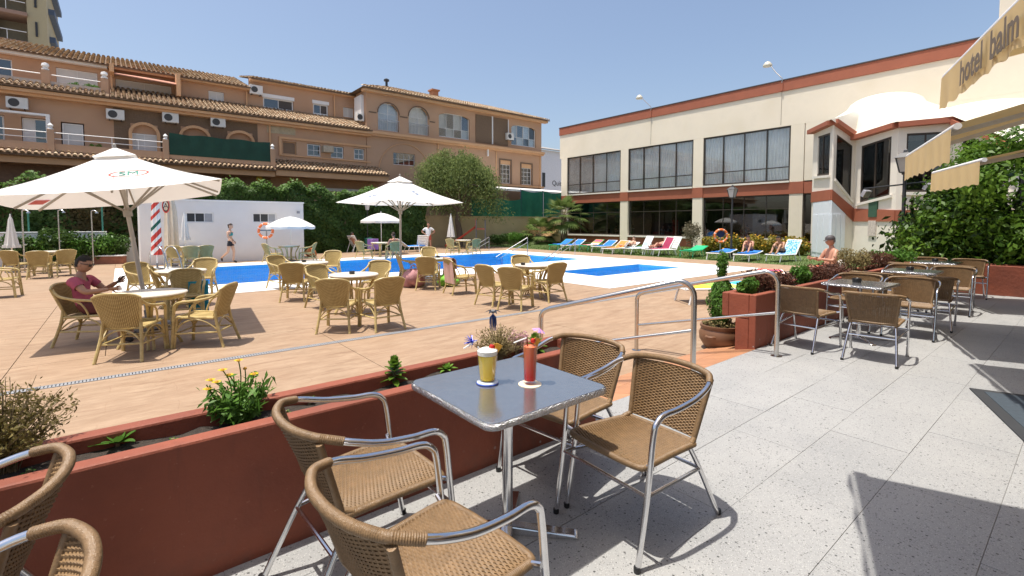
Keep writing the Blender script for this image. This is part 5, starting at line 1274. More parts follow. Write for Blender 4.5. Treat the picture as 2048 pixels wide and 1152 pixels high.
lounger(lz(1152, 499), 8, 'white lounger with blue towel nearest the palm', M_pw, (M_bl, 'blue towel on the lounger nearest the palm'))
lounger(lz(1188, 500), 6, 'green lounger with striped red towel beside the blue towelled ones', M_pg, (M_pinkt, 'red and yellow striped towel on the green lounger'))
lounger(lz(1214, 502), 6, 'white lounger with dark blue towel left of the sunbathers', M_pw, (M_bl, 'dark blue towel left of the sunbathers'))
lounger(lz(1258, 505), 8, 'white lounger the pale sunbather lies on', M_pw, None, 20)
lounger(lz(1290, 507), -20, 'white lounger with raised back and pale turquoise towel', M_pw, (M_lb, 'pale turquoise towel hanging on a raised lounger back'), 62)
lounger(lz(1345, 510), -20, 'white lounger with bare raised slatted back', M_pw, None, 62)
lounger(lz(1392, 512), 6, 'green lounger with green and white towel on the lawn', M_pg, (M_gt, 'green towel on the rightmost lawn lounger'), 14)
lounger(lz(1500, 520), 6, 'white lounger with blue towel under the two young people', M_pw, (M_bl, 'blue towel under the two young people'), 6)
lounger(lz(1578, 522), -12, 'white lounger with raised back and blue patterned towel', M_pw, (M_pat, 'blue patterned towel on a raised lounger back'), 58)
lounger(gp(1462, 603), -32, 'white lounger with rainbow towel behind the handrail', M_pw, (M_rain, 'rainbow coloured towel on the lounger behind the handrail'), 6)
lounger(gp(712, 504), 200, 'white lounger by the dark hedge with a reclining sunbather', M_pw, None, 60)
lounger(gp(812, 504), 175, 'white lounger with bright blue cushion by the dark hedge', M_pw, (pm('bright_blue', (.02, .20, .62), .8), 'bright blue cushion on the lounger by the hedge'), 38)
lounger(gp(845, 503), 250, 'white lounger seen end on beside the man in white', M_pw, None, 60)
lounger(gp(1545, 575), 30, 'white lounger with pink towel behind the purple shrubs', M_pw, (M_pinkt, 'pink striped towel behind the purple shrubs'), 6)
# ---- bits and pieces on the deck
def blob(name, p, r, mat, label, cat, sq=(1, 1, .7), seed=1, group=None):
    t = thing(name, p, seed, label, cat, group); rr = random.Random(seed); ph = [rr.random() * 6 for _ in range(6)]
    def fn(u, v):
        a, b = u * 2 * math.pi, v * math.pi; q = r * (1 + .13 * math.sin(3 * a + ph[0]) * math.sin(2 * b) + .10 * math.sin(5 * a + ph[1] + 4 * b) + .05 * math.sin(11 * a + 7 * b + ph[2]))
        return (q * sq[0] * math.sin(b) * math.cos(a), q * sq[1] * math.sin(b) * math.sin(a), max(0, r * sq[2] * .92 - q * sq[2] * math.cos(b)))
    MB().grid(fn, 24, 14).build('body', mat, t, smooth=True)
    MB().tube(smooth_path([(-r * .4, 0, r * sq[2] * 1.6), (-r * .2, .02, r * sq[2] * 2.3), (r * .25, 0, r * sq[2] * 2.3), (r * .4, 0, r * sq[2] * 1.6)], 5), .012, 6).build('handle', mat, t, smooth=True)
    return t
blob('beach_bag', gp(898, 572), .26, pm('lime_bag', (.16, .42, .03), .7, var=.2), 'lime green beach bag on the deck by the pool', 'bag', (1.2, .9, .62), 2)
blob('beach_bag', gp(828, 574), .30, pm('pink_bag', (.42, .20, .20), .8, var=.3, scale=7), 'pinkish grey beach bag under the table by the parasol pole', 'bag', (1, .9, .8), 3)
blob('wicker_bag', gp(622, 514), .28, pm('orange_bag', (.48, .17, .05), .8, var=.2), 'orange bag under the chair by the hut corner', 'bag', (1.1, .9, .8), 4)
def drape(px, py, z, rz, mat, label, w=.46, h=.55):
    p = gp(px, py, z); t = thing('towel', (p.x, p.y, D), R(rz), label, 'towel'); zt = z - D
    MB().grid(lambda u, v: ((u - .5) * w * (1 - .05 * v), .03 + .10 * v * 0 + .02 * math.sin(u * 14 + v * 3) * v + (.0 if v > .1 else -.05 * (1 - v * 10)), zt - h * v), 14, 12).build('cloth', mat, t, smooth=True)
    MB().grid(lambda u, v: ((u - .5) * w, -.06 + .015 * math.sin(u * 12) * v, zt - h * .35 * v), 14, 6).build('front_fold', mat, t, smooth=True)
cc = gp(922, 552, .22); hd_ = R(84); bkp = Vector((-math.sin(hd_) * .36, math.cos(hd_) * .36, 0))
t = thing('towel', (cc.x + bkp.x, cc.y + bkp.y, D), hd_, 'pink towel draped over the back of a cane chair', 'towel')
M_pk = pm('pink_towel', (.62, .40, .33), .95, var=.1)
MB().grid(lambda u, v: ((u - .5) * .5, .035 + .02 * math.sin(u * 14) * v - .12 * v * .6 - .03 * (2 * u - 1) ** 2, .885 - .62 * v), 14, 12).build('cloth', M_pk, t, smooth=True)
MB().grid(lambda u, v: ((u - .5) * .5, .035 - .10 * math.sin(min(1, v * 3) * 1.57) * 1 - .03 * (2 * u - 1) ** 2 - .04 * v, .885 + .01 * math.sin(v * 3.14) - .3 * max(0, v - .1)), 14, 8).build('front_fold', M_pk, t, smooth=True)
c = gp(372, 590, .22); t = thing('towel', (c.x + .22, c.y + .32, D), R(20), 'turquoise towel hanging behind the chair in the parasol shade', 'towel')
MB().grid(lambda u, v: ((u - .5) * .34, .03 * math.sin(u * 12), .62 - .58 * v + .004), 12, 8).build('cloth', pm('turquoise_towel', (.02, .26, .34), .95, var=.2), t, smooth=True)
MB().grid(lambda u, v: ((u - .5) * .34, .05 + .03 * math.sin(u * 12 + 1), .62 - .4 * v + .004), 12, 6).build('back_fold', MATS['turquoise_towel'], t, smooth=True)
def ashtray(p, label):
    t = thing('ashtray', p, 0, label, 'ashtray', 'small black ashtrays on tables')
    MB().lathe([(.045, 0), (.05, .01), (.052, .05), (.046, .05), (.043, .015), (.0, .012)], 20).build('bowl', M_black, t, smooth=True)
    MB().tube([(.05 * math.cos(k / 24 * 6.2832), .05 * math.sin(k / 24 * 6.2832), .05) for k in range(24)], .004, 6, closed=True).build('rim', M_black, t, smooth=True)
for px, py, lab in ((704, 548, 'black ashtray on the middle deck table'), (608, 524, 'black ashtray on the table by the pool edge'), (876, 515, 'black ashtray on the table beside the green bag'), (1046, 530, 'black ashtray on the table before the paddling pool')):
    q = gp(px, py, D + .745); ashtray(q, lab)
for (x, y), lab in zip(TT, ('black ashtray on the nearest right hand steel table', 'black ashtray on the middle right hand steel table', 'black ashtray on the farthest right hand steel table')): ashtray(Vector((x + .05, y + .05, .731)), lab)
t = thing('litter_bin', gp(738, 503), 0, 'green litter bin by the dark hedge', 'bin'); M_bin = pm('bin_green', (.03, .16, .10), .5)
MB().lathe([(.2, 0), (.26, .75), (.25, .75), (.19, .02)], 20).build('body', M_bin, t, smooth=True); MB().lathe([(.28, .752), (.28, .79), (.02, .85)], 20).build('lid', M_bin, t, smooth=True)
t = thing('cloth', gp(746, 506), R(-20), 'purple cloth hanging over the table edge by the hedge', 'cloth'); MB().grid(lambda u, v: ((u - .5) * .6, .04 * math.sin(u * 10), .79 - .6 * v), 10, 6).build('drape', pm('purple_cloth', (.36, .20, .60), .9, var=.1), t, smooth=True)
MB().grid(lambda u, v: ((u - .5) * .6, .35 * v, .79), 10, 4).build('top_fold', MATS['purple_cloth'], t, smooth=True)
# door mat on the terrace
dm = thing('door_mat', (5.5, .2, .0), R(20), 'dark blue grey door mat on the terrace at the right edge', 'mat')
MB().box((-.95, -.62, .001), (.55, .33, .014)).build('border', pm('mat_rubber', (.03, .032, .035), .8), dm, bevel=.004); MB().box((-.87, -.54, .0145), (.47, .25, .018)).build('pile', pm('mat_pile', (.045, .06, .075), .95, var=.2, scale=40), dm)
# ---- stairs, yellow wall, green fence netting, slide, far left of the hotel
st = thing('garden_stairs', (0, 0, 0), 0, 'tan steps climbing beside the palm to the hotel corner', 'stairs'); a = gp(1084, 489, -.15)
M_step = pm('tan_steps', (.56, .40, .22), .7, var=.1)
for k in range(8): part('step', M_step, st, ((26.2 + .35 * k, 28.3, -.2 + .17 * k), (26.2 + .35 * (k + 1), 29.8, -.2 + .17 * (k + 1))), bevel=.01)
yw = thing('boundary_wall', (24, 28.2, D), 0, 'plain yellow boundary wall behind the slide and agaves', 'wall'); yw.location = (0, 0, 0)
M_yel = pm('yellow_render', (.46, .36, .20), .85, var=.12, scale=1.2)
part('wall', M_yel, yw, ((16.5, 29.9, -.3), (31, 30.1, 1.95))); part('coping', M_yel, yw, ((16.5, 29.85, 1.952), (31, 30.14, 2.02)))
fn_ = thing('screen_fence', (0, 0, 0), 0, 'green netting fence on top of the yellow wall', 'fence')
M_gnet = pm('green_netting', (.02, .16, .10), .8, var=.2, scale=2, twoside=.4)
for k in range(5): MB().tube([(20.5 + 2.45 * k, 30.0, 2.02), (20.5 + 2.45 * k, 30.0, 4.25)], .035, 8).build('post', pm('fence_post_blue', (.03, .05, .10), .5), fn_)
for k in range(4):
    x0 = 20.5 + 2.45 * k; top = 3.45 if k < 2 else 4.2
    MB().grid(lambda u, v: (x0 + .04 + 2.37 * u, 29.96 + .04 * math.sin(u * 11 + k), 2.03 + (top - 2.03) * v - .16 * math.sin(math.pi * u) * v), 20, 6).build('netting', M_gnet, fn_, smooth=True)
cn = thing('white_canopy', (0, 0, 0), 0, 'long white canopy roof above the green netting', 'canopy')
MB().hexa([(20, 30.3, 4.15), (33, 30.3, 4.0), (33, 33.9, 4.55), (20, 33.9, 4.6), (20, 30.3, 4.32), (33, 30.3, 4.17), (33, 33.9, 4.7), (20, 33.9, 4.75)]).build('roof', M_white, cn)
for x in (22, 27): MB().tube([(x, 30.6, -.2), (x, 30.6, 4.2)], .06, 8).build('post', M_white, cn)
sd = thing('slide', gp(948, 497), R(-35), 'red plastic play slide under the tree', 'slide'); M_sr = pm('slide_red', (.40, .06, .04), .4, var=.1)
MB().grid(lambda u, v: (-1.9 + 2.0 * u, (v - .5) * .55, .12 + 1.25 * u ** 1.25 + .16 * (2 * v - 1) ** 4), 16, 8).build('chute', M_sr, sd, smooth=True)
m = MB()
for s in (-.3, .3):
    m.tube([(.15, s, 0), (.15, s, 1.9)], .04, 8); m.tube([(.75, s, 0), (.75, s, 1.9)], .04, 8)
m.build('frame', pm('slide_grey', (.12, .13, .14), .5), sd)
for k in range(5): MB().bar((.78, -.3, .25 + .25 * k), (.78, .3, .25 + .25 * k), .05, .04).build('rung', MATS['slide_grey'], sd)
MB().box((.1, -.32, 1.28), (.8, .32, 1.34)).build('platform', M_sr, sd); MB().box((.1, -.33, 1.5), (.14, .33, 2.0)).build('panel', M_sr, sd)

# wall lantern on the hedge, balcony pots
d_ = ray(735, 446); p = Vector((d_.x * 27.45 / d_.y, 27.45, D)); h_ = zat(p.x, p.y, 420) + .2
t = thing('hedge_lantern', p, 0, 'pale lantern on a thin post in front of the dark hedge', 'lamp post')
MB().tube([(0, 0, 0), (0, 0, h_)], .025, 8).build('post', M_dark, t); MB().lathe([(.10, h_), (.17, h_ + .34), (.02, h_ + .345)], 6).build('lantern_glass', pm('milky_glass', (.55, .54, .5), .4), t); MB().lathe([(.21, h_ + .346), (.05, h_ + .45), (.01, h_ + .5)], 6).build('lantern_roof', M_gry, t)
d_ = ray(519, 360); p = Vector((d_.x * 34.28 / d_.y, 34.28, 0)); z_ = zat(p.x, p.y, 358)
t = thing('round_sign', (p.x, p.y, z_), 0, 'small round yellow sign on the wall above the hedge', 'sign'); MB().lathe([(.0, 0), (.2, 0), (.2, .03), (.0, .03)], 24).xf(Matrix.Rotation(R(90), 4, 'X')).build('disc', pm('sign_yellow', (.62, .46, .05), .5), t); MB().box((-.02, -.0, -.5), (.02, .018, -.19)).build('bracket', M_dark, t)
# ================================================================ VEGETATION
def leaves(P, size, name, mat, parent=None, nrm=None, spread=1.0, aspect=.55, droop=0., sizevar=.45, kind=None):
    """one folded leaf (two triangles wide) at every point"""
    P = np.asarray(P, dtype=np.float64); n = len(P)
    d = rng.normal(size=(n, 3)); d /= np.linalg.norm(d, axis=1)[:, None]
    if nrm is not None: d = np.asarray(nrm) + d * spread; d /= np.linalg.norm(d, axis=1)[:, None] + 1e-9
    t = rng.normal(size=(n, 3)); t[:, 2] -= droop; t -= d * (t * d).sum(1)[:, None]; t /= np.linalg.norm(t, axis=1)[:, None] + 1e-9
    b = np.cross(d, t); s = (size * (1 + sizevar * (rng.random(n) * 2 - 1)))[:, None]
    V = np.stack([P - t * s * .5, P + b * s * aspect * .5 + d * s * .08, P + t * s * .55, P - b * s * aspect * .5 + d * s * .08], 1)
    F = np.arange(4 * n).reshape(-1, 4)
    o = npmesh(V, F, name, mat, parent)
    if kind: o['kind'] = kind
    return o
def ball(n, c, r, shell=.35):
    d = rng.normal(size=(n, 3)); d /= np.linalg.norm(d, axis=1)[:, None]
    return np.asarray(c) + d * np.asarray(r) * (1 - shell * rng.random(n)[:, None] ** 1.5), d
def clumps(n, cs, shell=.45, sub=.28):
    P = []; Nn = []
    tot = sum(np.mean(c[1]) ** 2 for c in cs)
    for c, r in cs:
        k = int(n * np.mean(r) ** 2 / tot); rr = np.broadcast_to(np.asarray(r, float), (3,))
        m = max(6, int(12)); d0 = rng.normal(size=(m * 3, 3)); d0 /= np.linalg.norm(d0, axis=1)[:, None]
        cc = np.asarray(c) + d0 * rr * .78
        idx = rng.integers(0, len(cc), k); p, dd = ball(k, (0, 0, 0), rr.mean() * (sub + .18 * rng.random((k, 1))), .6)
        P.append(cc[idx] + p); Nn.append(d0[idx] * .6 + dd * .6)
    return np.concatenate(P), np.concatenate(Nn)
L_ivy = leafmat('ivy_leaf', (.030, .062, .014), (.085, .155, .032), .25); L_ivyb = leafmat('dry_ivy_leaf', (.055, .060, .018), (.135, .095, .04), .25)
L_tree = leafmat('pepper_tree_leaf', (.10, .145, .04), (.26, .31, .11), .55); L_shrub = leafmat('glossy_shrub_leaf', (.035, .10, .012), (.16, .27, .03), .4, .4)
L_green = leafmat('fresh_leaf', (.05, .13, .02), (.13, .26, .04), .35, .4); L_pur = leafmat('purple_shrub_leaf', (.05, .022, .018), (.17, .075, .045), .25)
L_dry = leafmat('dry_twig_leaf', (.16, .125, .05), (.33, .27, .12), .3, .7); L_palm = leafmat('palm_leaflet', (.05, .095, .02), (.16, .21, .06), .3, .4)
L_yel = leafmat('yellow_petal', (.75, .50, .02), (.85, .68, .05), .4); L_gold = leafmat('gold_hedge_leaf', (.06, .10, .02), (.32, .24, .03), .3)
M_bark = pm('bark', (.13, .095, .065), .9, var=.3, scale=9, bump=.6, bscale=20); M_twig = pm('twig', (.20, .15, .08), .9, var=.2)
# ivy hedge: a row of bays so that neighbouring lengths can be told apart
hg = thing('ivy_hedge', (3, 28, D), 0, 'tall dark ivy hedge running behind the white hut and parasols', 'hedge'); hg.location = (0, 0, 0)
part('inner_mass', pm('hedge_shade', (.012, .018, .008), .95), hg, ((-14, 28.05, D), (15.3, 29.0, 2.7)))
def topz(x): return 3.25 + .16 * np.sin(x * 1.7) + .12 * np.sin(x * 4.3 + 1) + np.where((x > 5.5) & (x < 8), .22, 0) - np.where(x < 4, .18, 0)
n = 52000; x = -11 + 26.5 * rng.random(n); u = rng.random(n); z = D + (topz(x) + .2) * u
y = 27.75 + .22 * np.sin(x * 2.3 + z * 1.9) * np.sin(z * 2.7 + x) + .18 * rng.random(n)
brown = (np.sin(x * .9 + 1.1 * z) + np.sin(2.3 * x - 1.3 * z) + rng.normal(size=n) * .7 > .2) & (x < 2.6)
Pp = np.stack([x, y, z], 1)
leaves(Pp[~brown], .15, 'foliage', L_ivy, hg, np.array([0, -1, .45]), .75, .75); leaves(Pp[brown], .14, 'dry_foliage', L_ivyb, hg, np.array([0, -1, .4]), .8, .75)
n = 15000; x = -11 + 26.3 * rng.random(n); y = 27.7 + 1.4 * rng.random(n); z = topz(x) - .1 + .22 * np.sin(x * 5 + y * 3) * rng.random(n) + .15 * rng.random(n) ** 3 * 2
leaves(np.stack([x, y, z], 1), .15, 'lit_top', leafmat('ivy_lit_top', (.05, .11, .02), (.14, .24, .05), .3), hg, np.array([0, -.3, 1]), .7, .75)  # sunlight on the hedge top put into a paler leaf colour
m = MB()
for k in range(40):
    x0 = random.uniform(-9, 15); m.tube(smooth_path([(x0, 28.1, D), (x0 + random.uniform(-.3, .3), 28.0, 1.2), (x0 + random.uniform(-.6, .6), 27.95, 2.8)], 4), .025, 5)
tag(m.build('stems', M_bark, hg), kind='stuff')
def tree_base(name, p, label, cat='tree'): return thing(name, p, 0, label, cat)
# weeping pepper tree
tp = Vector((18.5, 28.6, D)); tr = tree_base('pepper_tree', tp, 'weeping green pepper tree in front of the ochre corner house')
MB().tube(smooth_path([(0, 0, -.05), (.1, .05, .9), (-.05, .1, 1.9), (.1, 0, 2.8)], 5), [.26 - .007 * k for k in range(16)], 10).build('trunk', M_bark, tr, smooth=True)
br = []
for k in range(9):
    a = k * 2.4; l = random.uniform(1.5, 2.6); pts = smooth_path([(.1, 0, 2.4), (.5 * l * math.cos(a), .5 * l * math.sin(a) * .8, 3.6 + .3 * (k % 3)), (l * math.cos(a), l * .8 * math.sin(a), 4.6 + .7 * math.sin(k * 1.9))], 5)
    MB().tube(pts, [.11 - .008 * j for j in range(len(pts))], 7).build('limb', M_bark, tr, smooth=True)
cs = []
rt = random.Random(4); ncl = 135; Pt = []; Nt = []
for k in range(ncl):
    a = rt.random() * 6.283; q = rt.random(); r = 2.75 * math.sqrt(rt.random()) * (.75 + .42 * rt.random()); zt_ = 6.6 - 1.55 * (r / 3.2) ** 2.2 - .5 * rt.random() + .35 * math.sin(3 * a)
    cx_, cy_ = r * math.cos(a), r * math.sin(a) * .85
    ln = (1.5 + 2.2 * rt.random()) * (.55 + .6 * r / 3.2); ln = min(ln, zt_ - 1.75)
    nl = 300; s = np.array([rt.random() for _ in range(nl)])
    sp = .13 + .34 * np.sqrt(s)
    Pt.append(np.stack([cx_ * (1 + .08 * s) + rng.normal(size=nl) * sp, cy_ * (1 + .08 * s) + rng.normal(size=nl) * sp, zt_ - ln * s + .12 * rng.normal(size=nl)], 1))
Pt = np.concatenate(Pt)
leaves(Pt, .16, 'crown', L_tree, tr, None, 1, .30, 1.8)
# palm by the stairs
def palm(p, h, label, nf=30, fl=1.9):
    t = thing('palm', p, 0, label, 'palm tree')
    pts = [(0, 0, -.05), (.03, .0, h * .4), (-.02, .02, h * .8), (0, 0, h)]
    sp = smooth_path(pts, 8); MB().tube(sp, [.27 - .07 * k / len(sp) + .025 * (k % 2) for k in range(len(sp))], 12).build('trunk', pm('palm_trunk', (.16, .115, .07), .95, var=.3, scale=12, bump=.8, bscale=14), t, smooth=True)
    for k in range(nf):
        a = k * 2.39996; el = R(78 - 105 * (k / nf)); l = fl * random.uniform(.85, 1.1); d = Vector((math.cos(a), math.sin(a), 0))
        stem = [Vector((0, 0, h)) + d * (l * s * math.cos(el) * (1 - .05 * s)) + Vector((0, 0, l * s * math.sin(el) - .35 * l * s * s)) for s in (0, .25, .5, .62)]
        V = []; F = []; c = stem[-1]; ax_ = (stem[-1] - stem[-2]).normalized(); side = ax_.cross(Vector((0, 0, 1))).normalized(); upv = side.cross(ax_)
        for q in range(15):                              # fan leaflets
            b_ = R(-80 + 160 * q / 14); dr_ = (ax_ * math.cos(b_) + side * math.sin(b_)).normalized(); ll = l * .52 * (1 - .25 * abs(q - 7) / 7); w = (side * math.cos(b_) - ax_ * math.sin(b_)) * .055
            mid = c + dr_ * ll * .55 + upv * .02; tip = c + dr_ * ll - Vector((0, 0, .10 + .1 * random.random())); i0 = len(V); V += [c, mid - w, tip, mid + w]; F.append((i0, i0+1, i0+2, i0+3))
        f = npmesh([tuple(v) for v in V], F, 'frond', L_palm, t); MB().tube(stem, .015, 5).build('stem', M_twig, f)
    return t
pp = onX(1128, 27.3); pp.z = -.16; palm(pp, zat(pp.x, pp.y, 432) + .16, 'fan palm beside the tan steps and hotel corner', 34, 2.0)
pp = onX(1078, 25.6); pp.z = -.18; palm(pp, .75, 'low bushy fan palm left of the tan steps', 30, 1.8)
def bush(p, r, h, n, lm, label, size=.07, name='shrub', cat='shrub', group=None, stems=7, aspect=.5, stemmat=None, parts=('foliage', 'stem'), flow=None, spread=1):
    t = thing(name, p, 0, label, cat, group); cs = []
    for k in range(stems):
        a = k * 2.4 + random.random(); q = r * random.uniform(.3, .75); tip = Vector((q * math.cos(a), q * math.sin(a), h * random.uniform(.55, .85)))
        MB().tube(smooth_path([(0, 0, -.03), (tip.x * .3, tip.y * .3, tip.z * .55), tip], 4), [.012, .011, .010, .009, .008, .007, .006, .005, .004], 5).build(parts[1], stemmat or M_twig, t, smooth=True)
        cs.append((tuple(tip), (r * .5, r * .5, h * .32)))
    cs.append(((0, 0, h * .45), (r * .75, r * .75, h * .38)))
    P, N_ = clumps(n, cs, sub=.34); P[:, 2] = np.maximum(P[:, 2], .015)
    leaves(P, size, parts[0], lm, t, N_, spread, aspect)
    if flow:
        k = flow[1]; i = rng.integers(0, len(P), k); top = P[i]; top[:, 2] += .03; leaves(top, flow[2], 'flowers', flow[0], t, np.array([0, 0, 1]), .6, .9)
    return t
# shrub bed on the left
for i, (px, h, r) in enumerate(((35, 1.15, .55), (70, 1.0, .5), (108, 1.35, .55), (140, 1.0, .5), (172, 1.25, .5), (200, 1.15, .55), (228, 1.2, .5))):
    d_ = ray(px, 446); q = Vector((d_.x * 26.25 / d_.y, 26.25, D))
    bush(q, r, h, 1500, L_green if i % 2 else L_ivy, f'{["first", "second", "third", "fourth", "fifth", "sixth", "seventh"][i]} leafy shrub from the left in front of the low white wall', .12, group='shrubs before the white wall')
# big shrub mass on the right and its wall
planter('planter', 14.05, 14.6, -4.2, 2.25, .62, .08, 'dark red planter wall in the shade at the end of the terrace')
t = thing('shrub_mass', (16, 1, D), 0, 'big glossy green shrub mass at the end of the terrace', 'shrub')
P, N_ = clumps(62000, [((-.4, 1.75, .9), (.95, .75, 1.0)), ((-.1, 1.2, 1.75), (1.1, .9, 1.1)), ((-.3, .2, 2.3), (1.4, 1.4, 1.5)), ((-.2, -1.4, 2.4), (1.4, 1.5, 1.7)), ((-.6, -.2, 1.0), (1.0, 1.6, 1.0)), ((-.6, -2, 1.1), (1.0, 1.5, 1.2)), ((.3, -3.2, 2.4), (1.5, 1.5, 1.9)), ((.8, 1.4, 1.9), (.9, .8, .9))])
P[:, 2] = np.maximum(P[:, 2], .02); leaves(P, .115, 'foliage', L_shrub, t, N_, .8, .5)
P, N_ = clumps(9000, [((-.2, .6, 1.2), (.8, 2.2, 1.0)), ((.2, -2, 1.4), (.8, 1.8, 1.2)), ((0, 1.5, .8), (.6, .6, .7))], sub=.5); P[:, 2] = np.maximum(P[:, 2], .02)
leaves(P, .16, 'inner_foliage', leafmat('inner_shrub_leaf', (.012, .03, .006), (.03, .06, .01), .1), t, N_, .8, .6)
for k in range(9): MB().tube(smooth_path([(random.uniform(-.3, .5), -3 + k * .65, 0), (random.uniform(-.5, .6), -3 + k * .65, 1.2), (random.uniform(-.7, .7), -3 + k * .65, 2.4)], 4), .03, 6).build('stem', M_bark, t, smooth=True)
t = thing('banana_plant', (17.0, .9, D), 0, 'broad banana leaves rising above the shrub mass', 'plant')
for k in range(7):
    a = k * .9; d = Vector((math.cos(a), math.sin(a), 0)); s_ = d.cross(Vector((0, 0, 1)))
    MB().grid(lambda u, v: tuple(d * (1.5 * u) + Vector((0, 0, 2.7 + .9 * u - 1.1 * u * u + .03 * k)) + s_ * ((v - .5) * .5 * math.sin(math.pi * min(1, u * .92 + .06)) ** .7)), 12, 4).build('leaf', L_green, t, smooth=True)
MB().tube([(0, 0, 0), (0, 0, 2.75)], [.13, .08], 10).build('stem', M_twig, t, smooth=True)
# planting in the right planter
SZ = .565
def inpl2(x, y=2.76): return Vector((x, y, SZ))
for i, (x, r, h, lm, lab, sz) in enumerate(((6.05, .13, .22, L_green, 'small bright green bush at the near end of the right planter', .05), (6.45, .27, .30, L_pur, 'first purple leaved bush in the right planter', .035), (6.95, .27, .28, L_pur, 'second purple leaved bush in the right planter, beside the first', .035),
      (7.75, .13, .28, L_green, 'upright small conifer bush between the purple bushes', .045), (8.5, .30, .26, L_pur, 'reddish bush in front of the man in the cap', .035), (9.1, .28, .25, L_pur, 'reddish bush right of the upright conifer', .035), (10.1, .26, .42, L_dry, 'dry straw coloured bush before the pavilion door', .04), (11.6, .35, .32, L_pur, 'dark purple bush behind the middle right table', .04), (12.6, .35, .35, L_green, 'green bush at the far end of the right planter', .06))):
    bush(inpl2(x), r, h, 1800, lm, lab, sz, group='bushes in the right planter')
# potted cypress
pc = gp(1441, 697, -.2); pt_ = thing('plant_pot', pc, 0, 'big brown clay pot with handles beside the right planter', 'pot'); M_pot = pm('brown_clay', (.17, .085, .045), .45, var=.15)
MB().lathe([(.17, 0), (.21, .03), (.27, .13), (.28, .22), (.25, .28), (.265, .30), (.265, .33), (.235, .33), (.23, .27), (.02, .26)], 30).build('pot', M_pot, pt_, smooth=True)
for s in (-1, 1): MB().tube(smooth_path([(s * .27, -.06, .2), (s * .31, -.03, .2), (s * .31, .03, .2), (s * .27, .06, .2)], 4), .018, 7).build('handle', M_pot, pt_, smooth=True)
MB().lathe([(.0, .264), (.228, .265), (.2, .28), (.0, .285)], 20).build('soil', M_soil, pt_, smooth=True)
t = thing('cypress', pc + Vector((0, 0, .285)), 0, 'clipped conifer with a small ball on top growing in the clay pot', 'shrub')
hh = zat(pc.x, pc.y, 562) - (pc.z + .285); top = zat(pc.x, pc.y, 500) - (pc.z + .285)
n = 5200; s = rng.random(n); a = rng.random(n) * 6.283; rad = (.15 * np.sin(np.pi * np.clip(s * .86 + .12, 0, 1)) ** .8 + .015) * np.sqrt(.35 + .65 * rng.random(n)) * (1 + .2 * np.sin(5 * a + 9 * s))
leaves(np.stack([rad * np.cos(a), rad * np.sin(a), .06 + hh * s], 1), .045, 'foliage', L_green, t, np.stack([np.cos(a), np.sin(a), .6 + 0 * a], 1), .6, .4, -1.2)
P, N_ = ball(900, (0, 0, hh + (top - hh) * .5), (.075, .075, (top - hh) * .5), .6); leaves(P, .04, 'upper_ball', L_green, t, N_, .6, .45)
P, N_ = clumps(900, [((.14, .05, .06), (.13, .13, .07)), ((-.13, -.06, .06), (.13, .13, .07)), ((.02, -.15, .05), (.13, .1, .06)), ((-.05, .14, .05), (.12, .1, .06))]); leaves(P, .03, 'trailing_growth', L_dry, t, N_, .9, .5)
MB().tube([(0, 0, -.02), (0, 0, top * .9)], .012, 6).build('stem', M_twig, t)
# flower hedge and bushes by the hotel
t = thing('flower_hedge', (26.6, 12.2, -.16), 0, 'clipped hedge with golden flowers below the hotel windows', 'hedge')
P, N_ = clumps(9000, [((0, y_, .45), (.55, .75, .5)) for y_ in (-2.4, -1.3, -.2, .9, 1.9)]); P[:, 2] = np.maximum(P[:, 2], .02); leaves(P, .12, 'foliage', L_gold, t, N_, .8, .7)
leaves(P[rng.integers(0, len(P), 1400)] + np.array([0, 0, .04]), .09, 'flowers', leafmat('golden_petal', (.55, .26, .02), (.70, .42, .04), .3), t, np.array([-.5, 0, 1]), .6, .9)
for k in range(8): MB().tube([(0, -2.6 + .65 * k, 0), (0, -2.5 + .65 * k, .5)], .02, 5).build('stem', M_twig, t)
q = onX(1385, 27.5); q.z = -.13; bush(q, .6, 1.5, 1700, leafmat('grey_twigs', (.13, .11, .07), (.24, .21, .14), .3), 'grey twiggy bush against the hotel pillar', .10, stems=16)
q = onX(1330, 28.6); q.z = -.12; 
for i, (px, X, r, h) in enumerate(((1000, 22.5, .7, .75), (1028, 23.5, .8, .85), (1050, 24.4, .7, .9))):
    q = onX(px, X); q.z = -.19; bush(q, r, h, 1500, L_green if i % 2 else L_ivy, ['leafy agapanthus clump nearest the slide', 'middle leafy clump before the yellow wall', 'leafy clump just left of the low palm'][i], .17, aspect=.25, group='clumps before the yellow wall')
# ---- planting in the near planter
PZ = .535
def np_(px, py): p = gp(px, py, PZ); p.y = min(max(p.y, 2.46), 2.66); return p
def drybush(p, r, h, label, n=150, dens=26, lm=L_dry, sz=.016):
    t = thing('dry_shrub', p, 0, label, 'shrub'); P = []; m = MB()
    for k in range(n):
        a = random.random() * 6.283; q = r * random.random() ** .6; hz = h * random.uniform(.55, 1.05) * (1 - .35 * (q / r) ** 2)
        pts = smooth_path([(random.uniform(-.03, .03), random.uniform(-.03, .03), -.02), (q * .35 * math.cos(a), q * .35 * math.sin(a), hz * .5), (q * math.cos(a + .2), q * math.sin(a + .2), hz)], 3)
        m.tube(pts, [.0028, .0026, .0024, .0021, .0018, .0015, .0012], 3, cap=False)
        for j in range(dens):
            s = random.uniform(.3, 1); i = min(int(s * 6), 5); b = pts[i].lerp(pts[i+1], s * 6 - i); P.append(tuple(b + Vector((random.gauss(0, .012), random.gauss(0, .012), random.gauss(0, .01)))))
    tag(m.build('twigs', M_twig, t), kind='stuff'); leaves(P, sz, 'foliage', lm, t, None, 1, .4)
    return t
drybush(np_(30, 905), .27, .36, 'wispy dry olive shrub at the left end of the near planter', 170, 30, leafmat('olive_wisp', (.10, .085, .02), (.26, .20, .07), .3), .018)
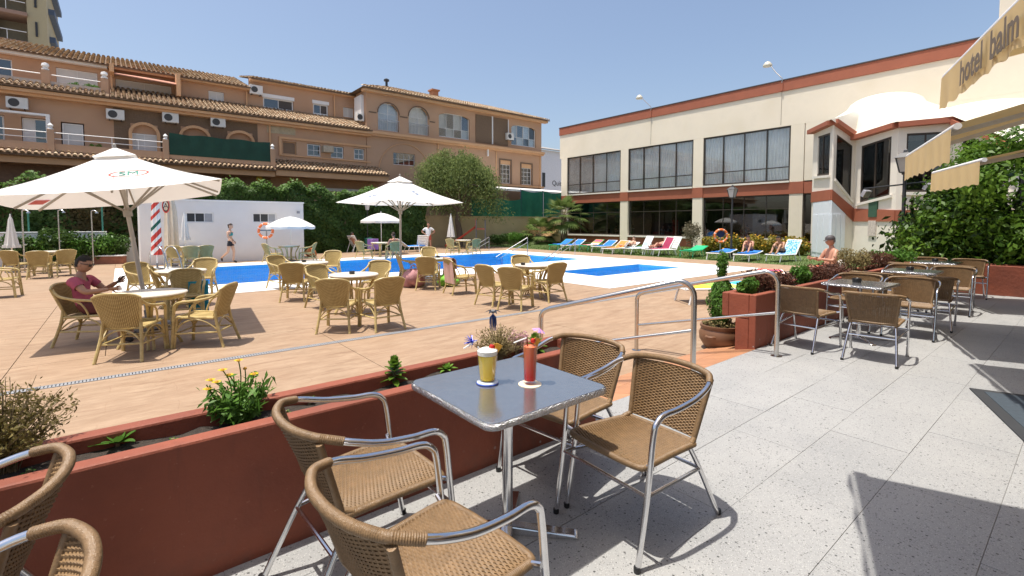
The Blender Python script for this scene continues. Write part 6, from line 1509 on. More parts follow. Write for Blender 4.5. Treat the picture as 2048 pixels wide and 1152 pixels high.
drybush(np_(962, 706), .21, .25, 'straw coloured dry bush in the near planter behind the yellow drink', 130, 22)
def rosette(p, label, n=14, L_=.12, w=.035, tilt=(20, 70), lm=L_green, name='succulent', stalk=0, layers=2):
    t = thing(name, p, random.random() * 6, label, 'plant')
    for k in range(n):
        a = k * 2.39996; el = R(tilt[0] + (tilt[1] - tilt[0]) * k / n); l = L_ * (1.05 - .5 * k / n); d = Vector((math.cos(a), math.sin(a), 0)); s_ = d.cross(Vector((0, 0, 1))); base = Vector((0, 0, .01 + stalk * (k / n) ** .8))
        MB().grid(lambda u, v: tuple(base + d * (l * u * math.cos(el)) + Vector((0, 0, l * u * math.sin(el) - .25 * l * u * u * math.cos(el))) + s_ * ((2 * v - 1) * w * math.sin(math.pi * min(1, .12 + u * .85)) ** .8) + Vector((0, 0, .3 * w * (2 * v - 1) ** 2))), 6, 2).build('leaf', lm, t, smooth=True)
    MB().tube([(0, 0, -.02), (0, 0, .02 + stalk)], .008, 6).build('stem', M_twig, t)
    return t
rosette(np_(236, 880), 'small green rosette plant alone in the near planter soil', 9, .105, .018, (12, 62))
rosette(np_(782, 762), 'glossy green aeonium in the middle of the near planter', 34, .085, .02, (0, 75), L_shrub, stalk=.12)
rosette(np_(884, 738), 'low bright green clump right of the aeonium', 26, .075, .012, (10, 80), leafmat('bright_clump', (.10, .22, .03), (.22, .38, .06), .35))
rosette(np_(612, 798), 'tiny yellow green seedling beside the chair back', 8, .05, .012, (10, 70), MATS['bright_clump'])
rosette(np_(1046, 695), 'leafy green plant behind the red cocktail', 26, .10, .022, (5, 80), L_shrub, stalk=.08)
# yellow daisies
fp = np_(478, 835); t = thing('yellow_daisy_plant', fp, 0, 'leafy plant with yellow daisy flowers in the near planter', 'plant'); P = []; tips = []
for k in range(46):
    a = k * 2.4; q = .15 * math.sqrt(random.random()); h = random.uniform(.09, .2); tip = Vector((q * math.cos(a), q * math.sin(a), h))
    MB().tube(smooth_path([(q * .3 * math.cos(a), q * .3 * math.sin(a), -.02), (tip.x * .7, tip.y * .7, h * .5), tip], 3), .003, 5).build('stem', L_green, t)
    for j in range(16): s = random.random(); P.append((tip.x * (.4 + .6 * s) + random.gauss(0, .018), tip.y * (.4 + .6 * s) + random.gauss(0, .018), max(.01, h * s + random.gauss(0, .01))))
leaves(P, .05, 'foliage', L_green, t, np.array([0, -.2, .8]), .8, .32)
for i, (px, py) in enumerate(((477, 721), (445, 740), (421, 760), (433, 764), (458, 750), (508, 748), (490, 737), (415, 778))):
    a = ray(px, py); tt = (fp.y + .02 * ((i % 3) - 1)) / a.y; hd3 = Vector((0, 0, CAMZ)) + a * tt; hd3 = hd3 - fp
    hd3.x = max(-.28, min(.28, hd3.x)); b0 = Vector((hd3.x * .4, 0, .08))
    st_ = MB().tube(smooth_path([b0, (b0 + hd3) / 2 + Vector((.01, 0, .02)), hd3], 4), .0028, 5).build('flower_stem', L_green, t)
    m = MB()
    for k in range(14):
        an = R(360 / 14 * k); d = Vector((math.cos(an), math.sin(an), .12)); s_ = Vector((-math.sin(an), math.cos(an), 0)); m.add([hd3 + d * .004, hd3 + d * .014 + s_ * .0045, hd3 + d * .024, hd3 + d * .014 - s_ * .0045], [(0, 1, 2, 3)])
    if i != 6: m.build('flower', L_yel, st_)
    MB().lathe([(.002, -.006), (.008, -.004), (.009, .003), (.004, .007)], 10, hd3).build('flower_centre', pm('flower_disc', (.45, .22, .02) if i != 6 else (.1, .05, .03), .8), st_)
# pink flowers
bush(np_(1026, 708), .09, .16, 700, leafmat('pink_petal', (.42, .16, .20), (.66, .44, .46), .4), 'small pink flowered plant right of the dry straw bush', .018, name='pink_flower_plant', cat='plant')
# stray clod and tuft of weeds in the soil
for i, (x, w_) in enumerate(((.15, .02), (.62, .03), (.95, .02), (1.35, .03), (-.3, .03))):
    rosette(Vector((x, 2.5 + w_ * 2, PZ)), f'tiny weed sprouting in the near planter soil, number from left {["two", "three", "four", "five", "one"][i]}', 6, .028, .006, (10, 70), L_green, name='weed')

for i, (x, y, z, r, h, lm, lab) in enumerate(((-1.0, 35.25, 8.505, .3, .55, L_green, 'green pot plant on the roof terrace behind the rail'), (-1.7, 35.3, 8.505, .25, .5, L_green, 'second pot plant on the roof terrace, left of the first'), (2.75, 33.75, 5.005, .3, .5, L_ivy, 'plant at the left end of the green balcony screen'), (-.9, 33.75, 5.005, .25, .6, L_green, 'small plant on the middle balcony behind the white rail'))):
    bush(Vector((x, y, z)), r, h, 500, lm, lab, .12, name='pot_plant', cat='plant', group='balcony plants')
# ================================================================ PEOPLE
STAND = dict(pelvis=(0, 0, .94), waist=(0, 0, 1.08), chest=(0, .01, 1.28), neck=(0, .01, 1.44), head=(0, -.01, 1.53),
             shL=(.17, .01, 1.38), elL=(.22, .02, 1.10), wrL=(.23, -.04, .86), shR=(-.17, .01, 1.38), elR=(-.22, .02, 1.10), wrR=(-.23, -.04, .86),
             hiL=(.085, 0, .90), knL=(.09, -.02, .48), anL=(.09, .02, .08), toL=(.10, -.13, .03), hiR=(-.085, 0, .90), knR=(-.09, -.02, .48), anR=(-.09, .02, .08), toR=(-.10, -.13, .03))
SIT = dict(STAND, pelvis=(0, .04, .50), waist=(0, .10, .64), chest=(0, .13, .83), neck=(0, .12, .99), head=(0, .09, 1.08), shL=(.175, .12, .94), shR=(-.175, .12, .94), elL=(.23, .0, .70), elR=(-.23, .0, .70), wrL=(.16, -.22, .74), wrR=(-.16, -.22, .74),
           hiL=(.09, .02, .49), knL=(.12, -.38, .50), anL=(.12, -.40, .09), toL=(.13, -.55, .035), hiR=(-.09, .02, .49), knR=(-.12, -.38, .50), anR=(-.12, -.40, .09), toR=(-.13, -.55, .035))
LIE = dict(STAND, pelvis=(0, 0, .47), waist=(0, .14, .50), chest=(0, .34, .58), neck=(0, .49, .67), head=(0, .57, .72), shL=(.17, .43, .63), shR=(-.17, .43, .63), elL=(.26, .2, .50), elR=(-.26, .2, .50), wrL=(.2, -.02, .50), wrR=(-.2, -.02, .50),
           hiL=(.09, -.03, .46), knL=(.11, -.42, .62), anL=(.11, -.72, .42), toL=(.12, -.82, .46), hiR=(-.09, -.03, .46), knR=(-.10, -.44, .48), anR=(-.11, -.86, .43), toR=(-.13, -.9, .52))
RAD = dict(pelvis=(.125, .105), waist=(.118, .095), chest=(.135, .105), neck=(.052, .052), head=(.06, .06), sh=(.062, .06), el=(.042, .042), wr=(.027, .024), hi=(.088, .088), kn=(.056, .056), an=(.038, .038), to=(.032, .024))
EDG = [('pelvis', 'waist'), ('waist', 'chest'), ('chest', 'neck'), ('neck', 'head')] + [(a + s, b + s) if a[:2] in ('sh', 'el', 'hi', 'kn', 'an') else (a, b + s) for s in 'LR' for a, b in (('chest', 'sh'), ('sh', 'el'), ('el', 'wr'), ('pelvis', 'hi'), ('hi', 'kn'), ('kn', 'an'), ('an', 'to'))]
def body_mesh(J, fat=1.0):
    names = list(J); me = bpy.data.meshes.new('figure'); me.from_pydata([J[n] for n in names], [(names.index(a), names.index(b)) for a, b in EDG], []); me.update()
    ob = bpy.data.objects.new('figure', me); COL.objects.link(ob); md = ob.modifiers.new('skin', 'SKIN'); md.use_smooth_shade = True; md.branch_smoothing = .6
    for i, n in enumerate(names):
        k = n if n in RAD else n[:2]; r = RAD[k]; sv = me.skin_vertices[0].data[i]
        q = fat if k in ('pelvis', 'waist', 'chest') else 1 + (fat - 1) * .4
        sv.radius = (r[0] * q, r[1] * q); sv.use_root = (n == 'pelvis')
    sb = ob.modifiers.new('sub', 'SUBSURF'); sb.levels = 2; sb.render_levels = 2
    dg = bpy.context.evaluated_depsgraph_get(); ev = bpy.data.meshes.new_from_object(ob.evaluated_get(dg)); 
    V = [tuple(v.co) for v in ev.vertices]; F = [tuple(p.vertices) for p in ev.polygons]
    bpy.data.objects.remove(ob); bpy.data.meshes.remove(ev); return V, F
def headmesh(n=20, m=16):
    """skull with brow, nose, chin; looks along -y; centre at origin, about 23 cm tall"""
    V = []; F = []
    for j in range(m + 1):
        b = math.pi * j / m
        for i in range(n):
            a = 2 * math.pi * i / n; x, y, z = math.sin(b) * math.sin(a), -math.sin(b) * math.cos(a), math.cos(b)
            px, py, pz = x * .076, y * .096, z * .115
            if y < 0:
                f = max(0, -y) ** 2
                if z < 0: px *= 1 - .22 * (-z) * f * 1.2; py -= .008 * math.exp(-((z + .78) / .2) ** 2) * f
                nose = math.exp(-(x / .16) ** 2) * math.exp(-((z + .16) / .2) ** 2) * f; py -= .024 * nose
                py += .010 * math.exp(-((abs(x) - .36) / .18) ** 2) * math.exp(-((z - .10) / .12) ** 2) * f
                py -= .005 * math.exp(-((z - .28) / .12) ** 2) * f; py -= .006 * math.exp(-(x / .3) ** 2) * math.exp(-((z + .48) / .08) ** 2) * f
            V.append((px, py, pz))
    for j in range(m):
        for i in range(n): F.append((j*n+i, j*n+(i+1) % n, (j+1)*n+(i+1) % n, (j+1)*n+i))
    for s in (-1, 1):                                    # ears
        k = MB().lathe([(.004, -.03), (.016, -.02), (.02, .0), (.018, .02), (.005, .032)], 8); k.xf(Matrix.Translation((s * .076, .012, -.005)) @ Matrix.Diagonal((.45, 1, 1, 1)))
        F += [tuple(q + len(V) for q in f) for f in k.f]; V += k.v
    return V, F
def handmesh(s, curl=.5):
    """palm with four fingers and a thumb, pointing along -z from the wrist; palm faces inwards"""
    h = MB(); h.tube([(0, 0, .01), (0, -.002, -.03), (0, -.004, -.085)], [.024, .034, .036], 8, sq=(1, .45))
    for k, (y, l) in enumerate(((-.028, .072), (-.009, .08), (.010, .075), (.027, .06))):
        p = [(0, y, -.078)]; a = 0
        for q in (.45, .33, .22): a += curl * .7; p.append((p[-1][0] - s * l * q * math.sin(a), y * 1.05, p[-1][2] - l * q * math.cos(a)))
        h.tube(p, [.0092, .0088, .008, .0065], 6)
    h.tube([(0, -.024, -.03), (-s * .012, -.052, -.055), (-s * .02, -.058, -.085)], [.011, .0095, .0075], 6)
    return h
def person(pos, rz, J, label, skin, hair, clothes, scale=1.0, turn=0, nod=0, fat=1.0, hairlen=0, hat=None, glasses=False, curl=.5, group=None, bun=False):
    t = thing('person', pos, rz, label, 'person', group); t.scale = (scale,) * 3
    V, F = body_mesh(J, fat); nb = len(V)
    hc = Vector(J['head']) + Vector((0, -.015, .075)); HM = Matrix.Translation(hc) @ Matrix.Rotation(turn, 4, 'Z') @ Matrix.Rotation(nod, 4, 'X')
    hv, hf = headmesh(); F += [tuple(q + len(V) for q in f) for f in hf]; V += [tuple(HM @ Vector(v)) for v in hv]
    for s, sg in (('L', 1), ('R', -1)):
        w, e = Vector(J['wr' + s]), Vector(J['el' + s]); d = (w - e).normalized(); z = -d; y = Vector((0, 1, 0)) if abs(d.y) < .8 else Vector((0, 0, 1)); x = y.cross(z).normalized(); y = z.cross(x)
        M_ = Matrix(((x.x, y.x, z.x, w.x), (x.y, y.y, z.y, w.y), (x.z, y.z, z.z, w.z), (0, 0, 0, 1))); h = handmesh(sg, curl); h.xf(M_)
        F += [tuple(q + len(V) for q in f) for f in h.f]; V += h.v
    o = MB().add(V, F).build('body', skin, t, smooth=True)
    # hair: shell over the skull
    hr = MB(); keep = [];
    for f in hf[:20 * 16]:
        c = sum((Vector(hv[q]) for q in f), Vector()) / len(f)
        if c.z > .052 - .9 * max(0, c.y) - .25 * max(0, -c.y - .05) * 0 and not (c.y < -.055 and c.z < .062) or (c.y > .02 and c.z > -.045 - hairlen): keep.append(f)
    idx = {}; 
    for f in keep:
        for q in f: idx.setdefault(q, len(idx))
    hr.add([HM @ (Vector(hv[q]) * 1.10 + Vector((0, .004, .006 + .004 * math.sin(q * 2.3)))) for q in idx], [tuple(idx[q] for q in f) for f in keep])
    hr.build('hair', hair, t, smooth=True)
    if bun: MB().lathe([(.005, -.04), (.03, -.025), (.04, 0), (.03, .028), (.005, .04)], 12).xf(HM @ Matrix.Translation((0, .10, .05))).build('hair_bun', hair, t, smooth=True)
    ey = MB()
    for s in (-1, 1): MB().lathe([(.002, -.009), (.009, -.004), (.009, .004), (.002, .009)], 10).xf(HM @ Matrix.Translation((s * .030, -.086, .012)) @ Matrix.Diagonal((1.2, .6, .8, 1))).build('eye', pm('eye_dark', (.03, .02, .015), .2), t, smooth=True)
    MB().box((-.022, -.004, -.003), (.022, .004, .003)).xf(HM @ Matrix.Translation((0, -.096, -.056))).build('mouth', pm('lips', (.32, .11, .09), .5), t, bevel=.002)
    if glasses:
        g_ = MB()
        for s in (-1, 1): g_.add([HM @ Vector(v) for v in ((s * .006, -.104, .026), (s * .060, -.092, .026), (s * .056, -.092, -.010), (s * .012, -.102, -.012))], [(0, 1, 2, 3)]); g_.bar(HM @ Vector((s * .062, -.09, .022)), HM @ Vector((s * .078, .01, .018)), .004, .008)
        g_.bar(HM @ Vector((-.01, -.105, .02)), HM @ Vector((.01, -.105, .02)), .004, .004); g_.build('sunglasses', M_black, t)
    if hat:
        MB().lathe([(.106, .03), (.105, .06), (.09, .10), (.05, .128), (.0, .135)], 20).xf(HM @ Matrix.Translation((0, .005, .004)) @ Matrix.Diagonal((.86, 1, 1, 1))).build('cap', hat, t, smooth=True)
        MB().grid(lambda u, v: tuple(HM @ Vector(((u - .5) * .15, -.085 - .075 * v * (1 - (2 * u - 1) ** 2 * .45), .045 - .02 * v - .012 * (2 * u - 1) ** 2))), 10, 5).build('cap_peak', hat, t, smooth=True)
    # clothes: offset shells over chosen bones
    A = np.array(V[:nb]); seg = {}
    best = np.full(nb, 9e9); bone = np.zeros(nb, int); tt = np.zeros(nb)
    for bi, (a, b) in enumerate(EDG):
        p, q = np.array(J[a]), np.array(J[b]); d = q - p; s = ((A - p) @ d) / max(d @ d, 1e-9); sc = np.clip(s, 0, 1); ds = np.linalg.norm(A - p - sc[:, None] * d, axis=1) / (.5 * (RAD.get(a, RAD.get(a[:2]))[0] + RAD.get(b, RAD.get(b[:2]))[0]))
        m_ = ds < best; best[m_] = ds[m_]; bone[m_] = bi; tt[m_] = s[m_]
    me = o.data; nr = np.zeros(len(me.vertices) * 3); me.vertices.foreach_get('normal', nr); nr = nr.reshape(-1, 3)[:nb]
    for (nm_, mt, th, spec) in clothes:
        ok = np.zeros(nb, bool)
        for (a, b), (t0, t1) in spec.items(): bi = EDG.index((a, b)); ok |= (bone == bi) & (tt >= t0) & (tt <= t1)
        fs = [f for f in F if max(f) < nb and sum(ok[q] for q in f) >= len(f) - 1]
        idx = {}
        for f in fs:
            for q in f: idx.setdefault(q, len(idx))
        MB().add([tuple(A[q] + nr[q] * (th + .004 * math.sin(A[q][2] * 60 + A[q][0] * 40))) for q in idx], [tuple(idx[q] for q in f) for f in fs]).build(nm_, mt, t, smooth=True)
    return t
A_ = (-9, 9)
TORSO = {('pelvis', 'waist'): A_, ('waist', 'chest'): A_, ('chest', 'neck'): (-9, .55), ('chest', 'shL'): A_, ('chest', 'shR'): A_}
TEE = {**TORSO, ('shL', 'elL'): (-9, .62), ('shR', 'elR'): (-9, .62)}; HIPS = {('pelvis', 'hiL'): A_, ('pelvis', 'hiR'): A_}
SHORTS = {**HIPS, ('pelvis', 'waist'): (-9, .25), ('hiL', 'knL'): (-9, .62), ('hiR', 'knR'): (-9, .62)}; BRIEF = {**HIPS, ('hiL', 'knL'): (-9, .25), ('hiR', 'knR'): (-9, .25), ('pelvis', 'waist'): (-9, .15)}
SHOE = {('anL', 'toL'): A_, ('anR', 'toR'): A_}
K1 = pm('skin_tan', (.40, .215, .13), .5, var=.06, scale=12); K2 = pm('skin_fair', (.56, .34, .235), .5, var=.06, scale=12); K3 = pm('skin_sunburnt', (.48, .24, .155), .5, var=.06, scale=12)
HR = pm('dark_hair', (.012, .009, .007), .8, var=.3, scale=60); HB = pm('brown_hair', (.03, .015, .008), .8, var=.3, scale=60); HG = pm('grey_hair', (.25, .24, .22), .6, var=.2, scale=60)
C_pink = pm('pink_shirt', (.42, .085, .13), .9, var=.08, scale=9); C_dk = pm('dark_shorts', (.015, .016, .022), .85, var=.1); C_wt = pm('white_tshirt', (.72, .71, .69), .9, var=.04)
C_red = pm('red_shorts', (.48, .10, .06), .85, var=.1); C_teal = pm('teal_bikini', (.02, .28, .30), .8); C_blue = pm('blue_trunks', (.02, .06, .24), .8); C_mar = pm('maroon_shorts', (.13, .03, .025), .85); M_shoe = pm('dark_sandal', (.03, .022, .018), .7)
# man in pink, seated with a phone
ch_ = gp(186, 626, .22); rz = R(facing(ch_, tA) + 22)
J = dict(SIT, pelvis=(0, .06, .51), waist=(0, .12, .63), chest=(0, .155, .80), neck=(0, .145, .955), head=(0, .10, 1.04), shL=(.18, .135, .905), shR=(-.18, .13, .905),
         elR=(-.25, -.06, .745), wrR=(-.17, -.31, .775), elL=(.25, -.03, .72), wrL=(.12, -.245, .84))
person((ch_.x, ch_.y, D), rz, J, 'seated man in pink shirt and sunglasses looking at his phone', K1, HR, [('shirt', C_pink, .014, TEE), ('shorts', C_mar, .016, SHORTS), ('shoes', M_shoe, .01, SHOE)], 1.0, 0, R(14), 1.06, .0, glasses=True)
ph = thing('phone', (ch_.x, ch_.y, D), rz, 'dark phone held in the left hand of the man in pink', 'phone'); M_ = Matrix.Translation((.075, -.325, .885)) @ Matrix.Rotation(R(-50), 4, 'X')
MB().box((-.036, -.07, -.004), (.036, .07, .004)).xf(M_).build('case', M_black, ph, bevel=.003); MB().box((-.032, -.064, .0042), (.032, .064, .0052)).xf(M_).build('screen', pm('phone_glass', (.02, .025, .03), .1), ph)
# woman walking past the hut (faces right)
w = gp(462, 526); fr = math.atan2(cR.y, cR.x) + R(90)
J = dict(STAND, hiL=(.08, 0, .90), knL=(.08, -.10, .50), anL=(.08, -.06, .09), toL=(.08, -.21, .035), knR=(-.08, .06, .50), anR=(-.08, .36, .24), toR=(-.08, .33, .09), elL=(.19, .09, 1.12), wrL=(.17, -.06, .95), elR=(-.20, -.03, 1.12), wrR=(-.20, -.18, .95), chest=(0, -.01, 1.28))
person((w.x, w.y, D), fr, J, 'woman in bikini top and dark shorts walking past the white hut', K2, HB, [('bikini_top', C_teal, .01, {('waist', 'chest'): (.55, 9), ('chest', 'neck'): (-9, .0)}), ('shorts', C_dk, .012, {**SHORTS, ('hiL', 'knL'): (-9, .4), ('hiR', 'knR'): (-9, .4)}), ('sandals', M_shoe, .008, SHOE)], .97, 0, R(6), .86, .04, bun=True)
# man with hands on hips
w = gp(857, 502); tc_ = math.atan2(-w.y, -w.x) + R(90)
J = dict(STAND, elL=(.40, .10, 1.17), wrL=(.20, -.02, 1.04), elR=(-.40, .10, 1.17), wrR=(-.20, -.02, 1.04), knL=(.12, -.02, .48), anL=(.15, .02, .08), toL=(.18, -.12, .03), knR=(-.12, -.02, .48), anR=(-.15, .02, .08), toR=(-.18, -.12, .03))
person((w.x, w.y, D), tc_, J, 'standing man in white shirt and reddish shorts with hands on hips', K3, HB, [('shirt', C_wt, .018, TEE), ('shorts', C_red, .016, SHORTS), ('sandals', M_shoe, .008, SHOE)], 1.0, 0, 0, 1.2)
# recliner by the hedge
p = gp(712, 504); J = dict(LIE, waist=(0, .10, .54), chest=(0, .20, .73), neck=(0, .28, .88), head=(0, .28, .97), shL=(.17, .25, .82), shR=(-.17, .25, .82), elL=(.25, .08, .62), elR=(-.25, .08, .62), wrL=(.1, -.12, .66), wrR=(-.1, -.12, .66))
person(p, R(110), J, 'reclining sunbather reading on the white lounger by the hedge', K3, HB, [('trunks', C_blue, .012, BRIEF)], 1, 0, R(12), 1.05)
p = gp(786, 501, .22); tt_ = gp(760, 485, .53)
person((p.x, p.y, D), R(facing(p, tt_)), SIT, 'bare shouldered person sitting under the small parasol by the hedge', K3, HB, [('shorts', C_dk, .012, SHORTS)], 1, 0, 0, 1)
# sunbathers on the lawn
p = lz(1258, 505); person(p, R(-82), LIE, 'pale sunbather lying with one knee up on a white lounger', K2, HB, [('trunks', C_red, .012, BRIEF)], 1, 0, 0, 1)
lounger(lz(1238, 506), 4, 'white lounger with orange towel between the sunbathers', M_pw, (pm('orange_towel', (.62, .22, .05), .95, var=.15), 'orange towel between the sunbathers'), 30)
person(lz(1290, 507) + Vector((.25, -.75, 0)), R(-88), LIE, 'sunburnt sunbather lying on a white lounger near the turquoise towel', K3, HG, [('trunks', C_blue, .012, BRIEF)], 1, 0, 0, 1.15)
lounger(lz(1290, 507) + Vector((.25, -.75, 0)), 2, 'white lounger under the sunburnt sunbather', M_pw, None, 20)
lounger(lz(1330, 509), -15, 'white lounger with maroon towel on its raised back', M_pw, (pm('maroon_towel', (.30, .03, .08), .95, var=.2, scale=9), 'maroon towel hanging on a raised lounger back'), 58)
lounger(lz(1128, 498), 8, 'green lounger at the far end of the lawn row', M_pg, (M_bl, 'blue towel at the far end of the lawn row'))
lounger(lz(1448, 517), 4, 'white lounger with blue towel beside the lifebuoy', M_pw, (M_bl, 'blue towel on the lounger beside the lifebuoy'), 8)
# two young people on the blue towel lounger
p = lz(1500, 520); J = dict(SIT, pelvis=(0, .05, .49), waist=(0, .04, .62), chest=(0, -.06, .78), neck=(0, -.17, .90), head=(0, -.23, .95), shL=(.17, -.11, .87), shR=(-.17, -.11, .87), elL=(.2, -.26, .64), elR=(-.2, -.26, .64), wrL=(.1, -.40, .70), wrR=(-.1, -.42, .70), knL=(.13, -.30, .80), anL=(.12, -.55, .44), toL=(.13, -.68, .42), knR=(-.13, -.30, .80), anR=(-.12, -.55, .44), toR=(-.13, -.68, .42))
off = Vector((math.cos(R(6)), math.sin(R(6)), 0))
person(p + off * -.05, R(-84), J, 'young person hunched on the blue towel, knees drawn up', K3, HB, [('trunks', C_blue, .012, BRIEF)], 1, R(10), R(25), .95)
q = lz(1572, 522); person(q + Vector((-.35, .05, -.06)), R(-100), J, 'bare backed young man bending forward beside the patterned towel', K1, HR, [('trunks', C_dk, .012, BRIEF)], 1.04, R(-30), R(30), 1.05)
# man in dark cap behind the reddish bushes, on a white chair of his own
p = gp(1652, 547, D + .42); p.z = D
sc_ = thing('garden_chair', p, math.atan2(-cR.y, -cR.x) + R(90), 'white resin chair under the man in the dark cap', 'chair')
MB().box((-.22, -.22, .39), (.22, .22, .42)).build('seat', M_pw, sc_, bevel=.01); MB().grid(lambda u, v: ((u - .5) * .42, .23 + .12 * v, .42 + .4 * v), 6, 6).build('backrest', M_pw, sc_)
for sx in (-.2, .2):
    for sy in (-.2, .2): MB().tube([(sx, sy, .39), (sx * 1.15, sy * 1.15, 0)], .018, 7).build('leg', M_pw, sc_)
person(p, math.atan2(-cR.y, -cR.x) + R(90), dict(SIT, pelvis=(0, .04, .52)), 'bare chested man in a dark cap sitting behind the reddish bushes', K3, HG, [('trunks', C_red, .014, SHORTS)], 1.08, R(-8), R(10), 1.25, hat=pm('dark_cap', (.03, .03, .033), .8))
# diners behind the restaurant glass
shirts = [pm('diner_white', (.62, .6, .58), .9), pm('diner_red', (.42, .07, .05), .9), pm('diner_blue', (.16, .2, .36), .9), pm('diner_grey', (.3, .3, .3), .9)]
dz = .085; d0 = None; k = 0
M_rc = pm('red_tablecloth', (.40, .06, .05), .85, var=.08)
for i, (y0, n_) in enumerate(((27.2, 2), (24.9, 2), (21.7, 2), (20.2, 2), (18.8, 2), (15.8, 2), (14.2, 2), (12.6, 2))):
    X = 31.9 + (i % 3) * .35
    t = thing('dining_table', (X, y0, dz), 0, f'red clothed restaurant table behind the glass, {["first", "second", "third", "fourth", "fifth", "sixth", "seventh", "eighth"][i]} from the palm', 'table', 'restaurant tables behind the glass')
    MB().box((-.4, -.4, .72), (.4, .4, .75)).build('top', M_wood, t); MB().lathe([(.05, .02), (.05, .72)], 10).build('post', M_wood, t); MB().lathe([(.25, 0), (.25, .02), (.05, .03)], 14).build('base', M_wood, t)
    MB().grid(lambda u, v: ((u - .5) * .86, (v - .5) * .86, .755 - (.2 if (u < .03 or u > .97 or v < .03 or v > .97) else 0)), 34, 34).build('cloth', M_rc, t)
    for s in (1, -1):
        c_ = thing('dining_chair', (X, y0 + s * .72, dz), R(0 if s > 0 else 180), f'dining chair on the {"left" if s > 0 else "right"} of restaurant table {["one", "two", "three", "four", "five", "six", "seven", "eight"][i]} counted from the palm', 'chair', 'restaurant chairs behind the glass')
        MB().box((-.21, -.21, .41), (.21, .21, .45)).build('seat', M_wood, c_); MB().box((-.2, .19, .46), (.2, .22, .92)).build('backrest', M_wood, c_)
        for sx in (-.18, .18):
            for sy in (-.18, .18): MB().box((sx - .02, sy - .02, 0), (sx + .02, sy + .02, .41)).build('leg', M_wood, c_)
        if (i + (s > 0)) % 3 == 0 and i != 5: continue
        sh = shirts[k % 4]; k += 1
        person((X, y0 + s * .72, dz), R(0 if s > 0 else 180), SIT, f'diner in {sh.name.split("_")[1]} seated {"left" if s > 0 else "right"} of restaurant table {["one", "two", "three", "four", "five", "six", "seven", "eight"][i]} behind the glass', [K1, K2, K3][k % 3], [HR, HB, HG][(k * 2) % 3], [('shirt', sh, .014, TEE), ('trousers', C_dk, .012, SHORTS)], 1, R(random.uniform(-30, 30)), R(8), 1.05, group='diners behind the glass')
# ================================================================ COCKTAILS
def liquid(name, c1, c2, z0, z1):
    m, N, L, b, pos = posmat(name); tc = N.new('ShaderNodeTexCoord').outputs['Object']; sp = N.new('ShaderNodeSeparateXYZ'); L.new(tc, sp.inputs[0])
    L.new(mixc(N, L, mapr(N, L, sp.outputs[2], z0, z1), c1, c2), b.inputs['Base Color']); b.inputs['Roughness'].default_value = .25; b.inputs['Subsurface Weight'].default_value = .3; b.inputs['Subsurface Radius'].default_value = (.03, .02, .01); return m
G_cup = glassmat('drinking_glass', (.98, .985, .985), .01, .28, .01)
def cocktail(p, r0, r1, h, liq, label, name='cocktail', lev=.93):
    t = thing(name, p, 0, label, 'drink')
    MB().lathe([(r0, .004), (r0 + .001, .012), (r1, h), (r1 - .002, h), (r0 - .002, .014), (.0, .012)], 32).build('glass', G_cup, t, smooth=True)
    a = (r1 - r0) / h
    MB().lathe([(.001, .013), (r0 - .003, .0135), (r0 - .003 + a * h * lev, h * lev), (.001, h * lev + .001)], 32).build('liquid', liq, t, smooth=True)
    return t
ZT = .7325
c1 = gp(975, 766, ZT); t = cocktail(c1, .026, .034, .112, liquid('pineapple_liquid', (.92, .60, .03), (.92, .70, .12), .01, .10), 'pale yellow cocktail in a short glass on the steel table', lev=.86)
MB().lathe([(.001, .0985), (.0315, .098), (.0325, .112), (.02, .119), (.001, .120)], 28).build('foam', pm('white_foam', (.82, .80, .74), .9, bump=.5, bscale=300), t, smooth=True)
ft = MB().lathe([(.031, .0), (.0345, .003), (.0345, .006), (.028, .009)], 30).build('glass_foot', pm('thick_glass_foot', (.50, .56, .66), .1), t, smooth=True)
MB().tube([(.0345 * math.cos(k / 36 * 6.2832), .0345 * math.sin(k / 36 * 6.2832), .0022) for k in range(36)], .0016, 6, closed=True).build('blue_rim', pm('blue_glass_rim', (.03, .08, .45), .15), ft, smooth=True)
def garnish(t, x, z, lean):
    MB().lathe([(.002, -.010), (.008, -.006), (.0105, 0), (.008, .007), (.002, .010)], 14, (x, -.006, z + .010)).build('cherry', pm('cherry_red', (.55, .03, .02), .2), t, smooth=True)
    q = x + .022; M_ = Matrix.Translation((q, .0, z - .006)) @ Matrix.Rotation(YAW - R(90), 4, 'Z') @ Matrix.Rotation(R(lean), 4, 'Y')
    MB().prism([M_ @ Vector((.0, -.003, -.020)), M_ @ Vector((.018, -.003, .018)), M_ @ Vector((.0, -.003, .024)), M_ @ Vector((-.018, -.003, .018))], M_.to_3x3() @ Vector((0, .006, 0))).build('fruit_wedge', pm('orange_fruit', (.72, .36, .02), .45, var=.15), t)
t.scale = (1.5, 1.5, 1.42); garnish(t, .014, .112, 8)
def straw(t, a, b, mat, r=.0028): MB().tube([a, b], r, 7).build('straw', mat, t, smooth=True)
S_wh = pm('white_straw', (.75, .74, .72), .4); B_foil = pm('blue_tinsel', (.02, .05, .42), .3, .3)
straw(t, tuple(-cR * .010 + Vector((0, 0, .05))), tuple(-cR * .030 + Vector((0, 0, .125))), S_wh)
tip = -cR * .036 + Vector((0, 0, .143)); m = MB()
for k in range(46):
    d = Vector((random.gauss(0, 1), random.gauss(0, 1), random.gauss(0, 1))).normalized(); m.tube([tip - cR * .012, tip - cR * .02 + d * random.uniform(.012, .028)], [.0012, .0006], 3)
tag(m.build('tinsel', B_foil, t), kind='stuff')
straw(t, tuple(-cR * .034 + Vector((0, 0, .146))), tuple(-cR * .075 + Vector((0, 0, .118))), S_wh)
MB().tube([tuple(cR * .014 + Vector((0, 0, .10))), tuple(cR * .018 + Vector((0, 0, .235)))], .0012, 6).build('stick', pm('wood_stick', (.45, .33, .18), .7), t)
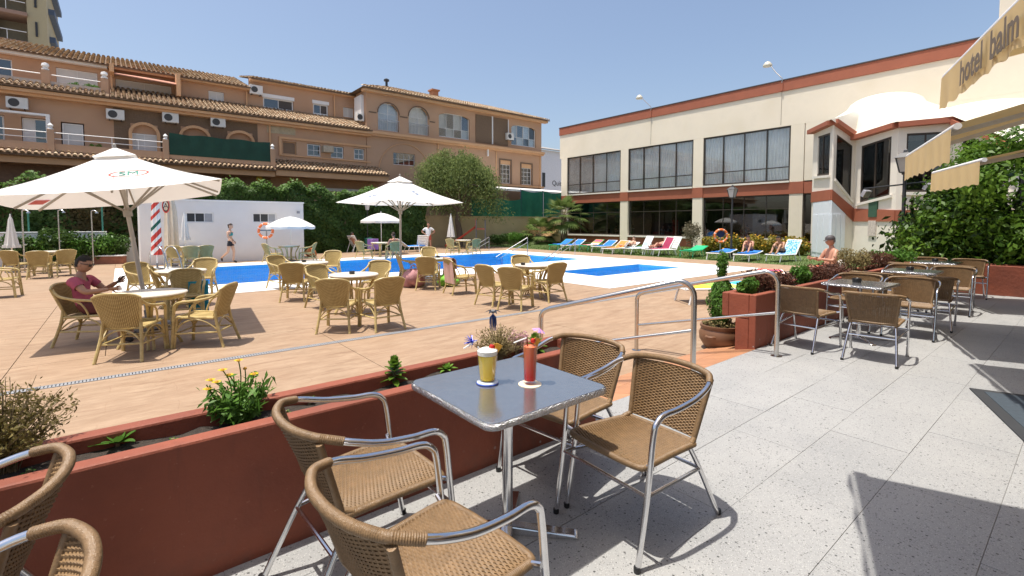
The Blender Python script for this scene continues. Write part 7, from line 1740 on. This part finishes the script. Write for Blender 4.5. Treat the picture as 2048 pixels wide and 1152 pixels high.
m = MB(); hb_ = cR * .018 + Vector((0, 0, .236))
for k in range(60):
    a = random.random() * 6.283; d = Vector((math.cos(a), math.sin(a), 0)); m.tube([hb_, hb_ + d * .010 - Vector((0, 0, .012)), hb_ + d * random.uniform(.004, .013) - Vector((0, 0, random.uniform(.03, .062)))], [.0011, .0011, .0005], 3)
tag(m.build('foil_tassel', pm('blue_grey_foil', (.07, .11, .30), .3, .4), t), kind='stuff')
for k in range(7):
    a = k * .9; d = Vector((math.cos(a), math.sin(a), 0)); s_ = d.cross(Vector((0, 0, 1))); MB().add([hb_ - s_ * .002, hb_ + d * .014 + Vector((0, 0, .012)) - s_ * .006, hb_ + d * .030 + Vector((0, 0, .004)), hb_ + d * .014 + Vector((0, 0, .012)) + s_ * .006], [(0, 1, 2, 3)]).build('foil_leaf', pm('black_foil', (.03, .032, .04), .3, .3), t)
c2 = gp(1060, 767, ZT + .002); co = thing('coaster', (c2.x, c2.y, ZT - .001), 0, 'round cream paper coaster under the red cocktail', 'coaster')
MB().lathe([(.0, 0), (.042, 0), (.0425, .001), (.042, .0022), (.0, .0022)], 36).build('card', pm('cream_card', (.72, .62, .46), .8), co); MB().tube([(.042 * math.cos(k / 36 * 6.2832), .042 * math.sin(k / 36 * 6.2832), .0012) for k in range(36)], .0012, 5, closed=True).build('edge', MATS['cream_card'], co)
t = cocktail(c2 + Vector((0, 0, .0012)), .0245, .0285, .158, liquid('red_liquid', (.60, .018, .010), (.80, .22, .09), .03, .15), 'tall red cocktail standing on a paper coaster')
t.scale = (1.25, 1.25, 1.22); co.scale = (1.3, 1.3, 1); garnish(t, .010, .158, -6)
straw(t, tuple(-cR * .006 + Vector((0, 0, .08))), tuple(-cR * .012 + Vector((0, 0, .182))), pm('dark_red_straw', (.16, .012, .012), .4)); straw(t, tuple(-cR * .012 + Vector((0, 0, .180))), tuple(-cR * .062 + Vector((0, 0, .160))), S_wh)
pu = cR * .034 + Vector((0, 0, .215)); MB().tube([tuple(cR * .014 + Vector((0, 0, .14))), tuple(pu)], .0012, 6).build('stick', MATS['wood_stick'], t)
m = MB(); ax_ = (cR * .35 + Vector((0, 0, 1))).normalized(); e1_ = ax_.orthogonal().normalized(); e2_ = ax_.cross(e1_); n = 10
ring = [pu - ax_ * .010 + (e1_ * math.cos(6.2832 * k / n) + e2_ * math.sin(6.2832 * k / n)) * .027 for k in range(n)]
for k in range(n):
    mm_ = (ring[k] + ring[(k + 1) % n]) / 2 + ax_ * .003
    MB().add([pu + ax_ * .004, ring[k], mm_, ring[(k + 1) % n]], [(0, 1, 2, 3)]).build('paper_panel', pm('paper_violet', (.34, .22, .62), .8) if k % 2 else pm('paper_pink', (.70, .30, .36), .8), t)
